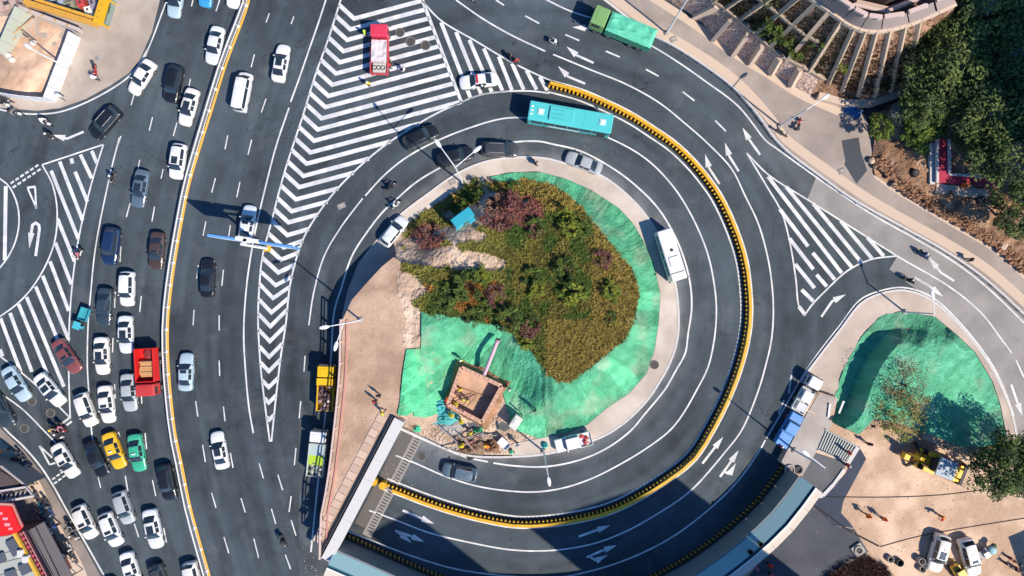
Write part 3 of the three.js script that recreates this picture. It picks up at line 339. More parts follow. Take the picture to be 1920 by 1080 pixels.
for (const [x, y, r, g, l] of [[935, 396, 2.4, marG, 'maroon leafed shrub right of the teal digger'], [958, 382, 1.7, marG, 'smaller maroon shrub at the upper rim of the island scrub'], [806, 443, 1.9, marG, 'maroon shrub below the teal digger on the sandy slope'], [1065, 432, 1.6, limG, 'bright yellow-green bush amid ochre scrub in the upper island'], [1075, 545, 1.9, limG, 'yellow-green bush in the middle of the island scrub'], [1062, 505, 1.6, shrG, 'dark green bush above the yellow-green bush mid island'], [1003, 425, 1.3, shrG, 'green bush beside the dark maroon patch'], [880, 535, 2.0, shrG, 'green bush on the lower left of the island scrub'], [850, 548, 1.5, shrG, 'small green bush by the orange brown leaves of the island'], [955, 600, 1.8, shrG, 'dark green bush above the pink pipe']]) tree('island_shrub', l, 'shrub', x, y, ih(x, y), r * .55, r, g);
// ---------- right mound with net ----------
const MNW = MNDI.slice(0, 6);
const MNX = [...MNDI.slice(0, 7), [1772, 606]];
function mndH(x, y) { const t = sst(1730, 1868, x) * sst(850, 740, y), hp = 2.5 - 2.2 * t, d = dPl(x, y, MNX), fade = 1 - sst(1690, 1790, x); return .1 + (hp - .1) * lerp(sst(0, 45, d), Math.min(1, Math.max(0, (d - 30) / 30)), fade); }
const MPOLY = [...MNDI, [1885, 850], [1810, 856], [1700, 810], [1640, 795], [1610, 818], [1560, 792]];
struct('mound', field(MPOLY, (x, y) => mndH(x, y) - .02, 6), Mt.dirt);
{ const o = obj('debris_net', netStrips(field([...MNDI, [1890, 826], [1855, 838], [1800, 838], [1745, 815], [1690, 795], [1640, 785], [1611, 815], [1560, 792]], (x, y) => mndH(x, y) + .1 + (fbm(x * .08, y * .08, 4) - .5) * .3, 2.5), 12), (() => { const m = netM.clone(); m.color = C(.95, .92, .98); return m; })()); tag(o, 'green dust net covering the tall mound at the right', 'net'); }
// ---------- yard at the lower right ----------
const YARD = [[1512, 768], [1535, 735], [1570, 746], [1562, 790], [1612, 815], [1640, 788], [1700, 800], [1790, 838], [1860, 846], [1960, 836], [2060, 836], [2060, 1260], [1180, 1260], [1290, 1128], [1350, 1088], [1440, 1020], [1500, 945], [1490, 893], [1463, 866]];
struct('yard', slab(YARD, -.04, 1), (() => { const m = Mt.sand.clone(); m.color = C(1.08, 1.03, 1.0); return m; })());
const hY = 1;
struct('concrete_deck', slab([[1514, 772], [1561, 791], [1546, 822], [1528, 850], [1503, 893], [1464, 866]], .9, 1.12, 1), Mt.conc);
struct('concrete_deck', slab([[1536, 737], [1568, 747], [1553, 788], [1516, 770]], .9, 1.1, 1), Mt.conc);
struct('asphalt_deck', slab([[1529, 849], [1588, 868], [1581, 880], [1562, 904], [1541, 926], [1520, 929], [1511, 917], [1494, 897], [1503, 893]], .9, 1.1, 1), (() => { const m = Mt.grey.clone(); m.color = C(.42, .46, .52); return m; })());
struct('navy_patch', sheet([[1610, 836], [1624, 860], [1600, 905], [1581, 940], [1577, 962], [1592, 978], [1601, 990], [1560, 985], [1510, 937], [1547, 928], [1585, 888]], 1.02, 1), (() => { const m = Mt.grey.clone(); m.color = C(.17, .23, .36); return m; })());  // flat dark bluish sheet on the yard beside the deck
struct('asphalt_ramp', sheet([[1508, 936], [1560, 985], [1602, 992], [1628, 1035], [1590, 1052], [1545, 1085], [1420, 1110], [1400, 1085], [1448, 1020]], 1.016, 1), (() => { const m = Mt.grey.clone(); m.color = C(.26, .30, .38); return m; })());
obj('kerb_stone', mg([beam(P(1608, 838, 1.1), P(1588, 870, 1.1), .5, .35), beam(P(1582, 880, 1.1), P(1562, 908, 1.1), .4, .3), beam(P(1562, 908, 1.1), P(1542, 929, 1.1), .45, .3), beam(P(1542, 929, 1.1), P(1520, 931, 1.1), .5, .3)]), Mt.paleconc, null, 'structure');
struct('joint_line', mg([ribbonV(toV([[1513, 938], [1590, 994], [1648, 1024]], 1), .22, 1.03), ribbonV(curve([[1530, 931], [1660, 932], [1760, 928], [1862, 916]], 1), .12, 1.03), ribbonV(curve([[1650, 1025], [1720, 1006], [1800, 991], [1930, 970]], 1), .12, 1.03)]), M([.03, .025, .025], 1));
{ const t = thing('slatted_grating', 'pale slatted grating over a dark shaft beside the green mound', 'grating', P(1568, 840, 1)); obj('shaft', sheetV([[1547, 806], [1607, 838], [1590, 866], [1533, 842]].map(a => P(a[0], a[1], 1).sub(t.position)), .13), Mt.black, t); for (let i = 0; i < 13; i++) { const k = i / 12, a = P(lerp(1550, 1605, k), lerp(808, 838, k), 1.2).sub(t.position), b = P(lerp(1536, 1587, k), lerp(841, 864, k), 1.2).sub(t.position); obj('slat', beam(a, b, .17, .1), M([.42, .45, .45], .6), t); } obj('frame', mg([beam(P(1547, 805, 1.2).sub(t.position), P(1608, 838, 1.2).sub(t.position), .16, .14), beam(P(1533, 843, 1.2).sub(t.position), P(1588, 867, 1.2).sub(t.position), .16, .14)]), M([.35, .38, .38], .6), t); }
{ const t = thing('shaft_ring', 'round concrete shaft rim on the deck below the grating', 'shaft', P(1480, 880, 1)); const g = new THREE.TorusGeometry(.6, .13, 8, 28); g.rotateX(Math.PI / 2); g.translate(0, .2, 0); obj('rim', g, Mt.conc, t); const c = new THREE.CylinderGeometry(.55, .55, .06, 24); c.translate(0, .16, 0); obj('cover', c, M([.25, .2, .18], .9), t); }
{ const t = thing('shaft_ring', 'dark round shaft rim right beside the paler one on the deck', 'shaft', P(1496, 880, 1)); const g = new THREE.TorusGeometry(.42, .16, 8, 24); g.rotateX(Math.PI / 2); g.translate(0, .2, 0); obj('rim', g, Mt.dark, t); const c = new THREE.CylinderGeometry(.38, .38, .06, 20); c.translate(0, .15, 0); obj('cover', c, Mt.black, t); }
[[1667, 1047, .46, .45, 'concrete pipe ring standing beside the dead bushes, leftmost of four'], [1684, 1053, .5, .5, 'squat dark concrete ring between two pale pipe rings'], [1723, 1049, .5, .7, 'tall pale concrete pipe ring nearest the white sedan'], [1726, 1065, .48, .5, 'pale concrete pipe ring below the tall one']].forEach(([x, y, r, h, l], i) => { const t = thing('concrete_pipe', l, 'pipe ring', P(x, y, 1)); const g = new THREE.LatheGeometry([[r * .72, 0], [r, 0], [r, h], [r * .72, h], [r * .72, 0]].map(a => new THREE.Vector2(...a)), 28); obj('ring', g, i == 1 ? Mt.dark : Mt.conc, t); const c = new THREE.CylinderGeometry(r * .7, r * .7, .04, 20); c.translate(0, .05, 0); obj('floor', c, Mt.black, t); });
{ const t = thing('shaft_ring', 'square concrete inspection pad with a round dark hole at the tarmac edge', 'shaft', P(1608, 1030, 1)); obj('pad', box(0, .14, 0, 1.5, .28, 1.5, .05), Mt.conc, t).rotation.y = .6; const g = new THREE.TorusGeometry(.5, .15, 8, 24); g.rotateX(Math.PI / 2); g.translate(0, .3, 0); obj('rim', g, Mt.conc, t); const c = new THREE.CylinderGeometry(.4, .4, .05, 20); c.translate(0, .3, 0); obj('cover', c, Mt.black, t); }
scatter('dead_undergrowth', [[1545, 1085], [1575, 1058], [1625, 1042], [1660, 1060], [1670, 1085], [1660, 1100], [1540, 1100]], 900, () => 1, () => { const k = rr(.5, 1.3); return C(.16 * k, .085 * k, .065 * k); }, null, bladeG(10, .9, .03, .6), .8, 'brown dead undergrowth at the lower right beside the dark tarmac', 'undergrowth');
// ---------- hillside at the upper right ----------
const FT = [[1215, -30], [1262, 6], [1312, 40], [1345, 76], [1380, 102], [1410, 117], [1446, 137], [1485, 160], [1530, 182], [1580, 196], [1630, 196], [1672, 182], [1716, 156], [1770, 118]];
const TP = [[1290, -50, 4.4], [1330, 2, 4.4], [1352, 16, 4.4], [1377, 36, 4.3], [1408, 62, 4.2], [1432, 84, 4], [1462, 108, 3.8], [1502, 128, 3.4], [1545, 152, 2], [1582, 172, 1], [1626, 183, 1], [1668, 172, 1], [1712, 148, 1], [1766, 110, 1]];
const RG = [[1400, -110, 13], [1425, -80, 13], [1450, -55, 13], [1475, -35, 13], [1500, -17, 13], [1522, -2, 13], [1545, 14, 13], [1568, 30, 13], [1592, 47, 13], [1620, 57, 13], [1650, 58, 13], [1690, 50, 13], [1730, 36, 13], [1790, 8, 13]];
const RIM = [[1420, -118, 16], [1446, -92, 16], [1472, -68, 16], [1498, -48, 16], [1524, -31, 16], [1548, -17, 16], [1572, -4, 16], [1594, 11, 16], [1614, 24, 16], [1634, 31, 16], [1656, 32, 16], [1690, 27, 16], [1728, 14, 16], [1790, -16, 16]];
const hill = (() => {
  const c = a => new THREE.CatmullRomCurve3(toV(a)), N = 90, idx2 = []; const cf = c(FT.map(p => [...p, .12])), ct = c(TP), cr = c(RG); const nV = 20, pos = [], idx = [];
  for (let i = 0; i <= N; i++) { const f = cf.getPoint(i / N), t = ct.getPoint(i / N), r = cr.getPoint(i / N); for (let j = 0; j <= nV; j++) { const k = j / nV, p = k < .35 ? f.clone().lerp(t, k / .35) : t.clone().lerp(r, (k - .35) / .65); p.y += (fbm(p.x * .5, p.z * .5, 3) - .5) * .5 * (j && j < nV ? 1 : 0); pos.push(p.x, p.y, p.z); if (i && j) { const a = (i - 1) * (nV + 1) + j - 1; (j <= 7 && i < 55 ? idx2 : idx).push(a, a + nV + 1, a + 1, a + 1, a + nV + 1, a + nV + 2); } } }
  const g = new THREE.BufferGeometry(); g.setAttribute('position', new THREE.Float32BufferAttribute(pos, 3)); g.setIndex(idx); g.computeVertexNormals(); if (g.attributes.normal.getY(60 * (nV + 1) + 12) < 0) { const ix = g.index.array; for (let i = 0; i < ix.length; i += 3) { const t = ix[i]; ix[i] = ix[i + 1]; ix[i + 1] = t; } g.computeVertexNormals(); }
  const uvs = []; for (let i = 0; i <= N; i++) for (let j = 0; j <= nV; j++) uvs.push(i * .62, j * .75); g.setAttribute('uv', new THREE.Float32BufferAttribute(uvs, 2)); const h = struct('embankment', g, (() => { const m = Mt.dirt.clone(); m.color = C(.72, .62, .6); m.bumpScale = .35; return m; })());
  { const g2 = g.clone(); g2.setIndex(idx2); g2.computeVertexNormals(); if (g2.attributes.normal.getY(10 * (nV + 1) + 3) < 0) { const ix = g2.index.array; for (let i = 0; i < ix.length; i += 3) { const t = ix[i]; ix[i] = ix[i + 1]; ix[i + 1] = t; } g2.computeVertexNormals(); } const st = mott([.34, .22, .18], [.70, .54, .46], 40, 2.6, 8, .2); obj('stone_face', g2, new THREE.MeshStandardMaterial({ map: st, bumpMap: bumpA, bumpScale: .3, roughness: 1 }), h); }
  const u = i => i / (FT.length - 1), BM = new THREE.MeshStandardMaterial({ map: concT, color: C(1.15, 1.0, .82), roughness: .9 });
  for (let i = 2; i <= 7; i++) { const f = cf.getPoint(u(i - .12)).clone(), t = ct.getPoint(u(i - .12)); const dir = t.clone().sub(f).setY(0).normalize().multiplyScalar(-.3); obj('buttress', mg([beam(f.clone().add(dir).setY(.35), t.clone().add(dir).add(new THREE.Vector3(0, .15, 0)), .5, .95)]), Mt.tan, h); }
  for (const i of [1.2, 2.2, 3.2, 4.2, 5.3, 6.3, 7.3, 8.2, 8.9, 9.6, 10.3, 11, 11.7]) { const t = ct.getPoint(u(i)), r = cr.getPoint(u(Math.min(13, i + .1))); t.y += .25; r.y += .25; obj('concrete_beam', beam(t, r, .52, .5), BM, h); }
  const hb = (k, i0, i1) => { for (let i = i0; i < i1; i++) { const a = ct.getPoint(u(i)).lerp(cr.getPoint(u(i)), k), b = ct.getPoint(u(i + .98)).lerp(cr.getPoint(u(i + .98)), k); a.y += .3; b.y += .3; obj('concrete_beam', beam(a, b, .52, .42), BM, h); } };
  hb(.03, 1, 8); hb(.52, 1, 7);
  for (let i = 8; i < 12; i++) { const a = cf.getPoint(u(i)).setY(.55), b = cf.getPoint(u(i + .98)).setY(.55); obj('border_wall', beam(a, b, .9, .8), Mt.tan, h); }
  return { cf, ct, cr, u };
})();
{
  const t = thing('hill_building', 'curved pinkish terrace parapet of the building above the ribbed slope', 'building', P(1650, -60, 13).setY(0)); const rel = v => v.sub(t.position);
  const cr = new THREE.CatmullRomCurve3(toV(RG)), ci = new THREE.CatmullRomCurve3(toV(RIM)); const u = i => i / 13; const pm = [M([.34, .27, .25], .8), M([.30, .245, .23], .8)];
  const W = [1, 3, 4.5, 6, 7.4, 8.7, 10, 11.3, 12.4, 13];
  for (let i = 0; i < W.length - 1; i++) { const seg = 4; for (let k = 0; k < 1; k++) { const pos = [], idx = []; for (let j = 0; j <= seg; j++) { const q = lerp(W[i] + .03, W[i + 1] - .03, j / seg), a = rel(cr.getPoint(u(q)).setY(13.3)), b = rel(ci.getPoint(u(q))); pos.push(a.x, a.y, a.z, b.x, b.y, b.z); if (j) { const z = 2 * j; idx.push(z - 2, z, z - 1, z - 1, z, z + 1); } } const g = new THREE.BufferGeometry(); g.setAttribute('position', new THREE.Float32BufferAttribute(pos, 3)); g.setIndex(idx); g.computeVertexNormals(); uvM(g); obj('parapet_panel', g, pm[i % 2], t); } const a = rel(ci.getPoint(u(W[i] + .04)).setY(16.1)), b = rel(ci.getPoint(u(W[i + 1] - .3)).setY(16.1)); obj('coping', beam(a, b, .45, .25), M([.60, .46, .42], .7), t); obj('post', box(b.x, 15.95, b.z, .5, .5, .5, .05), M([.6, .47, .43], .7), t); }
  for (let i = 0; i < 24; i++) { const a = rel(cr.getPoint(i / 24).setY(13.1)), b = rel(cr.getPoint((i + .97) / 24).setY(13.1)); obj('ledge', beam(a, b, .6, .5), Mt.tan, t); }
  const fl = slabV([...toV(RG), P(1800, -220, 13), P(1400, -260, 13)].map(rel), 2, 13.0); obj('terrace_floor', fl, M([.16, .075, .06], .9), t);
  for (const [a, b] of [[[1600, 8], [1661, 22]], [[1661, 22], [1726, -4]]]) { obj('low_wall', beam(rel(P(a[0], a[1], 14)), rel(P(b[0], b[1], 14)), .5, 1.4), M([.5, .36, .30], .8), t); obj('coping', beam(rel(P(a[0], a[1], 14.9)), rel(P(b[0], b[1], 14.9)), .34, .16), M([.6, .46, .42], .7), t); }
  obj('wall', slabV([P(1590, -30, 15), P(1662, 4, 15), P(1740, -28, 15), P(1760, -120, 15), P(1560, -120, 15)].map(rel), 13, 24), M([.05, .035, .03], .8), t);
}
const slopeAt = (i, k) => hill.ct.getPoint(hill.u(i)).lerp(hill.cr.getPoint(hill.u(i)), k);
[[4.6, .35, 1.4, 'large green shrub in the upper bay of the ribbed slope'], [4.3, .2, 1.1, 'green shrub at the lower left of the shrubby slope bay'], [5.0, .22, 1.3, 'dense green shrub left of the long slope rib'], [5.6, .3, 1.1, 'green shrub right of the long slope rib'], [6.4, .2, 1.2, 'dusty green shrub in the bay before the bright rib'], [6.9, .5, 1.1, 'dark shrub under the curved parapet'], [8.4, .35, 1.0, 'yellowish shrub between two bright slope ribs'], [3.4, .6, .9, 'small shrub high on the ribbed slope'], [10.6, .2, 1.0, 'small shrub at the foot of the shaded ribs']].forEach(([i, k, r, l]) => { const p = slopeAt(i, k), t = thing('slope_shrub', l, 'shrub', p); const m = obj('crown', (i == 8.4 ? limG : shrG).g, vcM, t); m.scale.setScalar(r / 1.6); m.position.y = r * .4; m.rotation.y = i * 7; obj('stem', bar(new THREE.Vector3(0, -.4, 0), new THREE.Vector3(0, r * .5, 0), .07, .03), Mt.bark, t); });
{ const pts = [], N = 4200, cols = []; const im = new THREE.InstancedMesh(bladeG(10, .5, .035, .4), leafM, N), o = new THREE.Object3D(); for (let k = 0; k < N; k++) { const i = rr(1, 12.8), q = Math.sqrt(R()) * .95; o.position.copy(slopeAt(i, 1 - q)); o.rotation.set(0, rr(0, 6.28), 0); o.scale.setScalar(rr(.4, 1.1)); o.updateMatrix(); im.setMatrixAt(k, o.matrix); const g = rr(.4, 1.2); im.setColorAt(k, vn(i * 3, q * 6) > .5 ? C(.15 * g, .075 * g, .04 * g) : C(.07 * g, .07 * g, .02 * g)); } im.name = 'dry_undergrowth'; im.castShadow = im.receiveShadow = true; im.userData = { kind: 'stuff', label: 'dry brown undergrowth on the ribbed slope', category: 'undergrowth' }; scene.add(im); }
// ---------- strip of earth, red court and trees at the right ----------
struct('earth_bank', field([[1640, 262], [1634, 300], [1640, 326], [1682, 358], [1742, 393], [1802, 428], [1862, 463], [1922, 518], [2010, 580], [2010, 120], [1730, 150], [1690, 190], [1640, 215]], (x, y) => .12 + 1.0 * sst(0, 40, dPl(x, y, [[1600, 225], [1634, 300], [1682, 358], [1802, 428], [1922, 518], [2010, 580]])) * (.5 + fbm(x * .05, y * .05, 4)), 5), (() => { const m = Mt.dirt.clone(); m.color = C(.75, .66, .62); m.bumpScale = .25; return m; })());
{ const g = [0, 1, 2].map(i => { const q = new THREE.IcosahedronGeometry(.5, 1), p = q.attributes.position; for (let k = 0; k < p.count; k++) { const s = .75 + .5 * vn(p.getX(k) * 3 + i * 9, p.getZ(k) * 3 + p.getY(k) * 2); p.setXYZ(k, p.getX(k) * s, p.getY(k) * s * .7, p.getZ(k) * s); } q.computeVertexNormals(); return uvM(q); });
  [[1634, 301, .9, 'pale boulder at the pavement corner above the arrow shaped patch'], [1676, 347, .8, 'pale boulder on the pavement edge of the earth strip'], [1880, 462, 1.2, 'large tan boulder near the right end of the earth strip'], [1640, 312, .7, 'brown boulder just below the pale corner boulder'], [1862, 455, .8, 'small tan boulder left of the large one']].forEach(([x, y, r, l], i) => { const t = tag(obj('boulder', g[i % 3], M(i == 3 ? [.2, .13, .09] : [.55, .42, .32], .95)), l, 'boulder'); t.position.copy(P(x, y, .5)); t.scale.setScalar(r); });
  const im = new THREE.InstancedMesh(g[0], Mt.dirt.clone(), 1300), o = new THREE.Object3D(); const strip = [[1640, 302], [1682, 356], [1742, 392], [1802, 427], [1862, 462], [1922, 516], [1940, 480], [1860, 430], [1790, 380], [1720, 335], [1660, 285]]; let k = 0; while (k < 1300) { const x = rr(1636, 1940), y = rr(280, 520); if (!inP(x, y, strip)) continue; o.position.copy(P(x, y, .6)); o.rotation.set(R() * 6, R() * 6, 0); o.scale.setScalar(rr(.15, .6)); o.updateMatrix(); im.setMatrixAt(k, o.matrix); const c = rr(.5, 1.5); im.setColorAt(k++, C(c * .9, c * .76, c * .7)); } im.name = 'rubble'; im.castShadow = im.receiveShadow = true; im.userData = { kind: 'stuff', label: 'brown rubble along the pavement edge at the right', category: 'rubble' }; scene.add(im); }
{ const t = thing('red_court', 'dark red paved terrace with white kerbs round a sunken dark court', 'terrace', P(1800, 320)); const rel = a => a.map(p => P(p[0], p[1], 1.5).sub(t.position).setY(0)); obj('terrace', slabV(rel([[1756, 262], [1756, 342], [1862, 348], [1862, 333], [1778, 326], [1776, 262]]), .1, 1.6), M([.42, .03, .075], .8), t); obj('court_floor', slabV(rel([[1776, 200], [1778, 326], [1920, 335], [1920, 200]]), .1, .6), M([.06, .04, .045], .9), t);
  for (const [a, b] of [[[1777, 262], [1778, 327]], [[1778, 327], [1862, 333]], [[1755, 262], [1755, 343]]]) { const v = rel([a, b]); obj('kerb', beam(v[0].setY(1.7), v[1].setY(1.7), .3, .3), Mt.paleconc, t); } const v = rel([[1758, 352], [1858, 364]]); obj('step', beam(v[0].setY(1.0), v[1].setY(1.0), 1.2, .5), Mt.tan, t); obj('side_wall', slabV(rel([[1745, 268], [1745, 345], [1754, 345], [1754, 268]]), .1, 1.4), Mt.paleconc, t);
  const u = thing('litter_bin', 'small orange bin on the step below the red terrace', 'bin', P(1806, 348, 1.25)); obj('body', box(0, .35, 0, .7, .7, .7, .06), M([.75, .14, .03], .5), u); obj('lid', box(.8, .25, .05, .5, .5, .5, .06), Mt.dark, u); }
[[1713, 325, 'round black water butt by the wire on the earth bank, left of the red terrace'], [1836, 375, 'round black water butt below the step of the red terrace']].forEach(([x, y, l]) => { const t = thing('water_butt', l, 'barrel', P(x, y, 1)); obj('body', new THREE.LatheGeometry([[0, -.8], [.5, -.8], [.58, -.2], [.5, .5], [.42, .55], [0, .52]].map(a => new THREE.Vector2(...a)), 20), Mt.black, t); obj('lid', (() => { const g = new THREE.CylinderGeometry(.3, .3, .08, 16); g.translate(0, .56, 0); return g; })(), Mt.dark, t); });
struct('dark_patch', sheet([[1577, 264], [1609, 258], [1613, 285], [1625, 320], [1605, 345], [1586, 315], [1582, 309], [1584, 302]], .136), M([.045, .055, .07], .6));  // flat dark arrow-shaped sheet laid on the pavement
{ const t = thing('garden_shed', 'small shed with a sloping grey-green roof under the dark trees', 'shed', P(1692, 212)); const r = [[1668, 212], [1690, 184], [1716, 200], [1697, 236]].map(a => P(a[0], a[1], 3).sub(t.position)); obj('wall', slabV(r.map(p => p.clone().multiplyScalar(.9)), 0, 2.6), M([.2, .18, .16], .9), t); const g = slabV(r, 2.6, 2.75); obj('roof', g, M([.10, .15, .155], .6), t); }
{ const o = thing('blue_tarp', 'crumpled blue tarpaulin at the foot of the curved slope wall', 'tarpaulin', P(1597, 210)); const g = new THREE.PlaneGeometry(2.2, 1.3, 14, 10), p = g.attributes.position; for (let i = 0; i < p.count; i++) p.setZ(i, .45 + (fbm(p.getX(i) * 2 + 5, p.getY(i) * 2, 3) - .5) * .9); g.rotateX(-Math.PI / 2); g.computeVertexNormals(); obj('sheet', g, M([.03, .16, .42], .5, { side: THREE.DoubleSide }), o); o.rotation.y = -.5; }
const dkG = [21, 22, 23].map(s => ({ r: 5, g: crown(5, 3.6, 70, 7000, .24, [[.06, .10, .025], [.085, .13, .03], [.045, .075, .022], [.11, .15, .035]], s) })), brG = { r: 2, g: crown(2, 1.4, 30, 1500, .19, [[.10, .17, .02], [.14, .2, .025], [.07, .12, .015]], 31) };
[[1785, 120, 5.6, 8, 'broad round dark tree right of the ribbed slope, largest of the corner trees'], [1860, 190, 5.2, 8, 'dark tree in the middle of the right-hand wood'], [1905, 95, 5.4, 9, 'dark tree against the right edge near the top corner'], [1850, 25, 5.2, 10, 'dark tree at the top edge right of the building'], [1775, 30, 3.6, 9, 'dark tree half under the terrace parapet'], [1905, 290, 5.0, 7, 'dark tree overhanging the sunken court'], [1915, 395, 3.6, 5, 'dark tree at the right edge below the sunken court'], [1738, 190, 3.2, 6, 'dark tree between the slope foot and the grey-green shed'], [1830, 250, 2.6, 5, 'dark tree just above the sunken court corner'], [1950, 200, 5, 8, 'dark tree cut by the right edge of the view']].forEach(([x, y, r, h, l], i) => tree('dark_tree', l, 'tree', x, y, .5, h, r, dkG[i % 3]));
[[1652, 238, 1.7, 2.2, 'small bright green tree left of the grey-green shed'], [1722, 248, 2.0, 2.8, 'bright green tree right of the shed'], [1748, 236, 1.9, 3, 'bright green tree tucked against the dark wood'], [1812, 246, 1.4, 3, 'small yellow-green tree above the court corner'], [1722, 272, 1.4, 2, 'low bright green tree above the round black butt']].forEach(([x, y, r, h, l]) => tree('young_tree', l, 'tree', x, y, .6, h, r, brG));
tree('dark_tree', 'large dark tree at the right edge below the green mound', 'tree', 1882, 872, 1, 6.4, 3.9, dkG[1]); tree('dark_tree', 'dark tree at the right edge beside the digger', 'tree', 1925, 868, 1, 5, 3.6, dkG[2]);
{ const g = { r: 2, g: crown(2, .8, 46, 1700, .09, [[.27, .25, .07], [.30, .24, .10], [.20, .22, .05], [.2, .25, .03]], 41) }; tree('scraggy_shrub', 'scraggy olive shrub at the edge of the right-hand green mound', 'shrub', 1692, 775, 1.4, 1.6, 3.2, g); tree('scraggy_shrub', 'thin brownish shrub on the green mound above the scraggy olive one', 'shrub', 1700, 725, 2.1, 1.4, 3.0, { r: 2, g: crown(2, 1, 40, 900, .08, [[.2, .13, .07], [.16, .14, .05]], 42) }); tree('scraggy_shrub', 'yellow-green tuft at the yard corner by the digger bucket rear', 'shrub', 1668, 790, 1, .8, 1.3, limG); }
// ---------- cars ----------
const CAR = {   // rows: distance from the nose, half width, belt height, roof height (0: none), roof half width
  sedan: { L: 4.75, W: 1.84, rows: [[0, .66, .52], [.012, .8, .6], [.05, .93, .68], [.14, 1, .76], [.262, 1, .84], [.27, 1, .86, .87, .84], [.33, 1, .88, 1.16, .74], [.40, 1, .89, 1.39, .67], [.415, 1, .89, 1.41, .665], [.47, 1, .90, 1.455, .66], [.53, 1, .90, 1.46, .66], [.545, 1, .9, 1.46, .66], [.64, 1, .91, 1.44, .65], [.68, 1, .92, 1.42, .645], [.695, 1, .92, 1.405, .64], [.76, 1, .94, 1.24, .66], [.84, 1, .97, 1.0, .74], [.85, 1, .97], [.93, .98, .96], [.98, .9, .9], [1, .78, .72]], ws: [5, 8], sw: [[7, 10], [11, 14]], rw: [14, 16], sun: [9, 12] },
  suv: { L: 4.72, W: 1.9, rows: [[0, .78, .62], [.012, .88, .74], [.05, .96, .86], [.13, 1, .94], [.235, 1, 1.0], [.245, 1, 1.02, 1.03, .86], [.30, 1, 1.04, 1.36, .76], [.36, 1, 1.04, 1.6, .70], [.375, 1, 1.04, 1.63, .70], [.45, 1, 1.05, 1.69, .69], [.54, 1, 1.05, 1.70, .69], [.555, 1, 1.05, 1.70, .69], [.70, 1, 1.06, 1.68, .68], [.84, 1, 1.07, 1.64, .67], [.87, 1, 1.07, 1.60, .66], [.91, .99, 1.08, 1.40, .68], [.945, .98, 1.09, 1.16, .72], [.955, .97, 1.09], [.98, .93, 1.02], [.99, .9, .9], [1, .82, .7]], ws: [5, 8], sw: [[7, 10], [11, 13]], rw: [14, 16], sun: [8, 12] },
  hatch: { L: 4.25, W: 1.78, rows: [[0, .76, .54], [.012, .86, .64], [.05, .95, .74], [.12, 1, .84], [.225, 1, .92], [.235, 1, .94, .95, .85], [.30, 1, .95, 1.28, .74], [.37, 1, .95, 1.48, .68], [.385, 1, .95, 1.5, .67], [.46, 1, .96, 1.54, .665], [.56, 1, .96, 1.54, .66], [.575, 1, .96, 1.54, .66], [.70, 1, .97, 1.51, .65], [.83, 1, .98, 1.46, .64], [.86, 1, .98, 1.42, .64], [.91, .99, .99, 1.24, .66], [.95, .97, 1.0, 1.06, .70], [.96, .96, 1.0], [.98, .92, .92], [.99, .9, .82], [1, .82, .66]], ws: [5, 8], sw: [[7, 10], [11, 13]], rw: [14, 16], sun: [8, 12] },
  van: { L: 5.0, W: 1.8, rows: [[0, .84, .7], [.01, .92, .9], [.03, .97, 1.02], [.06, 1, 1.1], [.085, 1, 1.14], [.09, 1, 1.15, 1.16, .88], [.14, 1, 1.16, 1.56, .82], [.185, 1, 1.17, 1.86, .78], [.2, 1, 1.17, 1.9, .78], [.3, 1, 1.18, 1.96, .78], [.40, 1, 1.18, 1.97, .78], [.415, 1, 1.18, 1.97, .78], [.68, 1, 1.18, 1.96, .78], [.94, 1, 1.18, 1.93, .77], [.955, 1, 1.18, 1.9, .77], [.97, .99, 1.18, 1.6, .78], [.982, .98, 1.18, 1.24, .8], [.986, .97, 1.16], [.99, .96, 1.0], [.995, .94, .8], [1, .9, .6]], ws: [5, 8], sw: [[7, 10], [11, 13]], rw: [14, 16], sun: [9, 11] },
};
const paintC = {}; const PAINT = { white: [.80, .80, .79], pearl: [.68, .72, .74], silver: [.42, .45, .47], grey: [.22, .24, .25], black: [.012, .014, .018], dkgrey: [.05, .055, .06], navy: [.012, .03, .09], slate: [.10, .15, .20], dkslate: [.035, .055, .075], ice: [.42, .55, .63], sky: [.05, .32, .62], maroon: [.22, .07, .07], yellow: [.80, .46, .015], mint: [.05, .42, .25], brown: [.07, .045, .04], bus: [.09, .56, .56] };
PAINT.white2 = [.70, .72, .74]; PAINT.white3 = [.78, .75, .70];
const paint = k => paintC[k] ??= new THREE.MeshPhysicalMaterial({ color: C(...PAINT[k]), roughness: .38, clearcoat: .7, clearcoatRoughness: .08 });
const geoC = {};
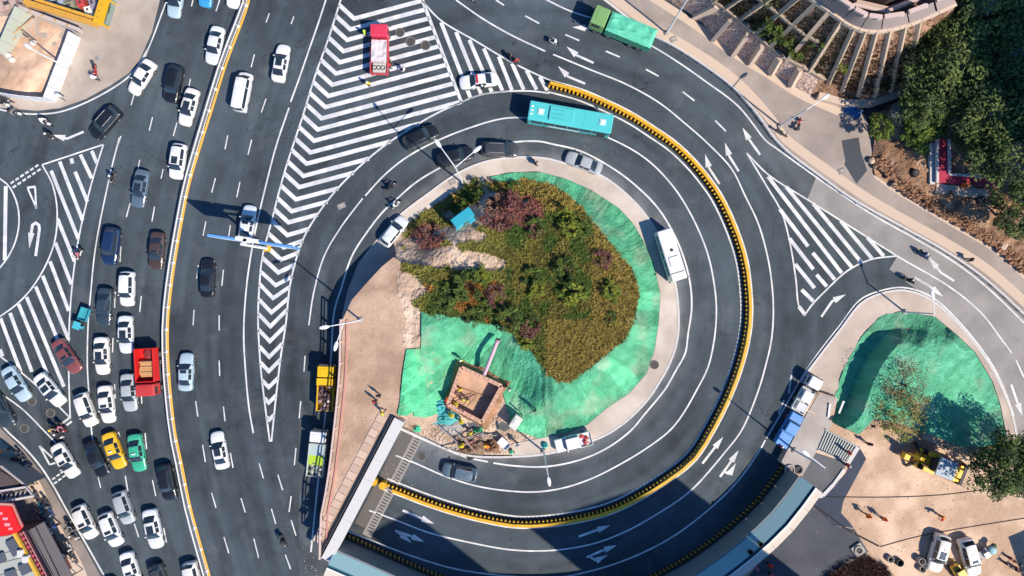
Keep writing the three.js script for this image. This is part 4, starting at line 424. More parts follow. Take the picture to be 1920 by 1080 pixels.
function carGeo(type) {
  if (geoC[type]) return geoC[type]; const T = CAR[type], hw = T.W / 2, rings = T.rows.map(([t, w, hs, hc, wr]) => {
    const W = hw * w, cab = hc !== undefined, top = cab ? hc : hs + .05, r = cab ? hw * (wr + .045) : W * .86, wc = cab ? W * .9 : W * .9; const x = T.L * (.5 - t);
    const half = [[W * .9, .2], [W * .985, .36], [W, .22 + (hs - .22) * .62], [W * .975, hs - .05], [wc, hs], [cab ? r : W * .84, cab ? hc - Math.min(.06, (hc - hs) * .5) : hs + .03], [(cab ? r : W * .84) * .8, cab ? hc - .012 : hs + .045], [0, top + (cab ? .01 : 0)]];
    const o = half.map(p => [x, p[1], p[0]]); for (let i = 6; i >= 0; i--) o.push([x, half[i][1], -half[i][0]]); o.forEach(p => { const k = 1 - Math.min(1, Math.abs(p[2]) / hw) ** 2; p[0] += k * (.2 * sst(.46, .05, t) - .17 * sst(.56, .97, t)); }); return o;
  });
  const kinds = {}; const add = (k, a, b, c) => (kinds[k] ??= []).push(...a, ...b, ...c);
  for (let i = 0; i < rings.length - 1; i++) for (let j = 0; j < 14; j++) {
    let k = 'body'; const top = j >= 5 && j <= 8; if (top && i >= T.ws[0] && i < T.ws[1]) k = 'windshield'; else if (top && i >= T.rw[0] && i < T.rw[1]) k = 'rear_window'; else if ((j == 4 || j == 9)) T.sw.forEach(([a, b]) => { if (i >= a && i < b) k = j == 4 ? 'side_window' : 'side_window2'; }); else if ((j == 6 || j == 7) && i >= T.sun[0] && i < T.sun[1]) k = 'roof_mid';
    const A = rings[i][j], B = rings[i][j + 1], Cc = rings[i + 1][j + 1], D = rings[i + 1][j]; add(k, A, B, Cc); add(k, A, Cc, D);
  }
  for (const e of [0, rings.length - 1]) for (let j = 1; j < 13; j++) e ? add('body', rings[e][0], rings[e][j], rings[e][j + 1]) : add('body', rings[e][0], rings[e][j + 1], rings[e][j]);
  for (let i = 0; i < rings.length - 1; i++) { add('body', rings[i][14], rings[i][0], rings[i + 1][0]); add('body', rings[i][14], rings[i + 1][0], rings[i + 1][14]); }
  const fin = a => { let g = new THREE.BufferGeometry(); g.setAttribute('position', new THREE.Float32BufferAttribute(a, 3)); g = toCreasedNormals(mergeVertices(g, 1e-3), .75); return uvM(g); };
  const o = { T }; for (const k in kinds) o[k] = fin(kinds[k]); if (o.body) { const p = o.body.attributes.position, n = o.body.attributes.normal; let s = 0; for (let i = 0; i < p.count; i++) if (p.getY(i) > .6) s += n.getY(i); if (s < 0) for (const k in kinds) { const a = kinds[k], b = []; for (let i = 0; i < a.length; i += 9) b.push(...a.slice(i, i + 3), ...a.slice(i + 6, i + 9), ...a.slice(i + 3, i + 6)); o[k] = fin(b); } }
  return geoC[type] = o;
}
const wheelG = (r, w) => geoC['w' + r + w] ??= (() => { const g = new THREE.LatheGeometry([[r * .62, -w / 2], [r * .92, -w / 2], [r, -w * .36], [r, w * .36], [r * .92, w / 2], [r * .62, w / 2]].map(a => new THREE.Vector2(...a)), 22); g.rotateX(Math.PI / 2); const c = new THREE.CylinderGeometry(r * .63, r * .63, w * .9, 18); c.rotateX(Math.PI / 2); return [g, c]; })();
function wheel(t, x, z, r = .33, w = .22) { const [a, b] = wheelG(r, w), m = obj('wheel', a, Mt.tyre, t); m.position.set(x, r, z); obj('rim', b, Mt.rim, m); }
const ell = (x, y, z, a, b, c, n = 12) => { const g = new THREE.SphereGeometry(1, n, 8); g.scale(a, b, c); g.translate(x, y, z); return g; };
const lampG = {};
function car(type, col, px, py, dx, dy, label, o = {}) {
  const G = carGeo(type), T = G.T, h0 = o.h ?? 0, t = thing(o.name ?? ({ sedan: 'sedan', suv: 'suv', hatch: 'hatchback', van: 'minivan' })[type], label, o.cat ?? (type == 'van' ? 'van' : 'car'), P(px, py, h0 + .8).setY(h0 + (o.up ?? 0)), head(dx, dy)), pm = paint(col == 'white' ? ['white', 'white', 'white2', 'white3'][(px * 7 + py * 3) % 4 | 0] : col); if (o.s) t.scale.set(o.s, 1, o.s); const pan = o.roof == 'glass' ? Mt.glass : pm;
  obj('body', G.body, pm, t); obj('windshield', G.windshield, Mt.glass, t); obj('rear_window', G.rear_window, o.panelvan ? pm : Mt.glass, t); obj('side_window', G.side_window, Mt.glass, t); obj('side_window', G.side_window2, Mt.glass, t); obj(o.roof == 'glass' ? 'glass_roof' : 'roof', G.roof_mid, pan, t);
  const xr = T.rows[9][0], yr = T.rows[9][3] + .004, X = f => T.L * (.5 - f);
  if (o.roof == 'sun') obj('sunroof', box(X(xr + .0), yr - .005, 0, .42, .035, .82, .015), Mt.glass, t); if (o.roof == 'pano') { const g = box(X(xr + .045), yr - .002, 0, 1.02, .035, .86, .015); obj('sunroof', g, Mt.glass, t); }
  if (o.rails) for (const s of [-1, 1]) obj('roof_rail', box(X(.6), yr - .02, s * T.W * .32, T.L * .4, .05, .05, .02), Mt.steel, t);
  for (const s of [-1, 1]) { for (const f of [.185, .8]) wheel(t, X(f), s * (T.W / 2 - .1)); const cw = T.rows[5]; obj('mirror', ell(X(cw[0] + .055), cw[2] + .03, s * (T.W / 2 + .09), .1, .075, .13), pm, t); obj('headlight', ell(X(.035), T.rows[2][2] - .09, s * T.W * .36, .16, .07, .17), Mt.lamp, t); obj('taillight', ell(X(.982), T.rows[18][2] - .14, s * T.W * .35, .1, .08, .19), Mt.tail, t); }
  if (type != 'van') obj('roof_aerial', box(X(.66), T.rows[12][3] + .05, 0, .24, .09, .05, .02), pm, t); obj('number_plate', box(X(.999) - .01, .55, 0, .03, .13, .44), M([.1, .2, .5], .5), t);
  if (o.taxi) obj('roof_sign', box(X(.5), yr + .08, 0, .18, .16, .5, .04), Mt.white, t);
  if (o.police) { obj('light_bar', box(X(.47), yr + .07, 0, .26, .13, 1.1, .04), M([.55, .02, .03], .3), t); obj('rear_panel', box(X(.91), .985, 0, .42, .02, .95), Mt.dark, t); } return t;
}
[['sedan', 'ice', 329, -4, -.16, 1, 'pale blue-grey sedan cut by the top edge beside the left kerb line'], ['hatch', 'sky', 388, -20, -.18, 1, 'bright blue car cut by the top edge'], ['sedan', 'white', 441, -22, -.2, 1, 'white car cut by the top edge beside the median railing'],
['sedan', 'white', 265, 144, -.53, .85, 'white sedan turning out by the sandy corner lot'], ['suv', 'black', 325, 157, -.2, .98, 'black car between the turning white sedan and the median, without sunroof'], ['sedan', 'white', 353, 200, -.27, .96, 'white sedan with dark sunroof just below the black car at the upper left', { roof: 'pano' }], ['sedan', 'white', 402, 84, -.22, .98, 'white car beside the median railing near the top, above the white sunroof sedan'], ['suv', 'black', 197, 230, -.66, .74, 'black car turning alone at the mouth of the left side road', { rails: 1 }],
['van', 'white', 455, 173, .19, -.98, 'white minivan with plain roof in the up-going lane near the top'], ['sedan', 'white', 526, 118, .17, -.98, 'white sedan with dark glass roof right of the white minivan', { roof: 'pano' }], ['suv', 'white', 333, 302, -.14, .99, 'white car with dark sunroof hugging the median opposite the left hatched triangle', { roof: 'pano', s: .95 }], ['sedan', 'slate', 262, 353, -.17, .98, 'blue-grey sedan with dark sunroof beside the left hatched field', { roof: 'pano' }], ['suv', 'navy', 208, 461, -.13, .99, 'dark blue car beside the left hatched field'], ['sedan', 'brown', 293, 470, -.08, 1, 'dark brown sedan tight against the median railing', { roof: 'sun' }],
['sedan', 'black', 389, 522, .02, -1, 'black sedan driving alone up the right carriageway'], ['sedan', 'pearl', 463, 420, .15, -.99, 'white sedan with dark sunroof partly under the blue road sign', { roof: 'sun' }], ['suv', 'white', 238, 541, -.02, 1, 'white car beside the dark slate one, sixth along the queue', { s: .93 }], ['sedan', 'dkslate', 195, 575, -.08, 1, 'dark slate sedan right of the teal cargo tricycle'], ['sedan', 'white', 235, 627, .02, 1, 'white car with a big dark sunroof touching the red truck corner', { roof: 'pano' }], ['sedan', 'white', 190, 667, .04, 1, 'white car with a big dark sunroof left of the one by the red truck', { roof: 'pano' }], ['sedan', 'maroon', 124, 668, .56, .83, 'faded maroon sedan crossing the end of the hatched field', { roof: 'sun' }], ['sedan', 'ice', 29, 720, .52, .86, 'pale ice blue sedan at the left edge joining from the slip lane'], ['sedan', 'white', 92, 731, .62, .79, 'white car with an all-glass dark roof at the tip of the hatched field', { roof: 'glass' }], ['suv', 'white', 161, 768, .35, .94, 'plain white car with a wide windscreen edging into the queue', { s: .93 }], ['sedan', 'white', 199, 758, .12, .99, 'white car with a narrow sunroof left of the silver sedan', { roof: 'sun' }], ['sedan', 'silver', 241, 736, .08, 1, 'silver sedan directly left of the red truck cab'],
['sedan', 'ice', 348, 698, .02, -1, 'pale blue sedan with narrow sunroof going up, right of the red truck', { roof: 'sun' }], ['suv', 'dkslate', 0, 768, .5, .86, 'dark teal-grey car cut by the left edge'], ['sedan', 'white', 121, 864, .5, .86, 'white sedan with a narrow sunroof by the triangle give-way mark', { roof: 'sun' }], ['sedan', 'black', 180, 861, .4, .92, 'black sedan left of the yellow taxi'], ['sedan', 'yellow', 213, 845, .34, .94, 'yellow taxi in the queue', { taxi: 1, cat: 'taxi', name: 'taxi' }], ['sedan', 'mint', 256, 849, .15, .99, 'mint green taxi right of the yellow one', { taxi: 1, cat: 'taxi', name: 'taxi' }], ['suv', 'black', 313, 904, .2, .98, 'black car against the median below the mint taxi', { s: .98 }], ['sedan', 'white', 411, 845, -.19, -.98, 'white sedan with dark sunroof going up alone at the lower middle', { roof: 'pano' }], ['hatch', 'silver', 231, 952, .33, .94, 'silver wagon between the yellow taxi and the white pair below'], ['hatch', 'white', 158, 979, .43, .9, 'white hatchback with a narrow sunroof nearest the left pavement', { roof: 'sun', s: 1.06 }], ['hatch', 'white', 207, 993, .38, .92, 'white hatchback with a narrow sunroof, right one of the lower left pair', { roof: 'sun' , s: 1.05 }], ['sedan', 'white', 286, 992, .2, .98, 'white sedan with a large dark sunroof below the black car by the median', { roof: 'pano', s: 1.06 }], ['sedan', 'white', 245, 1070, .3, .95, 'white sedan cut by the bottom edge, left of the other two', { roof: 'sun' }], ['suv', 'dkgrey', 300, 1092, .3, .95, 'dark car cut by the bottom edge between two white ones'], ['suv', 'white', 361, 1088, .22, .97, 'white car cut by the bottom edge beside the median'], ['sedan', 'white', 214, 1122, .3, .95, 'car just below the bottom edge behind the lower left queue'],
['sedan', 'white', 897, 151, -.99, .12, 'white patrol car with a red light bar on the hatched triangle', { police: 1, cat: 'patrol car', name: 'patrol_car' }], ['suv', 'black', 788, 257, .9, -.43, 'black car in the outer of the two inner loop lanes', { s: .98 }], ['suv', 'black', 853, 294, .96, -.26, 'black car in the lane beside the island lamp', { s: .98 }], ['suv', 'dkgrey', 937, 280, 1, .03, 'dark grey car ahead of the black one beside the island', { rails: 1 }], ['sedan', 'silver', 1095, 305, -.93, -.36, 'silver sedan parked against the top kerb of the island'], ['hatch', 'pearl', 738, 434, .62, -.78, 'pale car parked by the left kerb of the island'], ['hatch', 'slate', 862, 886, -.975, -.2, 'dark blue-grey wagon entering the ramp below the island', { rails: 1, s: 1.05 }],
['suv', 'white', 1760, 1037, -.27, .96, 'white car with a large grey sunroof in the sandy yard, left one of two', { roof: 'pano', h: 1, s: 1.02 }], ['suv', 'white', 1819, 1045, .26, .97, 'white car with a small grey sunroof in the sandy yard, right one of two', { roof: 'sun', h: 1, s: 1.02 }]].forEach(([ty, c, x, y, dx, dy, l, o]) => car(ty, c, x, y, dx, dy, l, o));
// ---------- trucks, bus, works vehicles ----------
const pane = (name, x, y, z, sx, sy, sz, t) => obj(name, box(x, y, z, sx, sy, sz, Math.min(sx, sy, sz) * .3), Mt.glass, t);
const rockG = new THREE.IcosahedronGeometry(1, 1);
function truck(o, px, py, dx, dy, label) {
  const h0 = o.h ?? 0, t = thing(o.name ?? 'dump_truck', label, 'truck', P(px, py, h0 + 1.6).setY(h0), head(dx, dy)), L = o.L, W = o.W, cl = o.cab, ch = o.ch, f = L / 2, cm = M(o.cc, .4), bm = M(o.bc, .55), r = o.wr ?? .48;
  obj('chassis', mg([box(0, .75, 0, L * .98, .22, W * .45), box(f - cl / 2, .62, 0, cl, .35, W * .85)]), Mt.dark, t);
  obj('cab', box(f - cl / 2, .7 + (ch - .7) / 2, 0, cl, ch - .7, W * .96, .16), cm, t); pane('windshield', f - .02, ch - .72, 0, .1, .75, W * .8, t); for (const s of [-1, 1]) { pane('side_window', f - cl * .45, ch - .65, s * W * .48, cl * .55, .6, .06, t); obj('mirror', mg([box(f - .1, ch - .6, s * (W / 2 + .22), .1, .45, .16, .03), beam(new THREE.Vector3(f - .15, ch - .4, s * W * .46), new THREE.Vector3(f - .1, ch - .4, s * (W / 2 + .25)), .04, .04)]), Mt.dark, t); obj('headlight', ell(f + .02, .85, s * W * .36, .06, .12, .18), Mt.lamp, t); obj('taillight', box(-f, .85, s * W * .4, .06, .16, .2), Mt.tail, t); }
  obj('roof_panel', box(f - cl * .55, ch + .015, 0, cl * .6, .06, W * .6, .02), cm, t); if (o.visor) obj('sun_visor', box(f + .1, ch - .1, 0, .3, .06, W * .8, .02), Mt.dark, t);
  const bl = L - cl - .25, bx = -f + bl / 2, bh = o.bh, y0 = 1.05; obj('bed_floor', box(bx, y0, 0, bl, .16, W), bm, t);
  for (const s of [-1, 1]) obj('side_board', box(bx, y0 + bh / 2, s * (W / 2 - .06), bl, bh, .1, .03), bm, t); obj('tailgate', box(bx - bl / 2 + .06, y0 + bh / 2, 0, .1, bh, W - .26, .03), bm, t); obj('headboard', box(bx + bl / 2 - .06, y0 + bh / 2 + .1, 0, .12, bh + .2, W - .26, .03), bm, t);
  for (const s of [-1, 1]) { obj('top_rail', box(bx, y0 + bh + .04, s * (W / 2 - .06), bl, .1, .16, .03), bm, t); for (const x of [f - cl * .5, -f + bl * .22, -f + bl * .22 + r * 2.2, ...(o.axles ? [f - cl - .9] : [])]) wheel(t, x, s * (W / 2 - .18), r, .3); obj('mudguard', box(-f + bl * .22 + r, r * 2 + .12, s * (W / 2 - .2), r * 4.4, .06, .42, .02), Mt.dark, t); }
  const top = y0 + bh; return { t, bx, bl, top, y0, W, bh };
}
{ const k = truck({ L: 6.2, W: 2.5, cab: 1.55, ch: 2.45, cc: [.55, .05, .05], bc: [.62, .012, .012], bh: 1.15 }, 276, 697, .05, 1, 'red dump truck carrying tan planks in the queue by the median'); for (let i = 0; i < 9; i++) obj('plank', box(k.bx + k.bl * .22 - i * .23 + .5, k.y0 + .55 + (i % 3) * .06, rr(-.12, .12), .21, .09, 1.75 + rr(-.1, .1), .02), i % 2 ? M([.62, .35, .15], .8) : M([.55, .30, .13], .8), k.t); obj('plank_stack', box(k.bx + k.bl * .1, k.y0 + .3, 0, 2.1, .44, 1.7, .02), Mt.wood, k.t); obj('earth_load', (() => { const g = new THREE.SphereGeometry(1, 16, 8); g.scale(.8, .35, .8); g.translate(k.bx - k.bl * .33, k.y0 + .15, -.2); return g; })(), M([.22, .03, .03], .9), k.t); for (let i = 0; i < 3; i++) obj('front_mark', box(3.13, 1.4, -.5 + i * .42, .03, .2, .26), Mt.white, k.t); }
{ const k = truck({ name: 'flatbed_truck', L: 6.3, W: 2.35, cab: 1.6, ch: 2.3, cc: [.66, .05, .10], bc: [.55, .07, .09], bh: .5 }, 711, 93, .02, -1, 'red cab truck with a pale load parked on the chevron field'); obj('load_sheet', (() => { const g = new THREE.BoxGeometry(2.9, .5, 1.95, 20, 4, 16), p = g.attributes.position; for (let i = 0; i < p.count; i++) if (p.getY(i) > 0) p.setY(i, .2 + (fbm(p.getX(i) * 2, p.getZ(i) * 2 + 4, 3)) * .4); g.translate(k.bx + .7, k.y0 + .4, 0); g.computeVertexNormals(); return g; })(), M([.68, .60, .62], .8), k.t); for (let i = 0; i < 4; i++) obj('cone_stack', (() => { const g = new THREE.ConeGeometry(.16, .7, 10); g.rotateZ(1.2); g.translate(k.bx - .55 + rr(-.2, .2), k.top + .1, -.7 + i * .42); return g; })(), i % 2 ? Mt.dark : Mt.red, k.t); obj('mesh_stack', box(k.bx - 1.45, k.y0 + .3, .05, 1.2, .5, 1.7, .04), M([.55, .52, .48], .8), k.t); for (let i = 0; i < 3; i++) obj('hose', (() => { const g = new THREE.TorusGeometry(.26, .05, 6, 18); g.rotateX(Math.PI / 2); g.translate(k.bx - 1.45, k.y0 + .6, -.55 + i * .55); return g; })(), Mt.dark, k.t); }
{ const k = truck({ L: 6.0, W: 2.2, cab: 1.45, ch: 2.4, cc: [.78, .48, .01], bc: [.72, .42, .02], bh: .7, visor: 1 }, 611, 728, .05, -1, 'yellow cab truck with a rubble filled bed beside the plaza railing'); obj('cab_hood', box(k.bx + k.bl * .42, 2.35, 0, .9, .1, 2.1, .04), M([.8, .48, .01], .5), k.t); const cs = [M([.10, .06, .06], .9), M([.2, .13, .13], .9), M([.07, .045, .05], .9), M([.5, .44, .4], .9)]; for (let i = 0; i < 40; i++) { const m = obj('rubble_lump', rockG, cs[i % 7 == 0 ? 3 : i % 3], k.t); m.position.set(k.bx + rr(-.46, .38) * k.bl, k.y0 + .4 + rr(0, .35), rr(-.8, .8)); m.scale.set(rr(.15, .38), rr(.12, .25), rr(.15, .34)); m.rotation.y = R() * 6; } }
{ const k = truck({ L: 6.0, W: 2.2, cab: 1.4, ch: 2.35, cc: [.80, .80, .80], bc: [.45, .50, .48], bh: .9, visor: 1 }, 595, 850, .1, -1, 'white cab truck with a half green bed below the yellow truck'); obj('cover', box(k.bx + k.bl * .31, k.top - .04, 0, k.bl * .34, .08, 1.95, .03), M([.42, .52, .52], .6), k.t); obj('cover', box(k.bx, k.top - .08, 0, k.bl * .3, .08, 1.95, .03), M([.42, .60, .04], .6), k.t); for (let i = 0; i < 22; i++) { const m = obj('rubble_lump', rockG, i % 3 ? M([.16, .18, .15], .9) : M([.4, .4, .38], .9), k.t); m.position.set(k.bx + rr(-.46, -.05) * k.bl, k.top - .35 + rr(0, .2), rr(-.8, .8)); m.scale.set(rr(.15, .36), .16, rr(.15, .34)); } }
{ const k = truck({ L: 8.6, W: 2.55, cab: 2.0, ch: 2.9, cc: [.20, .38, .14], bc: [.06, .30, .18], bh: 1.35, axles: 1, wr: .52 }, 1167, 55, -.925, -.38, 'green dump truck under a wrinkled mint tarpaulin on the upper road'); const g = new THREE.PlaneGeometry(k.bl, k.W + .1, 50, 24), p = g.attributes.position; for (let i = 0; i < p.count; i++) { const x = p.getX(i), y = p.getY(i), e = Math.min(1, (k.bl / 2 - Math.abs(x)) * 2.5, (k.W / 2 - Math.abs(y)) * 2.5); p.setZ(i, k.top + .12 + Math.max(-.15, e) * .32 * fbm(x * .6 + 3, y * .8, 2) + (1 - Math.abs(vn(x * 1.1 + y * .9, y * 1.3 - x * .4) * 2 - 1)) * .16 * Math.max(0, e)); } g.rotateX(-Math.PI / 2); g.translate(k.bx, 0, 0); g.computeVertexNormals(); obj('tarpaulin', uvM(g), M([.12, .58, .38], .7, { side: THREE.DoubleSide }), k.t); for (const s of [-1, 1]) for (let i = 0; i < 5; i++) obj('strap', box(k.bx + (i - 2) * k.bl * .22, k.top - .1, s * (k.W / 2 + .01), .06, .5, .04), Mt.dark, k.t); }
{ // pickup parked on the island edge
  const t = thing('pickup_truck', 'white pickup with red goods in its bed parked on the lower island pavement', 'pickup truck', P(1075, 829, 1.0).setY(.12), head(-.97, .24)); const w = paint('white');
  obj('body', mg([box(1.75, .72, 0, 1.4, .62, 1.8, .14), box(.1, .7, 0, 2.1, .7, 1.84, .1), box(-1.6, .62, 0, 1.7, .42, 1.84, .06)]), w, t); obj('cab', box(.1, 1.25, 0, 1.9, .62, 1.55, .16), w, t); pane('windshield', 1.02, 1.27, 0, .34, .42, 1.42, t); pane('rear_window', -.84, 1.3, 0, .08, .36, 1.2, t); for (const s of [-1, 1]) { pane('side_window', .1, 1.3, s * .76, 1.5, .36, .06, t); obj('side_board', box(-1.6, .95, s * .88, 1.7, .4, .08, .03), w, t); wheel(t, 1.55, s * .82, .36, .22); wheel(t, -1.55, s * .82, .36, .22); obj('mirror', ell(.95, 1.05, s * 1.0, .09, .08, .12), w, t); obj('headlight', ell(2.4, .75, s * .65, .08, .1, .16), Mt.lamp, t); } obj('tailgate', box(-2.45, .95, 0, .08, .4, 1.7, .03), w, t);
  for (let i = 0; i < 8; i++) { const m = obj('red_bag', rockG, i % 3 ? M([.5, .05, .06], .8) : M([.5, .45, .4], .8), t); m.position.set(-1.6 + rr(-.6, .6), 1.0, rr(-.6, .6)); m.scale.set(.34, .2, .28); } }
{ // turquoise bus
  const t = thing('bus', 'turquoise city bus on the top of the loop beside the yellow barrier', 'bus', P(1069, 222, 2.2).setY(0), head(.985, .172)), c = paint('bus'); obj('body', box(0, 1.72, 0, 11, 2.6, 2.5, .16), c, t); obj('skirt', box(0, .5, 0, 10.8, .5, 2.42, .05), Mt.dark, t);
  pane('windshield', 5.46, 1.9, 0, .12, 1.5, 2.2, t); pane('rear_window', -5.46, 2.2, 0, .1, .8, 1.9, t); for (const s of [-1, 1]) { for (let i = 0; i < 6; i++) pane('side_window', 3.9 - i * 1.62, 2.15, s * 1.235, 1.5, .95, .07, t); for (const x of [3.2, -2.9]) wheel(t, x, s * 1.1, .5, .3); obj('mirror', mg([box(5.55, 2.5, s * 1.45, .14, .5, .22, .04), beam(new THREE.Vector3(5.3, 2.75, s * 1.2), new THREE.Vector3(5.55, 2.75, s * 1.45), .05, .05)]), Mt.dark, t); obj('side_stripe', box(-.6, 1.1, s * 1.255, 4.2, .28, .03, .01), Mt.white, t); obj('headlight', ell(5.48, .95, s * .95, .06, .14, .2), Mt.lamp, t); obj('taillight', box(-5.5, 1.1, s * 1.0, .04, .4, .16), Mt.tail, t); }
  obj('door', box(4.4, 1.5, 1.26, 1.1, 2.1, .05, .02), Mt.glass, t); for (const x of [-3.9, 4.2]) { const h = obj('roof_hatch', box(x, 3.06, 0, .85, .1, .85, .04), M([.42, .68, .66], .5), t); obj('hatch_lid', box(x, 3.13, 0, .5, .07, .5, .03), Mt.white, h); } obj('air_unit', box(-1.2, 3.1, 0, 3.2, .16, 1.9, .07), c, t); for (const z of [-.55, 0, .55]) for (let i = 0; i < 6; i++) obj('roof_vent', box(-2.3 + i * .26, 3.19, z, .15, .03, .1), M([.05, .3, .32], .6), t); obj('vent_frame', box(-2.75, 3.19, 0, .08, .04, 1.5, .01), M([.04, .22, .25], .6), t); for (let i = 0; i < 3; i++) obj('roof_mark', box(-5.05, 3.03, -.5 + i * .5, .3, .03, .22), Mt.white, t); obj('seam', box(1.8, 3.025, 0, .04, .02, 2.2), M([.07, .42, .43], .6), t); }
{ // white coach partly hidden in the photograph by lettering
  const t = thing('coach', 'white minibus in the inner loop lane right of the island', 'bus', P(1258, 478, 1.9).setY(0), head(.3, .954)), c = paint('white'); obj('body', box(0, 1.5, 0, 6.9, 2.2, 2.1, .2), c, t); obj('skirt', box(0, .5, 0, 6.8, .3, 2.0, .05), Mt.dark, t); pane('windshield', 3.3, 1.95, 0, .34, 1.1, 1.85, t); pane('rear_window', -3.42, 1.9, 0, .1, .7, 1.5, t); for (const s of [-1, 1]) { for (let i = 0; i < 5; i++) pane('side_window', 2.1 - i * 1.12, 1.95, s * 1.03, 1.0, .7, .07, t); wheel(t, 2.2, s * .92, .42, .26); wheel(t, -2.0, s * .92, .42, .26); obj('mirror', ell(3.4, 2.0, s * 1.25, .1, .22, .12), Mt.dark, t); obj('headlight', ell(3.44, .95, s * .75, .06, .12, .18), Mt.lamp, t); } obj('roof_vent', ell(-.6, 2.62, -.1, .22, .08, .22), Mt.dark, t); obj('roof_seam', box(2.4, 2.61, 0, .1, .02, 1.8), Mt.dark, t); obj('air_unit', box(.9, 2.65, 0, 1.3, .14, 1.3, .06), c, t); }
{ // small white truck and blue truck by the deck
  let t = thing('box_truck', 'small white truck parked under the deck edge above the blue truck', 'truck', P(1514, 737, 1.2).setY(0), head(.49, -.87)); const w = paint('white'); obj('cab', box(1.6, 1.15, 0, 1.5, 1.5, 1.75, .2), w, t); pane('windshield', 2.3, 1.45, 0, .3, .62, 1.5, t); for (const s of [-1, 1]) { pane('side_window', 1.65, 1.45, s * .86, .9, .5, .06, t); wheel(t, 1.5, s * .78, .36, .22); wheel(t, -1.4, s * .78, .36, .22); obj('mirror', ell(2.2, 1.4, s * 1.0, .08, .16, .1), Mt.dark, t); obj('side_board', box(-1.1, 1.1, s * .9, 3.3, .4, .07, .02), w, t); } obj('bed_floor', box(-1.1, .85, 0, 3.4, .15, 1.8), M([.45, .47, .48], .6), t); obj('chassis', box(0, .6, 0, 5.2, .25, .9), Mt.dark, t); obj('load_box', box(-.5, 1.3, .05, 1.5, .8, 1.3, .06), w, t); obj('load_box', box(-2.0, 1.2, .1, 1.1, .6, 1.2, .06), M([.6, .62, .64], .6), t); obj('tailgate', box(-2.78, 1.1, 0, .07, .4, 1.75, .02), w, t);
  t = thing('pickup_truck', 'blue pickup truck in the shade of the deck wall', 'pickup truck', P(1480, 806, 1.1).setY(0), head(.5, -.866)); const b = M([.07, .26, .62], .4); obj('body', mg([box(1.6, .85, 0, 1.6, .8, 1.8, .16), box(-.6, .75, 0, 3.4, .6, 1.8, .08)]), b, t); obj('cab', box(.3, 1.35, 0, 1.5, .7, 1.6, .16), b, t); pane('windshield', 1.08, 1.35, 0, .32, .5, 1.45, t); obj('bed_cover', box(-1.5, 1.2, 0, 1.9, .2, 1.7, .08), b, t); for (const s of [-1, 1]) { pane('side_window', .3, 1.42, s * .79, 1.1, .4, .06, t); wheel(t, 1.5, s * .8, .36, .22); wheel(t, -1.5, s * .8, .36, .22); obj('mirror', ell(1.0, 1.2, s * 1.0, .08, .08, .12), b, t); obj('headlight', ell(2.38, .95, s * .65, .06, .1, .18), Mt.lamp, t); } obj('tailgate', box(-2.4, .95, 0, .08, .5, 1.65, .03), b, t); }
{ // backhoe loader
  const t = thing('backhoe_loader', 'yellow backhoe loader with a grey cab roof in the sandy yard', 'digger', P(1758, 872, 3).setY(1), head(.93, .37)), Y = M([.80, .50, .03], .45); t.scale.setScalar(1.22); obj('chassis', mg([box(.3, 1.0, 0, 3.4, .6, 1.1, .1), box(2.0, 1.35, 0, 1.6, .75, 1.0, .14)]), Y, t); obj('cab', box(.2, 1.95, 0, 1.6, 1.5, 1.6, .1), Mt.glass, t); obj('cab_roof', box(.2, 2.78, 0, 2.0, .16, 1.95, .07), M([.40, .46, .52], .6), t); obj('roof_edge', box(1.32, 2.74, 0, .34, .2, 1.95, .06), Y, t);
  for (const s of [-1, 1]) { obj('lift_arm', mg([beam(new THREE.Vector3(1.2, 1.9, s * .78), new THREE.Vector3(3.1, .8, s * .78), .26, .4), beam(new THREE.Vector3(.6, 1.5, s * .78), new THREE.Vector3(1.3, 1.9, s * .78), .26, .3)]), Y, t); wheel(t, 2.1, s * .85, .55, .4); wheel(t, -.7, s * .85, .8, .5); obj('fender', box(-.7, 1.68, s * .85, 1.3, .1, .5, .04), Y, t); obj('stabiliser', beam(new THREE.Vector3(-1.9, 1.2, s * .5), new THREE.Vector3(-2.1, .1, s * 1.35), .24, .24), Mt.dark, t); }
  obj('bucket', mg([box(3.5, .45, 0, .1, .8, 2.3), box(3.9, .12, 0, .8, .1, 2.3), box(3.85, .45, 1.12, .75, .7, .08), box(3.85, .45, -1.12, .75, .7, .08)]), Mt.dark, t); obj('boom', mg([beam(new THREE.Vector3(-1.7, 1.1, 0), new THREE.Vector3(-2.5, 2.7, 0), .36, .45), beam(new THREE.Vector3(-2.5, 2.7, 0), new THREE.Vector3(-2.9, 1.2, 0), .3, .36)]), Y, t); obj('rear_bucket', box(-2.95, .8, .35, .7, .7, .8, .12), Y, t); obj('counter_frame', box(-1.75, .85, 0, .3, .7, 2.0, .06), Y, t); obj('hoses', mg([0, 1, 2].map(i => { const g = new THREE.TorusGeometry(.35, .04, 6, 14, 3.14); g.translate(-1.3, 1.5, -.3 + i * .3); return g; })), Mt.black, t); obj('beacon', ell(1.2, 2.95, -.85, .14, .16, .14), Mt.red, t); }
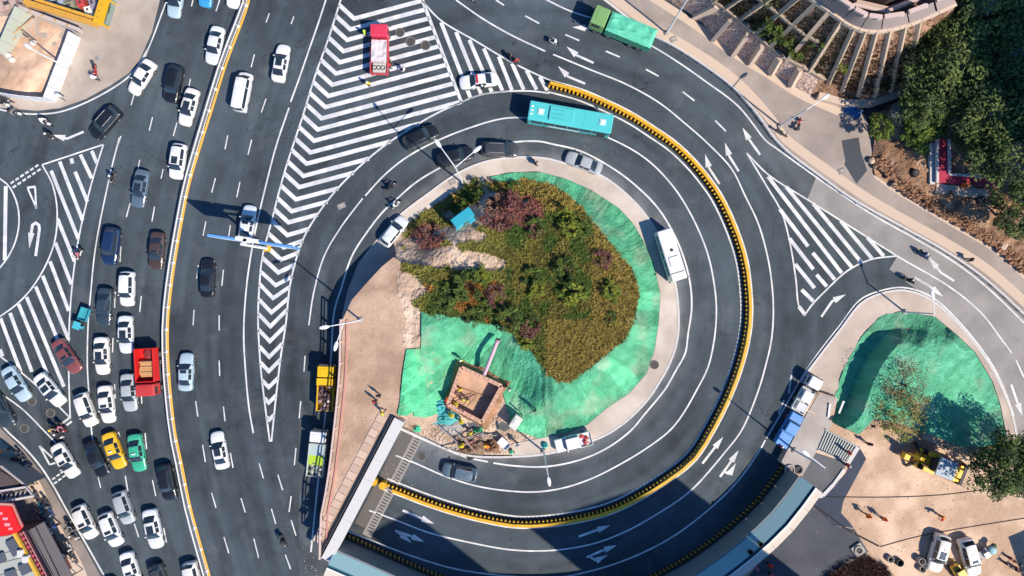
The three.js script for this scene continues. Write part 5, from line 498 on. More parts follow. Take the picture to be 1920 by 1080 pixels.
{ // teal digger on the island
  const t = thing('mini_digger', 'small teal tracked digger on the sandy clearing of the island', 'digger', P(864, 408, 4.4).setY(islN(866, 412)), head(.8, -.6)), T = M([.03, .36, .46], .45); for (const s of [-1, 1]) obj('track', box(0, .35, s * .75, 2.3, .6, .4, .25), Mt.black, t); obj('body', mg([box(-.2, 1.05, 0, 2.5, .7, 1.6, .1)]), T, t); obj('cab', box(.4, 1.75, .35, 1.3, 1.1, .9, .08), Mt.glass, t); obj('cab_roof', box(.2, 2.38, .1, 2.9, .14, 1.35, .06), T, t); obj('side_cover', box(.9, 1.95, .95, 1.0, .6, .7, .08), T, t); obj('boom', mg([beam(new THREE.Vector3(1.0, 1.4, -.3), new THREE.Vector3(2.0, 2.6, -.3), .24, .3), beam(new THREE.Vector3(2.0, 2.6, -.3), new THREE.Vector3(2.7, .9, -.3), .2, .26)]), Mt.dark, t); obj('bucket', box(2.75, .55, -.3, .5, .55, .6, .1), Mt.dark, t); obj('engine_vent', box(-1.2, 1.45, 0, .5, .12, 1.2, .03), Mt.dark, t); }
{ // cargo tricycle
  const t = thing('cargo_tricycle', 'teal cargo tricycle with an open box between the hatched field and the queue', 'tricycle', P(155, 597, .8).setY(0), head(-.34, .94)), T = M([.05, .34, .42], .5); obj('cargo_floor', box(-.6, .6, 0, 1.7, .08, 1.15), T, t); for (const s of [-1, 1]) { obj('side_board', box(-.6, .82, s * .56, 1.7, .4, .05), T, t); wheel(t, -.75, s * .5, .28, .12); } obj('tailgate', box(-1.43, .82, 0, .05, .4, 1.05), T, t); obj('headboard', box(.23, .85, 0, .05, .5, 1.05), T, t); obj('cab_front', box(1.2, .75, 0, .5, .8, .8, .15), T, t); obj('seat', box(.5, .75, 0, .5, .25, .8, .08), Mt.black, t); obj('canopy', box(.95, 1.55, 0, 1.0, .06, .95, .02), M([.07, .45, .55], .5), t); wheel(t, 1.3, 0, .27, .12); obj('frame', mg([beam(new THREE.Vector3(-1.2, .45, 0), new THREE.Vector3(1.2, .45, 0), .3, .1), bar(new THREE.Vector3(1.35, .9, .4), new THREE.Vector3(1.3, 1.53, .42), .03), bar(new THREE.Vector3(1.35, .9, -.4), new THREE.Vector3(1.3, 1.53, -.42), .03)]), Mt.dark, t); }
{ const t = thing('cargo_tricycle', 'white cargo tricycle with a green bag on the lower island kerb', 'tricycle', P(950, 836, .7).setY(.14), head(.72, .69)); const w = Mt.white; obj('cargo_floor', box(-.5, .6, 0, 1.6, .08, 1.0), w, t); for (const s of [-1, 1]) { obj('side_board', box(-.5, .8, s * .5, 1.6, .34, .05), w, t); wheel(t, -.7, s * .46, .28, .12); } obj('tailgate', box(-1.28, .8, 0, .05, .34, .9), w, t); obj('headboard', box(.28, .8, 0, .05, .34, .9), w, t); obj('seat', box(.6, .75, 0, .4, .2, .5, .06), Mt.black, t); obj('handlebar', mg([bar(new THREE.Vector3(1.2, .3, 0), new THREE.Vector3(1.0, 1.05, 0), .04), bar(new THREE.Vector3(1.0, 1.05, -.35), new THREE.Vector3(1.0, 1.05, .35), .03)]), Mt.dark, t); wheel(t, 1.2, 0, .28, .1); const b = obj('green_bag', rockG, M([.1, .6, .3], .8), t); b.position.set(.95, .75, .15); b.scale.set(.3, .25, .32); }
// ---------- scooters and people ----------
function scooterProto() { const t = new THREE.Group(); obj('body', mg([box(-.35, .55, 0, .75, .3, .3, .1), box(.1, .32, 0, .5, .1, .3, .04), box(.5, .6, 0, .16, .6, .34, .06), beam(new THREE.Vector3(.45, .8, 0), new THREE.Vector3(.72, .28, 0), .1, .1)]), M([.1, .1, .12], .4), t); obj('seat', box(-.35, .74, 0, .7, .1, .28, .05), Mt.black, t); obj('handlebar', mg([bar(new THREE.Vector3(.42, 1.0, -.34), new THREE.Vector3(.42, 1.0, .34), .025), ell(.4, 1.08, -.3, .04, .06, .06), ell(.4, 1.08, .3, .04, .06, .06)]), Mt.dark, t); wheel(t, .68, 0, .26, .1); wheel(t, -.62, 0, .26, .1); obj('headlight', ell(.58, .85, 0, .06, .08, .09), Mt.lamp, t); obj('rear_box', box(-.82, .85, 0, .32, .3, .36, .06), Mt.dark, t); return t; }
const scoot0 = scooterProto(); const scM = ['.1,.1,.12', '.45,.03,.04', '.7,.7,.7', '.05,.12,.3', '.03,.3,.35'].map(s => M(s.split(',').map(Number), .4));
function scooter(px, py, dx, dy, ci, label, h = 0) { const t = scoot0.clone(); t.name = numbered('scooter'); t.children.forEach(c => { if (c.name == 'body') c.material = scM[ci]; }); t.position.copy(P(px, py, h + .6)).setY(h); t.rotation.y = head(dx, dy); scene.add(t); return tag(t, label, 'scooter'); }
// a body is one skin over a smooth field of tapered bones
function fieldMesh(bones, grow, size, res, cy) {
  const mc = new MarchingCubes(res, Mt.white, false, false, 60000); mc.isolation = 0; const hs = size / 2; const f = mc.field;
  for (let k = 0; k < res; k++) for (let j = 0; j < res; j++) for (let i = 0; i < res; i++) { const x = (i - res / 2) / (res / 2) * hs, y = (j - res / 2) / (res / 2) * hs + cy, z = (k - res / 2) / (res / 2) * hs; let e = 0; for (const b of bones) { const ux = b[3] - b[0], uy = b[4] - b[1], uz = b[5] - b[2], l2 = ux * ux + uy * uy + uz * uz || 1e-6, t = Math.max(0, Math.min(1, ((x - b[0]) * ux + (y - b[1]) * uy + (z - b[2]) * uz) / l2)); const d = Math.hypot(x - b[0] - ux * t, y - b[1] - uy * t, z - b[2] - uz * t) - (b[6] + (b[7] - b[6]) * t + grow); if (d < .25) e += Math.exp(-d * 38); } f[i + j * res + k * res * res] = e > 1e-9 ? Math.log(e) / 38 : -.5; }
  mc.update(); const n = mc.count, g = new THREE.BufferGeometry(), p = new Float32Array(n * 3); for (let i = 0; i < n; i++) { p[3 * i] = mc.positionArray[3 * i] * hs; p[3 * i + 1] = mc.positionArray[3 * i + 1] * hs + cy; p[3 * i + 2] = mc.positionArray[3 * i + 2] * hs; } g.setAttribute('position', new THREE.BufferAttribute(p, 3)); const m = mergeVertices(g, 2e-3); m.computeVertexNormals(); return m;
}
const POSE = {   // hip, chest, neck, head; then elbows and hands, knees and feet (left, right)
  stand: { hip: [0, .95, 0], ch: [.01, 1.32, 0], hd: [.04, 1.64, 0], el: [[-.02, 1.14, .27], [.02, 1.14, -.27]], ha: [[.08, .9, .28], [.12, .92, -.26]], kn: [[.02, .5, .1], [.03, .5, -.1]], fo: [[-.02, .06, .11], [.02, .06, -.12]] },
  walk: { hip: [0, .93, 0], ch: [.05, 1.3, 0], hd: [.11, 1.61, 0], el: [[-.14, 1.12, .26], [.2, 1.13, -.25]], ha: [[-.08, .9, .28], [.4, 1.02, -.2]], kn: [[.24, .52, .1], [-.06, .5, -.1]], fo: [[.3, .07, .1], [-.36, .12, -.1]] },
  work: { hip: [0, .9, 0], ch: [.3, 1.2, 0], hd: [.56, 1.38, 0], el: [[.42, .98, .28], [.5, 1.02, -.24]], ha: [[.62, .8, .1], [.74, .86, -.08]], kn: [[.12, .48, .16], [-.02, .48, -.16]], fo: [[.1, .06, .2], [-.2, .06, -.2]] },
  ride: { hip: [-.3, .86, 0], ch: [-.2, 1.22, 0], hd: [-.14, 1.54, 0], el: [[.02, 1.06, .3], [.02, 1.06, -.3]], ha: [[.36, 1.03, .3], [.36, 1.03, -.3]], kn: [[.16, .74, .17], [.16, .74, -.17]], fo: [[.14, .4, .16], [.14, .4, -.16]] },
};
const poseG = {};
function poseGeo(k) {
  if (poseG[k]) return poseG[k]; const p = POSE[k], [hx, hy] = p.hip, [cx, cy] = p.ch, sx = cx + (cx - hx) * .28, sy = cy + (cy - hy) * .28, B = (a, b, r0, r1) => [...a, ...b, r0, r1]; const torso = [B([hx, hy, .06], [cx, cy, .08], .115, .12), B([hx, hy, -.06], [cx, cy, -.08], .115, .12), B([sx, sy, .1], [sx, sy, -.1], .075, .075)], arms = [], legs = [B([hx, hy, .07], [hx, hy, -.07], .115, .115)], hands = [], feet = [];
  for (const s of [0, 1]) { const z = s ? -1 : 1, sh = [sx, sy - .02, z * .19], e = p.el[s], h = p.ha[s], kn = p.kn[s], f = p.fo[s]; arms.push(B(sh, e, .055, .042), B(e, h, .04, .029)); const dx = h[0] - e[0], dy = h[1] - e[1], dz = h[2] - e[2], l = Math.hypot(dx, dy, dz); const D = [dx / l, dy / l, dz / l]; const pm = h.map((v, i) => v + D[i] * .08); hands.push(B(h, pm, .03, .034)); const kb = [hx, hy - .03, z * .1]; legs.push(B(kb, kn, .088, .06), B(kn, f, .058, .04)); feet.push(B([f[0] - .05, f[1], f[2]], [f[0] + .17, f[1] - .02, f[2]], .045, .035)); }
  const nk = [(sx + p.hd[0]) / 2, (sy + p.hd[1]) / 2, 0], hd = [B([sx, sy, 0], nk, .055, .05), B(nk, [p.hd[0], p.hd[1] - .06, 0], .05, .065), B([p.hd[0] - .01, p.hd[1] + .05, 0], [p.hd[0] + .015, p.hd[1] - .06, 0], .098, .07)];
  const skin = fieldMesh([...torso, ...arms, ...legs, ...hands, ...feet, ...hd], 0, 2.1, 64, .9); const extra = [ell(p.hd[0] + .105, p.hd[1] - .02, 0, .025, .035, .016, 8), ell(p.hd[0], p.hd[1] - .01, .098, .02, .035, .012, 8), ell(p.hd[0], p.hd[1] - .01, -.098, .02, .035, .012, 8)];
  for (const s of [0, 1]) { const e = p.el[s], h = p.ha[s], d = new THREE.Vector3(...h).sub(new THREE.Vector3(...e)).normalize(), sd = new THREE.Vector3(0, 0, 1).cross(d).normalize(), n = d.clone().cross(sd), o = new THREE.Vector3(...h).addScaledVector(d, .09); [[-.028, .07], [-.01, .08], [.01, .075], [.027, .058]].forEach(([k2, L]) => { const a = o.clone().addScaledVector(sd, k2), b = a.clone().addScaledVector(d, L * .55), c = b.clone().addScaledVector(d, L * .35).addScaledVector(n, .025); extra.push(bar(a, b, .0095, .009, 6), bar(b, c, .009, .007, 6)); }); const a = new THREE.Vector3(...h).addScaledVector(d, .03).addScaledVector(sd, -.03); extra.push(bar(a, a.clone().addScaledVector(d, .045).addScaledVector(sd, -.03), .011, .009, 6)); }
  const eyes = mg([ell(p.hd[0] + .09, p.hd[1] + .005, .034, .012, .01, .014, 6), ell(p.hd[0] + .09, p.hd[1] + .005, -.034, .012, .01, .014, 6)]);
  return poseG[k] = { skin: mg([skin, ...extra].map(g => { const q = g.index ? g.toNonIndexed() : g.clone(); q.deleteAttribute('uv'); return q; })), eyes, jacket: fieldMesh([...torso, ...arms.map((b, i) => i % 2 ? [...b.slice(0, 3), ...[0, 1, 2].map(q => b[q] + (b[q + 3] - b[q]) * .82), b[6], b[7]] : b)], .02, 2.1, 64, .9), trousers: fieldMesh([...legs.map((b, i) => i && i % 2 == 0 ? [...b.slice(0, 3), ...[0, 1, 2].map(q => b[q] + (b[q + 3] - b[q]) * .9), b[6], b[7]] : b)], .018, 2.1, 64, .9), shoes: fieldMesh(feet, .012, 2.1, 64, .9), hd: p.hd };
}
const skinM = M([.45, .27, .18], .6), clothC = {}; const cloth = c => clothC[c] ??= M(c, .85);
const hairG = (() => { const g = new THREE.SphereGeometry(.118, 16, 10, 0, 6.283, 0, 1.75); return g; })(), helmG = (() => { const g = new THREE.SphereGeometry(.145, 18, 10, 0, 6.283, 0, 1.6); const b = new THREE.TorusGeometry(.145, .014, 6, 20); b.rotateX(Math.PI / 2); return mg([g, b]); })(), brimG = new THREE.LatheGeometry([[0, .1], [.09, .09], [.11, 0], [.24, -.03]].map(a => new THREE.Vector2(...a)), 18);
const CL2 = { red: [.62, .03, .03], orange: [.85, .20, .02], yel: [.80, .60, .03], dark: [.03, .03, .035], blue: [.03, .08, .25], white: [.7, .7, .7], pink: [.6, .2, .25], green: [.1, .35, .12], tan: [.35, .25, .16], lime: [.5, .75, .08], grey: [.2, .2, .22] };
function person(pose, px, py, dx, dy, top, leg, hat, label, h = 0, up = 0) { const g = poseGeo(pose), t = thing('person', label, 'person', P(px, py, h + .9).setY(h + up), head(dx, dy)); obj('body', g.skin, skinM, t); obj('eyes', g.eyes, Mt.black, t); obj('jacket', g.jacket, cloth(CL2[top]), t); obj('trousers', g.trousers, cloth(CL2[leg]), t); obj('shoes', g.shoes, Mt.black, t); const c = hat.split(':'); const m = obj(c[0], c[0] == 'helmet' ? helmG : c[0] == 'sun_hat' ? brimG : hairG, cloth(CL2[c[1]]), t); m.position.set(g.hd[0] - .01, g.hd[1] + (c[0] == 'sun_hat' ? .08 : .02), 0); return t; }
const rider = (px, py, dx, dy, ci, top, hat, l1, l2, h = 0) => { const s = scooter(px, py, dx, dy, ci, l1, h); const p = person('ride', px, py, dx, dy, top, 'dark', hat, l2, h); p.position.copy(s.position); };
[[212, 334, -.25, .97, 0, 'dark', 'helmet:white', 'dark scooter riding on the kerb line left of the blue-grey sedan', 'rider in dark clothes beside the blue-grey sedan'], [147, 478, -.5, .86, 2, 'pink', 'helmet:dark', 'pale scooter crossing the left hatched field', 'rider in a pink top on the left hatched field'], [86, 228, .8, .6, 2, 'white', 'helmet:white', 'white scooter on the side road by the kerb curve', 'rider in white on the side road by the kerb curve'], [95, 255, .75, .66, 0, 'dark', 'helmet:white', 'black scooter beside the turn arrow on the side road', 'rider in black beside the turn arrow'], [30, 212, .98, .2, 2, 'grey', 'helmet:dark', 'grey scooter at the left edge on the kerb line', 'rider in grey at the left edge on the kerb line'], [10, 188, .98, .2, 0, 'dark', 'helmet:white', 'dark scooter on the pavement at the left edge', 'rider in dark clothes on the left edge pavement'], [1038, 79, -.9, -.4, 2, 'white', 'helmet:white', 'white scooter between the lanes below the green dump truck', 'rider in white below the green dump truck'], [734, 350, .75, -.66, 0, 'dark', 'helmet:dark', 'black scooter in the inner loop lane left of the island', 'rider in black left of the island, upper of two'], [742, 384, .75, -.66, 2, 'white', 'helmet:white', 'white scooter by the left island kerb line', 'rider in white by the left island kerb line'], [1733, 478, .75, .66, 3, 'blue', 'helmet:white', 'blue scooter on the grey side road behind the arrow', 'rider in blue on the grey side road'], [1706, 526, .9, .43, 0, 'dark', 'helmet:white', 'dark scooter beside the kerb nose of the green mound', 'rider in dark clothes beside the mound nose'], [532, 1015, .45, .89, 0, 'dark', 'helmet:dark', 'black scooter alone on the lower carriageway left of the plaza', 'rider in black alone on the lower carriageway'], [103, 806, .6, .8, 0, 'tan', 'helmet:yel', 'dark scooter leading the cluster above the give-way mark', 'rider with a yellow helmet in the scooter cluster'], [112, 814, .6, .8, 2, 'dark', 'helmet:white', 'pale scooter in the middle of the cluster above the give-way mark', 'rider with a white helmet in the scooter cluster'], [116, 802, .6, .8, 1, 'pink', 'helmet:dark', 'red scooter nearest the double line in the cluster', 'rider in pink nearest the double line'], [140, 1003, .5, .86, 2, 'dark', 'helmet:white', 'white scooter beside the kerb line by the white hatchback', 'rider in dark clothes beside the white hatchback'], [133, 988, .5, .86, 0, 'grey', 'helmet:dark', 'dark scooter just behind the white one at the kerb line', 'rider in grey just behind the white scooter'], [960, 110, .6, .8, 0, 'dark', 'hair:dark', 'dark scooter stopped on the line of the hatched triangle', 'rider in dark clothes on the hatched triangle line']].forEach(a => rider(...a));
[[8, 195, .9, .3, 2, 'pale scooter stopped on the pavement edge at the far left'], [55, 888, .6, .8, 0, 'black scooter at the lower end of the left pavement row'], [32, 868, .6, .8, 1, 'red scooter parked beside the black ones on the left pavement'], [68, 934, .4, .9, 0, 'black scooter parked between the sign frame and the teal scooter'], [92, 960, .5, .86, 3, 'blue scooter parked on the left pavement near the kerb line'], [98, 1012, .5, .86, 0, 'black scooter parked below the white one on the left pavement'], [136, 1046, .5, .86, 0, 'black scooter parked by the lower pavement tree'], [45, 866, .6, .8, 0, 'black scooter parked on the left pavement by the kerb'], [40, 856, .6, .8, 0, 'black scooter parked behind another on the left pavement'], [50, 876, .6, .8, 3, 'blue scooter parked at the kerb end of the left pavement row'], [26, 877, .7, .7, 0, 'dark scooter parked alone by the dark awning'], [86, 944, .5, .86, 0, 'dark scooter parked by the tree shadow on the left pavement'], [74, 953, .4, .9, 4, 'teal scooter parked left of the dark one by the tree shadow'], [80, 972, .5, .86, 0, 'dark scooter parked below the teal one'], [90, 995, .6, .8, 2, 'white scooter parked in the middle of the left pavement'], [127, 1025, .5, .86, 2, 'pale scooter parked near the lower end of the left pavement'], [177, 131, .1, 1, 1, 'red scooter parked beside the sandy lot fence'], [880, -2, .9, .4, 0, 'dark scooter cut by the top edge on the hatched border'], [1467, 249, .8, .5, 0, 'black scooter parked under the upper right lamp'], [1499, 232, .3, -.9, 1, 'red scooter parked on the grey pavement right of the upper lamp']].forEach(([x, y, dx, dy, c, l]) => scooter(x, y, dx, dy, c, l, x < 200 && y < 1080 || x > 1400 ? .13 : 0));
const W4 = 4; [['stand', 710, 742, -.4, .9, 'dark', 'dark', 'hair:dark', 'person in dark clothes on the plaza, upper of two with long shadows', 3.7], ['stand', 703, 752, -.3, .9, 'dark', 'dark', 'helmet:red', 'person in dark clothes with a red hat on the plaza', 3.7], ['walk', 717, 775, .5, -.8, 'yel', 'tan', 'helmet:yel', 'worker in yellow by the top corner of the portal beam', 3.7], ['work', 850, 755, .5, .3, 'yel', 'tan', 'helmet:yel', 'worker in yellow inside the clay pit at its left wall', .2], ['work', 862, 746, .8, .3, 'tan', 'dark', 'helmet:yel', 'worker in tan bending in the middle of the clay pit', .2], ['stand', 877, 750, -.5, .6, 'tan', 'dark', 'helmet:yel', 'worker standing in the middle of the clay pit', .2], ['stand', 862, 730, .3, .9, 'yel', 'dark', 'helmet:yel', 'worker in yellow near the upper wall inside the pit', .2], ['stand', 837, 748, .9, .3, 'orange', 'dark', 'helmet:red', 'worker in an orange vest outside the left pit wall', .3], ['work', 842, 776, .8, .5, 'yel', 'tan', 'helmet:yel', 'worker in yellow at the lower left pit wall beside the teal sheet', .2], ['work', 861, 787, .7, .6, 'yel', 'tan', 'helmet:yel', 'worker in yellow at the lower pit wall', .2], ['stand', 882, 811, .3, .9, 'yel', 'dark', 'helmet:yel', 'worker in yellow below the pit by the green bag', .15], ['work', 861, 837, .9, -.3, 'yel', 'tan', 'helmet:yel', 'worker in yellow left of the timber heap', .15], ['work', 916, 838, -.8, -.3, 'orange', 'dark', 'helmet:yel', 'worker in orange right of the timber heap', .15], ['stand', 864, 675, 0, 1, 'lime', 'tan', 'helmet:white', 'worker in a pale vest on the net above the pit', .6], ['walk', 1626, 966, .9, .2, 'orange', 'dark', 'helmet:red', 'worker in orange in the yard, left one of the close pair', 1.1], ['stand', 1656, 972, .5, .8, 'orange', 'dark', 'helmet:red', 'worker in orange in the yard, right one of the close pair', 1.1], ['work', 1770, 971, -.9, .1, 'orange', 'dark', 'helmet:red', 'worker in orange with a long tool alone in the yard', 1.1], ['stand', 1589, 872, -.9, .2, 'red', 'dark', 'helmet:white', 'worker in red at the edge of the asphalt deck', 1.1], ['stand', 1591, 848, -.8, .4, 'red', 'dark', 'helmet:orange', 'worker in red at the right end of the slatted grating', 1.1], ['stand', 1630, 832, .3, .9, 'dark', 'dark', 'hair:dark', 'person in dark clothes at the net corner by the yard', 1.1], ['stand', 1634, 798, .3, .9, 'dark', 'dark', 'hair:dark', 'person in dark clothes in front of the olive shrub', 1.1], ['stand', 690, 157, 0, 1, 'yel', 'dark', 'helmet:white', 'officer in a yellow vest alone on the chevrons'], ['walk', 758, 130, -.9, .3, 'white', 'dark', 'hair:dark', 'person in white and dark right of the chevron truck'], ['stand', 732, 114, -.7, .6, 'grey', 'dark', 'helmet:red', 'worker in grey at the truck bed corner'], ['work', 731, 122, -.8, -.2, 'red', 'dark', 'helmet:white', 'worker in red leaning at the truck tail'], ['stand', 684, 62, .9, .1, 'lime', 'dark', 'helmet:lime', 'worker in lime left of the red truck cab'], ['stand', 904, 164, .2, -.9, 'dark', 'dark', 'helmet:white', 'officer with a white cap below the patrol car'], ['walk', 967, 114, .8, .5, 'red', 'dark', 'hair:dark', 'person in red by the edge of the hatched triangle'], ['stand', 1005, 306, .8, .4, 'dark', 'dark', 'hair:dark', 'person in dark clothes beside the bicycle on the island pavement'], ['stand', 178, 146, .3, .9, 'white', 'dark', 'sun_hat:white', 'person in a white sun hat below the red scooter'], ['walk', 112, 180, .5, .8, 'white', 'grey', 'sun_hat:white', 'person in white by the lot fence corner'], ['stand', 10, 843, 0, 1, 'tan', 'dark', 'sun_hat:orange', 'person under an orange hat at the left edge pavement'], ['walk', 1820, 487, -.9, -.3, 'dark', 'dark', 'hair:dark', 'pedestrian in black on the grey pavement of the side road'], ['stand', 955, 730, .7, .5, 'grey', 'dark', 'helmet:white', 'worker in grey on the net right of the clay pit', .6], ['walk', 1003, 769, .5, .8, 'green', 'dark', 'hair:dark', 'person in green on the net above the lower lamp', 1.3], ['walk', 60, 905, .5, .86, 'dark', 'grey', 'hair:dark', 'pedestrian in black by the pointed dark roof'], ['stand', 104, 985, -.6, .8, 'blue', 'dark', 'hair:dark', 'pedestrian in blue on the left pavement by the kerb'], ['walk', 118, 1040, .5, .86, 'white', 'dark', 'hair:dark', 'pedestrian in white walking down the lower left pavement'], ['stand', 20, 872, .3, .9, 'grey', 'dark', 'hair:dark', 'person in grey beside the scooters at the left edge'], ['stand', 74, 1048, .5, .86, 'grey', 'dark', 'hair:dark', 'person in grey on the dark awning path at the lower left'], ['walk', 970, 833, .9, .2, 'white', 'dark', 'hair:dark', 'person in white right of the white cargo tricycle', .15], ['stand', 1463, 836, .5, -.8, 'red', 'dark', 'helmet:white', 'worker in red behind the blue pickup']].forEach(([po, x, y, dx, dy, a, b, c, l, h]) => person(po, x, y, dx, dy, a, b, c, l, h ?? (y < 200 && x < 240 || x < 130 ? .13 : 0), 0));
{ const t = thing('bicycle', 'teal bicycle lying beside the person on the top island pavement', 'bicycle', P(1002, 303, .4).setY(.14), head(.6, .8)); const w = new THREE.TorusGeometry(.32, .03, 6, 22); for (const x of [-.5, .5]) { const m = obj('wheel', w, Mt.tyre, t); m.position.set(x, .33, 0); } obj('frame', mg([[[-.5, .33], [-.1, .75]], [[-.1, .75], [.4, .7]], [[.4, .7], [0, .33]], [[0, .33], [-.1, .75]], [[0, .33], [-.5, .33]], [[.5, .33], [.38, .95]]].map(([a, b]) => bar(new THREE.Vector3(a[0], a[1], 0), new THREE.Vector3(b[0], b[1], 0), .03))), M([.03, .3, .4], .4), t); obj('saddle', box(-.13, .82, 0, .26, .06, .16, .03), Mt.black, t); obj('handlebar', bar(new THREE.Vector3(.38, .97, -.28), new THREE.Vector3(.38, .97, .28), .02), Mt.dark, t); }
// ---------- lamps, signs, small things ----------
function lampPost(label, px, py, base, h, arms) { const t = thing('street_lamp', label, 'street lamp', P(px, py, base)); obj('base', box(0, .1, 0, .6, .2, .6, .04), Mt.conc, t); obj('pole', bar(new THREE.Vector3(0, 0, 0), new THREE.Vector3(0, h, 0), .13, .08, 10), Mt.white, t); for (const [dx, dz, r] of arms) { const a = new THREE.Vector3(0, h - .1, 0), b = new THREE.Vector3(dx, h + (r ?? .4), dz), d = b.clone().sub(a).setY(0).normalize(); const m = obj('arm', bar(a, b, .07, .05, 8), Mt.white, t); const g = new THREE.SphereGeometry(1, 14, 8); g.scale(.62, .1, .24); g.rotateY(-Math.atan2(d.z, d.x)); g.translate(b.x + d.x * .45, b.y, b.z + d.z * .45); obj('lamp_head', g, Mt.white, m); } return t; }
lampPost('two-armed lamp on the upper left kerb of the island', 868, 344, .14, 11.5, [[-1.7, -2.3], [2.2, -1.7]]); lampPost('two-armed lamp on the plaza left of the green net', 676, 600, 3.7, 8.4, [[-1.6, .3], [-.6, 2.1]]); lampPost('single-armed lamp on the lower kerb of the island', 1019, 846, .14, 7.5, [[.2, 1.2]]); lampPost('lamp at the top on the upper pavement beside the green dump truck', 1250, 62, .14, 12.5, [[-2.2, .9]]); lampPost('lamp with a bent arm on the upper right pavement', 1462, 236, .14, 8, [[1.6, -1.1]]); lampPost('lamp at the nose of the green mound', 1696, 585, .14, 6, [[-.4, -1.9]]); lampPost('lamp on the lower right deck with its head over the asphalt', 1489, 844, 1.1, 8.2, [[-1.95, -1.5, .1]]);
lampPost('lamp pole with a blue foot on the sandy lot fence at the top left', 128, 127, .13, 5.4, [[-.6, -.4]]);
{ // double-panel direction sign
  const t = thing('road_sign', 'tall blue direction sign with two wings over the chevron field edge', 'road sign', P(503, 466)); obj('post_base', mg([box(0, .3, 0, .8, .6, .8, .06)]), Mt.yel, t); obj('post', bar(new THREE.Vector3(0, 0, 0), new THREE.Vector3(0, 8.4, 0), .22, .17, 14), Mt.white, t); for (const y of [6.2, 7.9]) obj('crossbar', beam(new THREE.Vector3(-4.1, y, -1.22), new THREE.Vector3(6.2, y, .22), .2, .2), Mt.white, t);
  const d = new THREE.Vector3(1, 0, .142).normalize(); obj('bracket', mg([beam(new THREE.Vector3(-.9, 7.9, -.77), new THREE.Vector3(2.2, 7.9, -.3), .5, .3), beam(new THREE.Vector3(0, 7.9, 0), new THREE.Vector3(.3, 7.9, -.7), .4, .3)]), Mt.white, t); for (const [a, b] of [[-4.15, -.9], [2.3, 6.2]]) { const pa = d.clone().multiplyScalar(a).setY(7), pb = d.clone().multiplyScalar(b).setY(7); pa.z -= .5; pb.z -= .5; const m = obj('sign_panel', beam(pa, pb, .3, 3.0), M([.12, .33, .66], .5), t); const n = .16; const q = (u0, v0, u1, v1, w) => { const A = pa.clone().lerp(pb, u0).setY(7 + v0), B = pa.clone().lerp(pb, u1).setY(7 + v1); A.z += n; B.z += n; return beam(A, B, .03, w); }; obj('border', mg([q(.03, 1.38, .97, 1.38, .07), q(.03, -1.38, .97, -1.38, .07), q(.2, -1.0, .2, .9, .12), q(.2, .2, .45, .8, .12), q(.55, .6, .9, .6, .2), q(.55, -.2, .85, -.2, .2)]), Mt.white, m); } }
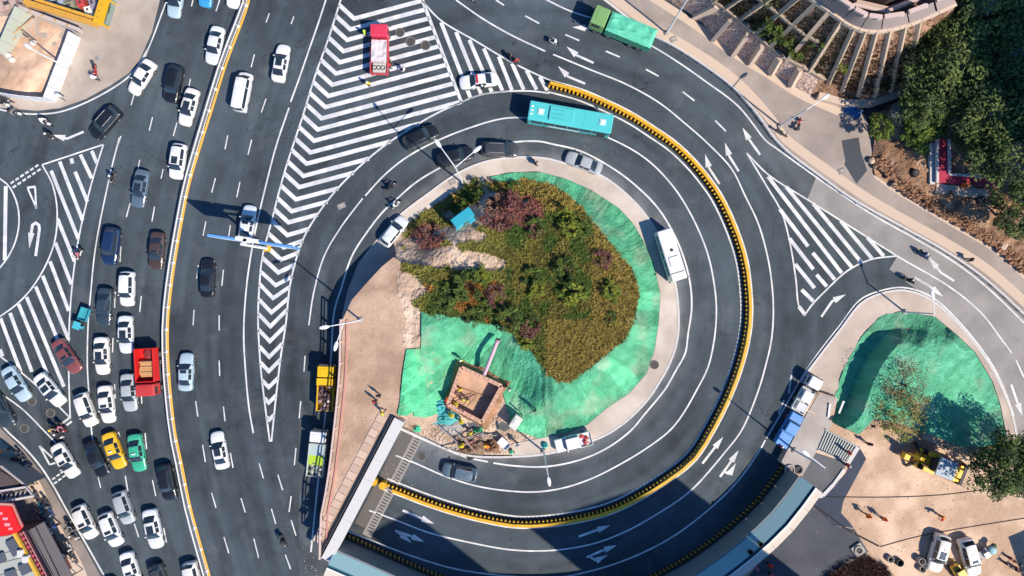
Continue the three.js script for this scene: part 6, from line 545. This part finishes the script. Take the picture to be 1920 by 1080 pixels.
// top-left building lot
{ const hoard = (label, pts, h, mat) => { const t = thing('hoarding', label, 'hoarding', P(pts[0][0], pts[0][1], .13)); const v = curve(pts, 0, 1.75).map(p => p.sub(t.position).setY(0)); for (let i = 1; i < v.length; i++) { obj('panel', beam(v[i - 1].clone().setY(h / 2), v[i].clone().lerp(v[i - 1], .03).setY(h / 2), .08, h), mat, t); obj('post', box(v[i].x, h / 2, v[i].z, .12, h + .06, .12, .02), Mt.steel, t); } };
  hoard('white panel hoarding along the right side of the sandy lot', [[152, 72], [142, 100], [124, 145], [106, 192]], 2.3, Mt.white); hoard('white panel hoarding along the lower side of the sandy lot', [[106, 193], [60, 189], [-20, 176]], 2.2, Mt.white); hoard('pale grey-green hoarding at the far left of the sandy lot', [[58, 28], [40, 68], [22, 110]], 2.6, M([.42, .46, .38], .7)); hoard('white hoarding along the upper side of the sandy lot', [[60, 27], [100, 42], [152, 66]], 1.6, M([.62, .56, .54], .7));
  struct('sand_lot', field([[60, 30], [150, 70], [140, 102], [122, 146], [104, 191], [60, 187], [-60, 172], [-60, 30]], (x, y) => .15 + 1.1 * Math.exp(-(((x - 45) / 50) ** 2 + ((y - 135) / 40) ** 2)) + (fbm(x * .06, y * .06, 4) - .5) * .5, 4), (() => { const m = Mt.sand.clone(); m.color = C(1.12, 1.02, .96); return m; })());
  const pole = (label, a, b, h, r = .09, m = Mt.wood) => { const t = thing('timber_pole', label, 'pole', P(a[0], a[1], h)); obj('shaft', bar(new THREE.Vector3(), P(b[0], b[1], h + .3).sub(t.position), r, r * .8), m, t); obj('band', bar(new THREE.Vector3(0, -.01, 0), P(b[0], b[1], h + .3).sub(t.position).multiplyScalar(.06), r * 1.3), Mt.dark, t); };
  pole('timber pole lying across the upper sandy lot', [64, 32], [32, 58], 1.1); pole('second timber pole crossing the first in the sandy lot', [30, 48], [62, 76], 1.2); pole('timber pole at the left of the sandy lot', [16, 72], [36, 54], 1.1); pole('short timber pole near the left hoarding', [12, 84], [30, 70], .8);
  [[15, 104, 'white cement sack, leftmost in the sandy lot'], [22, 112, 'white cement sack right of the leftmost one'], [62, 80, 'white sack beside the crossed poles']].forEach(([x, y, l]) => { const t = tag(obj('sack', rockG, M([.66, .62, .56], .9), null), l, 'sack'); t.position.copy(P(x, y, 1.0)); t.scale.set(.5, .28, .4); });
  const bm = (label, a, b, w, h, m, th = .5) => { const t = thing('steel_beam', label, 'beam', P(a[0], a[1], h)); const A = new THREE.Vector3(), B = P(b[0], b[1], h).sub(t.position), n = B.clone().normalize(), s = new THREE.Vector3(-n.z, 0, n.x).multiplyScalar(w * .42); obj('flange', mg([beam(A, B, w, .08), beam(A.clone().setY(-th), B.clone().setY(-th), w, .08)]), m, t); obj('web', beam(A.clone().setY(-th / 2), B.clone().setY(-th / 2), .1, th), m, t); for (let i = 1; i < 5; i++) { const p = A.clone().lerp(B, i / 5); obj('bolt_plate', box(p.x, .07, p.z, .26, .06, .2), Mt.yel2, t); } const l = B.length(); for (const k of [.1, .9]) { const p = B.clone().multiplyScalar(k); obj('leg', box(p.x, -h / 2 - .3, p.z, .2, h - .4, .2), m, t); } };
  bm('bright yellow steel beam at the right of the building site', [197, -12], [180, 44], 1.0, 2.6, Mt.yel); bm('long orange steel beam above the sandy lot', [44, 2], [178, 44], .7, 2.2, M([.62, .33, .06], .5)); bm('thin pale beam beside the long orange one', [34, 12], [150, 56], .4, 1.8, M([.55, .46, .42], .6)); bm('second thin orange beam over the long orange one', [60, -4], [186, 36], .28, 2.5, M([.7, .38, .05], .5));
  struct('site_floor', sheet([[40, -25], [200, -25], [182, 40], [60, 4]], .16), M([.24, .19, .15], .9));
  [[150, 4, .9, 1.2, 1.1, [.45, .05, .05], 'red machine between the yellow beams'], [164, 18, .9, .8, .9, [.7, .7, .68], 'white crate with a dark lid by the yellow beam'], [104, 4, 2.0, .5, 1.2, [.30, .35, .40], 'blue-grey stack of sheets on the building site'], [128, 10, 1.6, .5, 1.0, [.24, .24, .16], 'olive pile of formwork on the building site'], [85, -4, 1.4, .6, 1.0, [.4, .42, .46], 'pale sheet stack at the top edge of the site'], [172, 4, .8, .9, 1.6, [.25, .22, .28], 'dark cabinet beside the bright yellow beam'], [12, 6, 2.4, 1.2, 1.6, [.42, .30, .26], 'brownish hut roof in the top left corner']].forEach(([x, y, sx, sy, sz, c, l]) => { const t = thing('site_crate', l, 'crate', P(x, y, .16 + sy), .3); t.position.y = .16; obj('body', box(0, sy / 2, 0, sx, sy, sz, .05), M(c, .7), t); for (const k of [-.35, 0, .35]) obj('slat', box(sx * k, sy + .03, 0, sx * .22, .06, sz * .94, .01), M(c.map(q => q * 1.25), .7), t); obj('lid', box(0, sy + .08, 0, sx * .3, .05, sz * .3), Mt.dark, t); });
  bm('rust brown beam along the top left hut', [30, 8], [140, 30], .3, 1.5, M([.3, .2, .15], .8));
  { const t = thing('planter', 'long grey planter with green plants beside the site on the kerb', 'planter', P(206, 25, .13), head(-.3, 1)); obj('box', box(0, .35, 0, 3.4, .7, 1.0, .05), M([.22, .27, .24], .8), t); const m = obj('plants', shrG.g, vcM, t); m.scale.set(.9, .35, .28); m.position.y = .7; }
  { const t = thing('hatch_pad', 'small square grey hatch on the pavement above the red scooter', 'hatch', P(183, 110, .13)); obj('frame', box(0, .04, 0, .75, .08, .75, .02), Mt.conc, t); obj('lid', box(0, .1, 0, .5, .04, .5), Mt.grey, t); } }
// lower-left buildings
{ const h = 5.5, roofP = [[-90, 1004], [4, 1006], [27, 1002], [38, 1020], [80, 1100], [-90, 1100]]; const t = thing('corner_building', 'pale roofed building with yellow eaves at the lower left corner', 'building', P(0, 1060, h).setY(0)); const rel = (a, y) => P(a[0], a[1], y).sub(t.position); obj('wall', slabV(roofP.map(p => rel(p, h)), 0, 5.2), M([.16, .07, .07], .85), t); const rf = obj('roof', slabV(roofP.map(p => rel(p, h)), 5.2, 5.5), M([.40, .42, .39], .8), t);
  for (const [x, y, w, d, a] of [[26, 1026, 1.2, 2.1, .5], [0, 1046, 1.2, 1.2, .3], [47, 1066, 1.3, 1.4, .45], [20, 1078, 1.3, 1.2, .3], [-14, 1070, 1.2, 1.2, .3]]) { const p = rel([x, y], 5.7), s = obj('skylight', box(0, 0, 0, w, .36, d, .04), M([.10, .11, .14], .4), rf); s.position.copy(p).setY(5.65); s.rotation.y = a; } for (const [a, b] of [[[0, 1040], [36, 1030]], [[-20, 1062], [50, 1044]], [[-10, 1082], [66, 1060]]]) obj('roof_joint', beam(rel(a, 5.53), rel(b, 5.53), .1, .07), M([.32, .33, .3], .8), rf);
  for (const [a, b] of [[[2, 952], [28, 1001]], [[28, 1001], [40, 1022]], [[40, 1022], [82, 1098]]]) obj('eaves', beam(rel(a, 5.6), rel(b, 5.6), .36, .34), M([.75, .42, .05], .6), t); obj('chimney', box(rel([41, 1036], 5.7).x, 5.8, rel([41, 1036], 5.7).z, .6, .7, .9, .05), Mt.paleconc, t); obj('chimney', box(rel([50, 1047], 5.7).x, 5.8, rel([50, 1047], 5.7).z, .6, .7, .8, .05), Mt.paleconc, t);
  const bal = obj('balcony', beam(rel([40, 1000], 4.6), rel([98, 1112], 4.6), .9, .3), M([.40, .10, .12], .85), t); for (let i = 0; i < 14; i++) { const p = rel([lerp(38, 94, i / 13), lerp(1002, 1108, i / 13)], 5); const m = obj('flower_tuft', rockG, i % 2 ? M([.45, .06, .10], .9) : M([.30, .10, .10], .9), bal); m.position.copy(p); m.scale.set(.3, .2, .34); } obj('balcony_rail', mg([beam(rel([43, 996], 5.4), rel([102, 1108], 5.4), .08, .08), beam(rel([43, 996], 4.9), rel([102, 1108], 4.9), .06, .06)]), Mt.pink, t);
  const sgn = thing('shop_sign', 'bright red box sign with pale pink marks at the lower left edge', 'sign', P(15, 975, 5.4)); const rs = a => a.map(p => P(p[0], p[1], 5.8).sub(sgn.position).setY(0)); obj('panel', slabV(rs([[-60, 946], [20, 950], [37, 990], [28, 1000], [4, 1005], [-60, 1005]]), -.3, .4), M([.80, .015, .015], .5), sgn); for (const [x, y, s] of [[4, 975, .6], [8, 986, .65], [14, 994, .5], [-6, 965, .6]]) { const p = P(x, y, 6.3).sub(sgn.position); obj('mark', box(p.x, .44, p.z, s, .06, s * .6, .02), M([.72, .30, .36], .6), sgn); } obj('frame', mg([beam(P(20, 948, 6.2).sub(sgn.position).setY(.45), P(38, 990, 6.2).sub(sgn.position).setY(.45), .16, .16), beam(P(-60, 944, 6.2).sub(sgn.position).setY(.45), P(20, 948, 6.2).sub(sgn.position).setY(.45), .3, .2)]), Mt.pink, sgn);
  const aw = thing('awning', 'two long dark corrugated awnings beside the lower left pavement', 'awning', P(90, 1030)); for (const [a, b, w, y] of [[[58, 992], [108, 1095], 1.2, 3.5], [[72, 984], [126, 1086], 1.7, 3.1]]) { const A = P(a[0], a[1], y).sub(aw.position), B = P(b[0], b[1], y).sub(aw.position); obj('roof_sheet', beam(A, B, w, .1), M([.13, .12, .13], .8), aw); const n = 5; for (let i = 0; i < n; i++) { const o = new THREE.Vector3(-(B.z - A.z), 0, B.x - A.x).normalize().multiplyScalar((i - 2) * w / 5); obj('rib', beam(A.clone().add(o).setY(y + .1), B.clone().add(o).setY(y + .1), .08, .1), M([.2, .185, .19], .8), aw); } for (const p of [A, B]) obj('post', bar(p.clone().setY(0), p.clone(), .06), Mt.dark, aw); }
  const dk = thing('dark_shop', 'dark tiled shop roof with a pointed corner at the left edge', 'building', P(10, 905, 4).setY(0)); const rd = (a, y) => P(a[0], a[1], y).sub(dk.position); obj('wall', slabV([[-80, 858], [2, 880], [44, 912], [-80, 930]].map(a => rd(a, 4)), 0, 3.6), M([.3, .24, .21], .9), dk); obj('roof', slabV([[-80, 852], [2, 874], [50, 912], [-80, 934]].map(a => rd(a, 4)), 3.6, 3.9), M([.06, .045, .045], .8), dk); for (let i = 0; i < 12; i++) obj('tile', beam(rd([lerp(-20, 42, i / 12), lerp(870, 906, i / 12)], 4), rd([lerp(-34, 26, i / 12), lerp(905, 918, i / 12)], 4), .3, .16), M([.10, .075, .075], .8), dk); obj('eaves', mg([beam(rd([2, 873], 4.05), rd([50, 911], 4.05), .24, .24), beam(rd([-60, 937], 4.05), rd([50, 912], 4.05), .3, .24)]), M([.42, .36, .33], .8), dk);
  const fr = thing('sign_frame', 'grey rooftop lattice sign frame above the red box sign', 'sign frame', P(25, 932, 4)); const rf2 = (a, y) => P(a[0], a[1], y).sub(fr.position); obj('frame', mg([beam(rf2([-60, 953], 4.6), rf2([63, 930], 4.6), .26, .3), beam(rf2([-60, 930], 4.4), rf2([48, 913], 4.4), .22, .22), beam(rf2([48, 913], 4.4), rf2([63, 930], 4.6), .16, .16)]), M([.58, .52, .5], .7), fr); obj('back_board', slabV([[-60, 932], [47, 915], [61, 929], [-60, 950]].map(a => rf2(a, 4)), -.1, .1), M([.06, .055, .06], .8), fr); for (let i = 0; i < 8; i++) { const x = -14 + i * 8.6, y = 943 - i * 1.7; obj('lattice_bar', mg([beam(rf2([x - 2, y + 4], 4.3), rf2([x + 2, y - 13], 4.3), .14, .12), beam(rf2([x - 3, y - 3], 4.32), rf2([x + 4, y - 5 + (i % 3) * 3], 4.32), .12, .12)]), M([.33, .31, .32], .7), fr); } obj('leg', bar(rf2([40, 922], 4), rf2([40, 922], 0), .08), Mt.dark, fr); struct('apron', slab([[-80, 850], [2, 870], [60, 918], [70, 950], [50, 965], [130, 1110], [-80, 1110]], .13, .2, 0), M([.30, .24, .2], .9)); }
// ---------- clay tank pit ----------
{ const t = thing('clay_tank', 'square brown tank pit with low clay walls being built on the island', 'pit', P(890, 745, 0)); const cor = [[865, 689], [941, 724], [904, 792], [840, 758]].map(a => P(a[0], a[1], 1.6).sub(t.position).setY(0)); const CM = M([.44, .225, .14], .95); obj('floor', slabV(cor, .05, .16), new THREE.MeshStandardMaterial({ map: sandT, color: C(1.0, .86, .78), roughness: 1 }), t);
  for (let i = 0; i < 4; i++) { const a = cor[i], b = cor[(i + 1) % 4]; const w = obj('wall', beam(a.clone().setY(.85), b.clone().lerp(a, .02).setY(.85), .36, 1.4), CM, t); const n = 9; for (let k = 0; k < n; k++) { const p = a.clone().lerp(b, (k + .04) / n).setY(1.6), q2 = a.clone().lerp(b, (k + .96) / n).setY(1.6); obj('coping', beam(p, q2, .5, .12), [M([.62, .37, .27], .95), M([.56, .33, .24], .95)][k % 2], w); } }
  const c = cor.reduce((s, p) => s.add(p), new THREE.Vector3()).multiplyScalar(.25); const rings = [[1.05, 1.0], [1.16, .65], [1.36, .05]]; const pos = [], idx = []; const N = 48; rings.forEach(([k, y], r) => { for (let i = 0; i < N; i++) { const e = i / N * 4, j = Math.floor(e), p = cor[j].clone().lerp(cor[(j + 1) % 4], e - j).sub(c).multiplyScalar(k + (r ? (fbm(i * .4, r * 5, 3) - .4) * .25 : 0)).add(c); pos.push(p.x, y + (r == 1 ? (vn(i * .6, 3) - .5) * .4 : 0), p.z); if (r) { const a = (r - 1) * N + i, b = (r - 1) * N + (i + 1) % N; idx.push(a, b, a + N, b, b + N, a + N); } } }); const g = new THREE.BufferGeometry(); g.setAttribute('position', new THREE.Float32BufferAttribute(pos, 3)); g.setIndex(idx); g.computeVertexNormals(); obj('earth_bank', uvM(g), new THREE.MeshStandardMaterial({ map: dirtT, bumpMap: bumpA, bumpScale: .3, roughness: 1, side: THREE.DoubleSide, color: C(.75, .6, .52) }), t); obj('plank', beam(cor[0].clone().lerp(cor[3], .55).setY(.3), cor[1].clone().lerp(cor[2], .42).setY(.3), .12, .1), Mt.wood, t); obj('ladder', mg([beam(cor[3].clone().lerp(cor[2], .3).setY(1.9), c.clone().setY(.3), .07, .07), beam(cor[3].clone().lerp(cor[2], .42).setY(1.9), c.clone().add(new THREE.Vector3(.4, 0, .2)).setY(.3), .07, .07)]), Mt.dark, t); }
{ const a = P(934, 636, 3.3), b = P(908, 702, 1.6), t = thing('drain_pipe', 'pale pink pipe running down the net to the clay tank', 'pipe', a); const bb = b.clone().sub(a); obj('barrel', bar(new THREE.Vector3(), bb, .26, .26, 16), M([.58, .38, .45], .5), t); obj('collar', bar(new THREE.Vector3(), bb.clone().multiplyScalar(.06), .33, .33, 16), M([.4, .22, .26], .5), t); }
const heap = (name, label, cat, px, py, y0, sx, sz, h, mat, s) => { const g = new THREE.PlaneGeometry(sx, sz, 34, 34), p = g.attributes.position; for (let i = 0; i < p.count; i++) { const x = p.getX(i) / sx * 2, y = p.getY(i) / sz * 2, e = Math.max(0, 1 - Math.hypot(x, y) ** 2.2); p.setZ(i, e * h * (.35 + (1 - Math.abs(vn(x * 3 + s, y * 3.4) * 2 - 1)) * .8) - .02); p.setX(i, p.getX(i) * (.75 + .4 * vn(y * 2 + s, 3.1))); p.setY(i, p.getY(i) * (.75 + .4 * vn(x * 2 + s, 8.1))); } g.rotateX(-Math.PI / 2); g.computeVertexNormals(); const o = tag(obj(name, uvM(g), mat), label, cat); o.position.copy(P(px, py, y0)); return o; };
heap('folded_net', 'crumpled teal net heap at the lower left of the clay tank', 'net heap', 822, 762, .3, 2.6, 2.6, .7, M([.05, .36, .40], .7, { side: THREE.DoubleSide }), 3); heap('folded_net', 'spread teal net heap right of the crumpled one, below the tank', 'net heap', 838, 783, .2, 3.6, 2.2, .6, M([.07, .38, .38], .7, { side: THREE.DoubleSide }), 7); heap('folded_net', 'pale grey sheet heap below the teal nets', 'sheet heap', 846, 800, .15, 3.4, 1.8, .35, M([.34, .33, .32], .8, { side: THREE.DoubleSide }), 11); heap('folded_net', 'small green sack on the sand by the tank bottom corner', 'sack', 896, 808, .15, 1.2, .9, .5, M([.06, .45, .22], .8, { side: THREE.DoubleSide }), 5); heap('folded_net', 'green rag on the sand beside the hose coil', 'rag', 782, 803, .15, .9, 1.0, .35, M([.05, .5, .28], .8, { side: THREE.DoubleSide }), 15); heap('folded_net', 'teal bundle at the foot of the lower island lamp', 'bundle', 1021, 834, .14, 1.0, 1.0, .5, M([.05, .36, .36], .8, { side: THREE.DoubleSide }), 17); heap('sandbag_pile', 'brown earth heap beside the lower kerb of the island', 'earth heap', 884, 838, .14, 3.6, 2.0, .9, (() => { const m = Mt.dirt.clone(); m.color = C(.5, .48, .46); m.side = THREE.DoubleSide; return m; })(), 21); heap('sandbag_pile', 'second brown earth heap right of the first at the lower kerb', 'earth heap', 922, 836, .14, 1.8, 1.8, .7, (() => { const m = Mt.dirt.clone(); m.color = C(.55, .45, .4); m.side = THREE.DoubleSide; return m; })(), 23);
{ const t = thing('timber_stack', 'loose grey timbers beside the earth heaps on the lower island', 'timber', P(875, 822, .15)); for (let i = 0; i < 12; i++) { const a = rr(-.5, 1), x = rr(-2.2, 3), z = rr(-.6, 1.2), l = rr(.8, 1.7); obj('plank', beam(new THREE.Vector3(x - Math.cos(a) * l, .3 + i * .05, z - Math.sin(a) * l), new THREE.Vector3(x + Math.cos(a) * l, .34 + i * .05, z + Math.sin(a) * l), .14, .09), M([.22 + .2 * R(), .19 + .14 * R(), .16 + .1 * R()], .9), t); } }
{ const t = thing('hose_coil', 'coiled brown hose on the sand near the portal', 'hose', P(774, 793, .14)); const g = new THREE.TorusGeometry(.5, .06, 8, 26); g.rotateX(Math.PI / 2); g.translate(0, .08, 0); const g2 = new THREE.TorusGeometry(.44, .06, 8, 26); g2.rotateX(Math.PI / 2); g2.translate(.06, .18, .04); obj('loop', g, M([.30, .17, .12], .7), t); obj('loop', g2, M([.26, .15, .11], .7), t); }
{ const t = thing('generator', 'white generator box on legs casting a shadow right of the clay tank', 'generator', P(967, 792, 1.8).setY(islH(967, 794)), head(.55, -.83)); obj('case', box(0, 1.3, 0, 1.9, 1.1, 1.1, .08), M([.66, .66, .58], .6), t); obj('lid', box(.1, 1.88, 0, .8, .08, .6, .03), M([.75, .74, .68], .6), t); for (const x of [-.8, .8]) for (const z of [-.42, .42]) obj('leg', box(x, .38, z, .12, .8, .12), Mt.dark, t); obj('exhaust', bar(new THREE.Vector3(1.2, .8, 0), new THREE.Vector3(1.3, 2.1, .1), .1), Mt.dark, t); }
{ const t = thing('kerb_gate', 'white concrete end block where the portal beam meets the island sand', 'block', P(744, 797)); obj('block', beam(new THREE.Vector3(.35, .5, -1.1), new THREE.Vector3(-.45, .5, .75), .4, 1.0), Mt.paleconc, t); obj('cap', beam(new THREE.Vector3(.35, 1.05, -1.1), new THREE.Vector3(-.45, 1.05, .75), .5, .1), Mt.white, t); }
[[882, 858, 'drain grate in the gutter below the earth heaps'], [1262, 74, 'square hatch on the upper pavement beside the top lamp'], [848, 341, 'square concrete hatch on the island pavement left of the lamp'], [640, 386, 'square concrete pad in the asphalt left of the island'], [1578, 321, 'tan paver patch beside the arrow shaped dark patch']].forEach(([x, y, l], i) => { const t = thing('hatch_pad', l, 'hatch', P(x, y, .1), .4); const y0 = i == 0 || i == 3 ? .01 : .14; t.position.y = y0; obj('frame', box(0, .03, 0, i == 3 ? 1.1 : .9, .06, .7, .015), i ? Mt.grey : Mt.dark, t); obj('lid', box(0, .07, 0, .55, .04, .45), i ? Mt.conc : Mt.black, t); });
// low guard rail and cable bundle along the upper road
{ const t = thing('guard_rail', 'low grey guard rail along the kerb of the upper and side road', 'guard rail', P(1400, 180)); const v = curve(K1.slice(1), 0, 2.4).map(p => p.sub(t.position)).map(p => p.add(new THREE.Vector3(-.15, 0, .2))); for (let i = 0; i < v.length; i++) { obj('post', box(v[i].x, .28, v[i].z, .1, .56, .1), Mt.steel, t); if (i) obj('rail', mg([beam(v[i - 1].clone().setY(.55), v[i].clone().setY(.55), .07, .07), beam(v[i - 1].clone().setY(.3), v[i].clone().setY(.3), .05, .05)]), Mt.steel, t); } }
// loose debris on road and plaza
{ const g = rockG, im = new THREE.InstancedMesh(g, M([.5, .44, .4], .9), 900), o = new THREE.Object3D(); let k = 0; const areas = [[YARD, 1, 260], [PLZ, 3.7, 140], [[[760, 806], [830, 841], [870, 853], [960, 856], [950, 820], [840, 790], [770, 785]], .12, 260], [[[700, 830], [800, 850], [830, 900], [720, 960]], 0, 90], [[[560, 1000], [600, 1000], [605, 1080], [570, 1080]], 0, 70]]; for (const [pl, h, n] of areas) { const xs = pl.map(p => p[0]), ys = pl.map(p => p[1]); let c = 0; while (c < n) { const x = rr(Math.min(...xs), Math.min(1940, Math.max(...xs))), y = rr(Math.min(...ys), Math.min(1090, Math.max(...ys))); if (!inP(x, y, pl)) { if (R() < .002) c++; continue; } o.position.copy(P(x, y, h + .02)); o.rotation.set(R() * 6, R() * 6, 0); o.scale.setScalar(rr(.02, .075)); o.updateMatrix(); im.setMatrixAt(k, o.matrix); const q2 = rr(.3, 1.2); im.setColorAt(k++, C(q2, q2 * .9, q2 * .82)); c++; } } im.count = k; im.name = 'gravel'; im.castShadow = true; im.userData = { kind: 'stuff', label: 'loose pebbles and crumbs of earth on the work sites', category: 'gravel' }; scene.add(im); }
// plank and bar left on the deck
[[[1556, 757], [1553, 783], 'white plank on the pale deck'], [[1582, 752], [1573, 775], 'white plank leaning on the green net edge']].forEach(([a, b, l]) => { const A = P(a[0], a[1], 1.25), t = thing('plank', l, 'plank', A); const B = P(b[0], b[1], 1.25).sub(A); obj('board', beam(new THREE.Vector3(), B, .22, .08), Mt.white, t); obj('end_band', beam(new THREE.Vector3(0, .06, 0), B.clone().multiplyScalar(.12).add(new THREE.Vector3(0, .06, 0)), .24, .04), Mt.steel, t); });
// ---------- tall buildings beyond the frame, whose shade falls into it ----------
function block(name, label, pts, h, mat, y0 = 0) { const v = toV(pts, 0), c = v.reduce((s, p) => s.add(p), new THREE.Vector3()).multiplyScalar(1 / v.length), t = thing(name, label, 'building', c); const r = v.map(p => p.clone().sub(c).setY(0)); obj('wall', slabV(r, y0, h - .6), mat, t); obj('roof', slabV(r, h - .6, h), Mt.conc, t); for (let k = 0; k < r.length; k++) { const a = r[k], b = r[(k + 1) % r.length]; for (let f = 3; f < h - 2; f += 3.2) obj('window', beam(a.clone().lerp(b, .06).setY(f), b.clone().lerp(a, .06).setY(f), .12, 1.4), Mt.glass, t); } return t; }
const offs = (pts, h) => { const k = h * Math.hypot(SUN.x, SUN.z) / SUN.y * S, d = Math.hypot(.78, .62); return pts.map(([x, y]) => [x + .78 / d * k, y + .62 / d * k]); };
block('tower_block', 'slim tower block beyond the lower edge', offs([[770, 957], [690, 1000], [790, 1079], [870, 1036]], 40), 40, M([.5, .45, .4], .85)); block('tower_block', 'broad block beyond the lower right edge', offs([[985, 985], [1265, 893], [1500, 1080], [1220, 1172]], 36), 36, M([.48, .42, .38], .85)); block('tower_block', 'long block beyond the right edge behind the dark trees', offs([[1520, -110], [1560, 50], [1650, 185], [1765, 280], [1915, 400], [2060, 405], [2070, -110]], 46), 46, M([.45, .42, .4], .85));
 block('shade_block', 'low unseen block added just beyond the lower right corner', offs([[1868, 992], [1905, 976], [1975, 1010], [1975, 1100], [1896, 1072]], 9), 9, M([.4, .36, .33], .85));  // block added out of view so that its shade falls on the yard corner
[[1411, 1058, 'pink', 'worker in pink in the shade behind the cream coping, leftmost of three'], [1437, 1053, 'red', 'worker in red in the shade behind the cream coping, uppermost of three'], [1439, 1072, 'pink', 'worker in pink in the shade behind the cream coping, lowest of three']].forEach(([x, y, c, l], i) => person('stand', x + 6, y + 6, i - 1, .6, c, 'dark', 'helmet:' + (i == 1 ? 'red' : 'pink'), l, 1));
[[1902, 1052, 1, 'red scooter in the shade at the lower right corner'], [1912, 1070, 1, 'second red scooter at the lower right corner'], [1895, 1062, 0, 'dark scooter in front of the red ones at the lower right corner']].forEach(([x, y, c, l]) => scooter(x, y, -.8, -.5, c, l, 1));
{ const t = thing('handcart', 'grey handcart with a pale blue cover right of the two parked white cars', 'cart', P(1848, 1035, 1.5).setY(1), head(.8, -.5)); obj('deck', box(0, .6, 0, 2.0, .1, 1.1), M([.4, .38, .38], .7), t); for (const s of [-1, 1]) { wheel(t, -.3, s * .6, .3, .1); obj('handle', beam(new THREE.Vector3(-1, .65, s * .45), new THREE.Vector3(-1.9, .8, s * .4), .07, .07), Mt.dark, t); } const b = obj('cover', rockG, M([.3, .55, .62], .7), t); b.position.set(.75, .85, 0); b.scale.set(.5, .3, .6); const c = obj('sack', rockG, M([.08, .14, .09], .8), t); c.position.set(1.2, .8, -.3); c.scale.set(.4, .3, .4); obj('box', box(-.2, .85, .1, .7, .4, .7, .04), Mt.steel, t); }
{ const t = thing('mini_digger', 'small yellow machine between the two parked white cars at the bottom edge', 'digger', P(1797, 1072, 2).setY(1), head(.5, .85)), Y = M([.80, .50, .06], .5); for (const s of [-1, 1]) obj('track', box(0, .3, s * .5, 1.9, .5, .3, .2), Mt.black, t); obj('body', box(-.1, .85, 0, 1.6, .6, 1.1, .1), Y, t); obj('cab_roof', box(.1, 1.8, 0, 1.2, .1, 1.05, .04), Y, t); obj('cab', box(.1, 1.4, 0, 1.0, .8, .9, .06), Mt.glass, t); obj('boom', mg([beam(new THREE.Vector3(-.8, 1.0, 0), new THREE.Vector3(-1.7, 1.6, .1), .2, .25), beam(new THREE.Vector3(-1.7, 1.6, .1), new THREE.Vector3(-2.2, .5, .1), .16, .2)]), M([.35, .16, .03], .6), t); obj('bucket', box(-2.2, .35, .1, .4, .4, .5, .08), Mt.dark, t); }
[[1405, 1033, 'black bucket standing by the cream coping, left one of two'], [1424, 1018, 'black bucket standing by the cream coping, right one of two']].forEach(([x, y, l]) => { const t = thing('bucket', l, 'bucket', P(x, y, 4.8)); obj('body', new THREE.LatheGeometry([[0, 0], [.24, 0], [.32, .5], [.28, .5], [.2, .06], [0, .06]].map(a => new THREE.Vector2(...a)), 18), Mt.black, t); const g = new THREE.TorusGeometry(.3, .025, 6, 18); g.rotateX(Math.PI / 2); g.translate(0, .5, 0); obj('rim', g, Mt.dark, t); });
renderer.render(scene, camera);
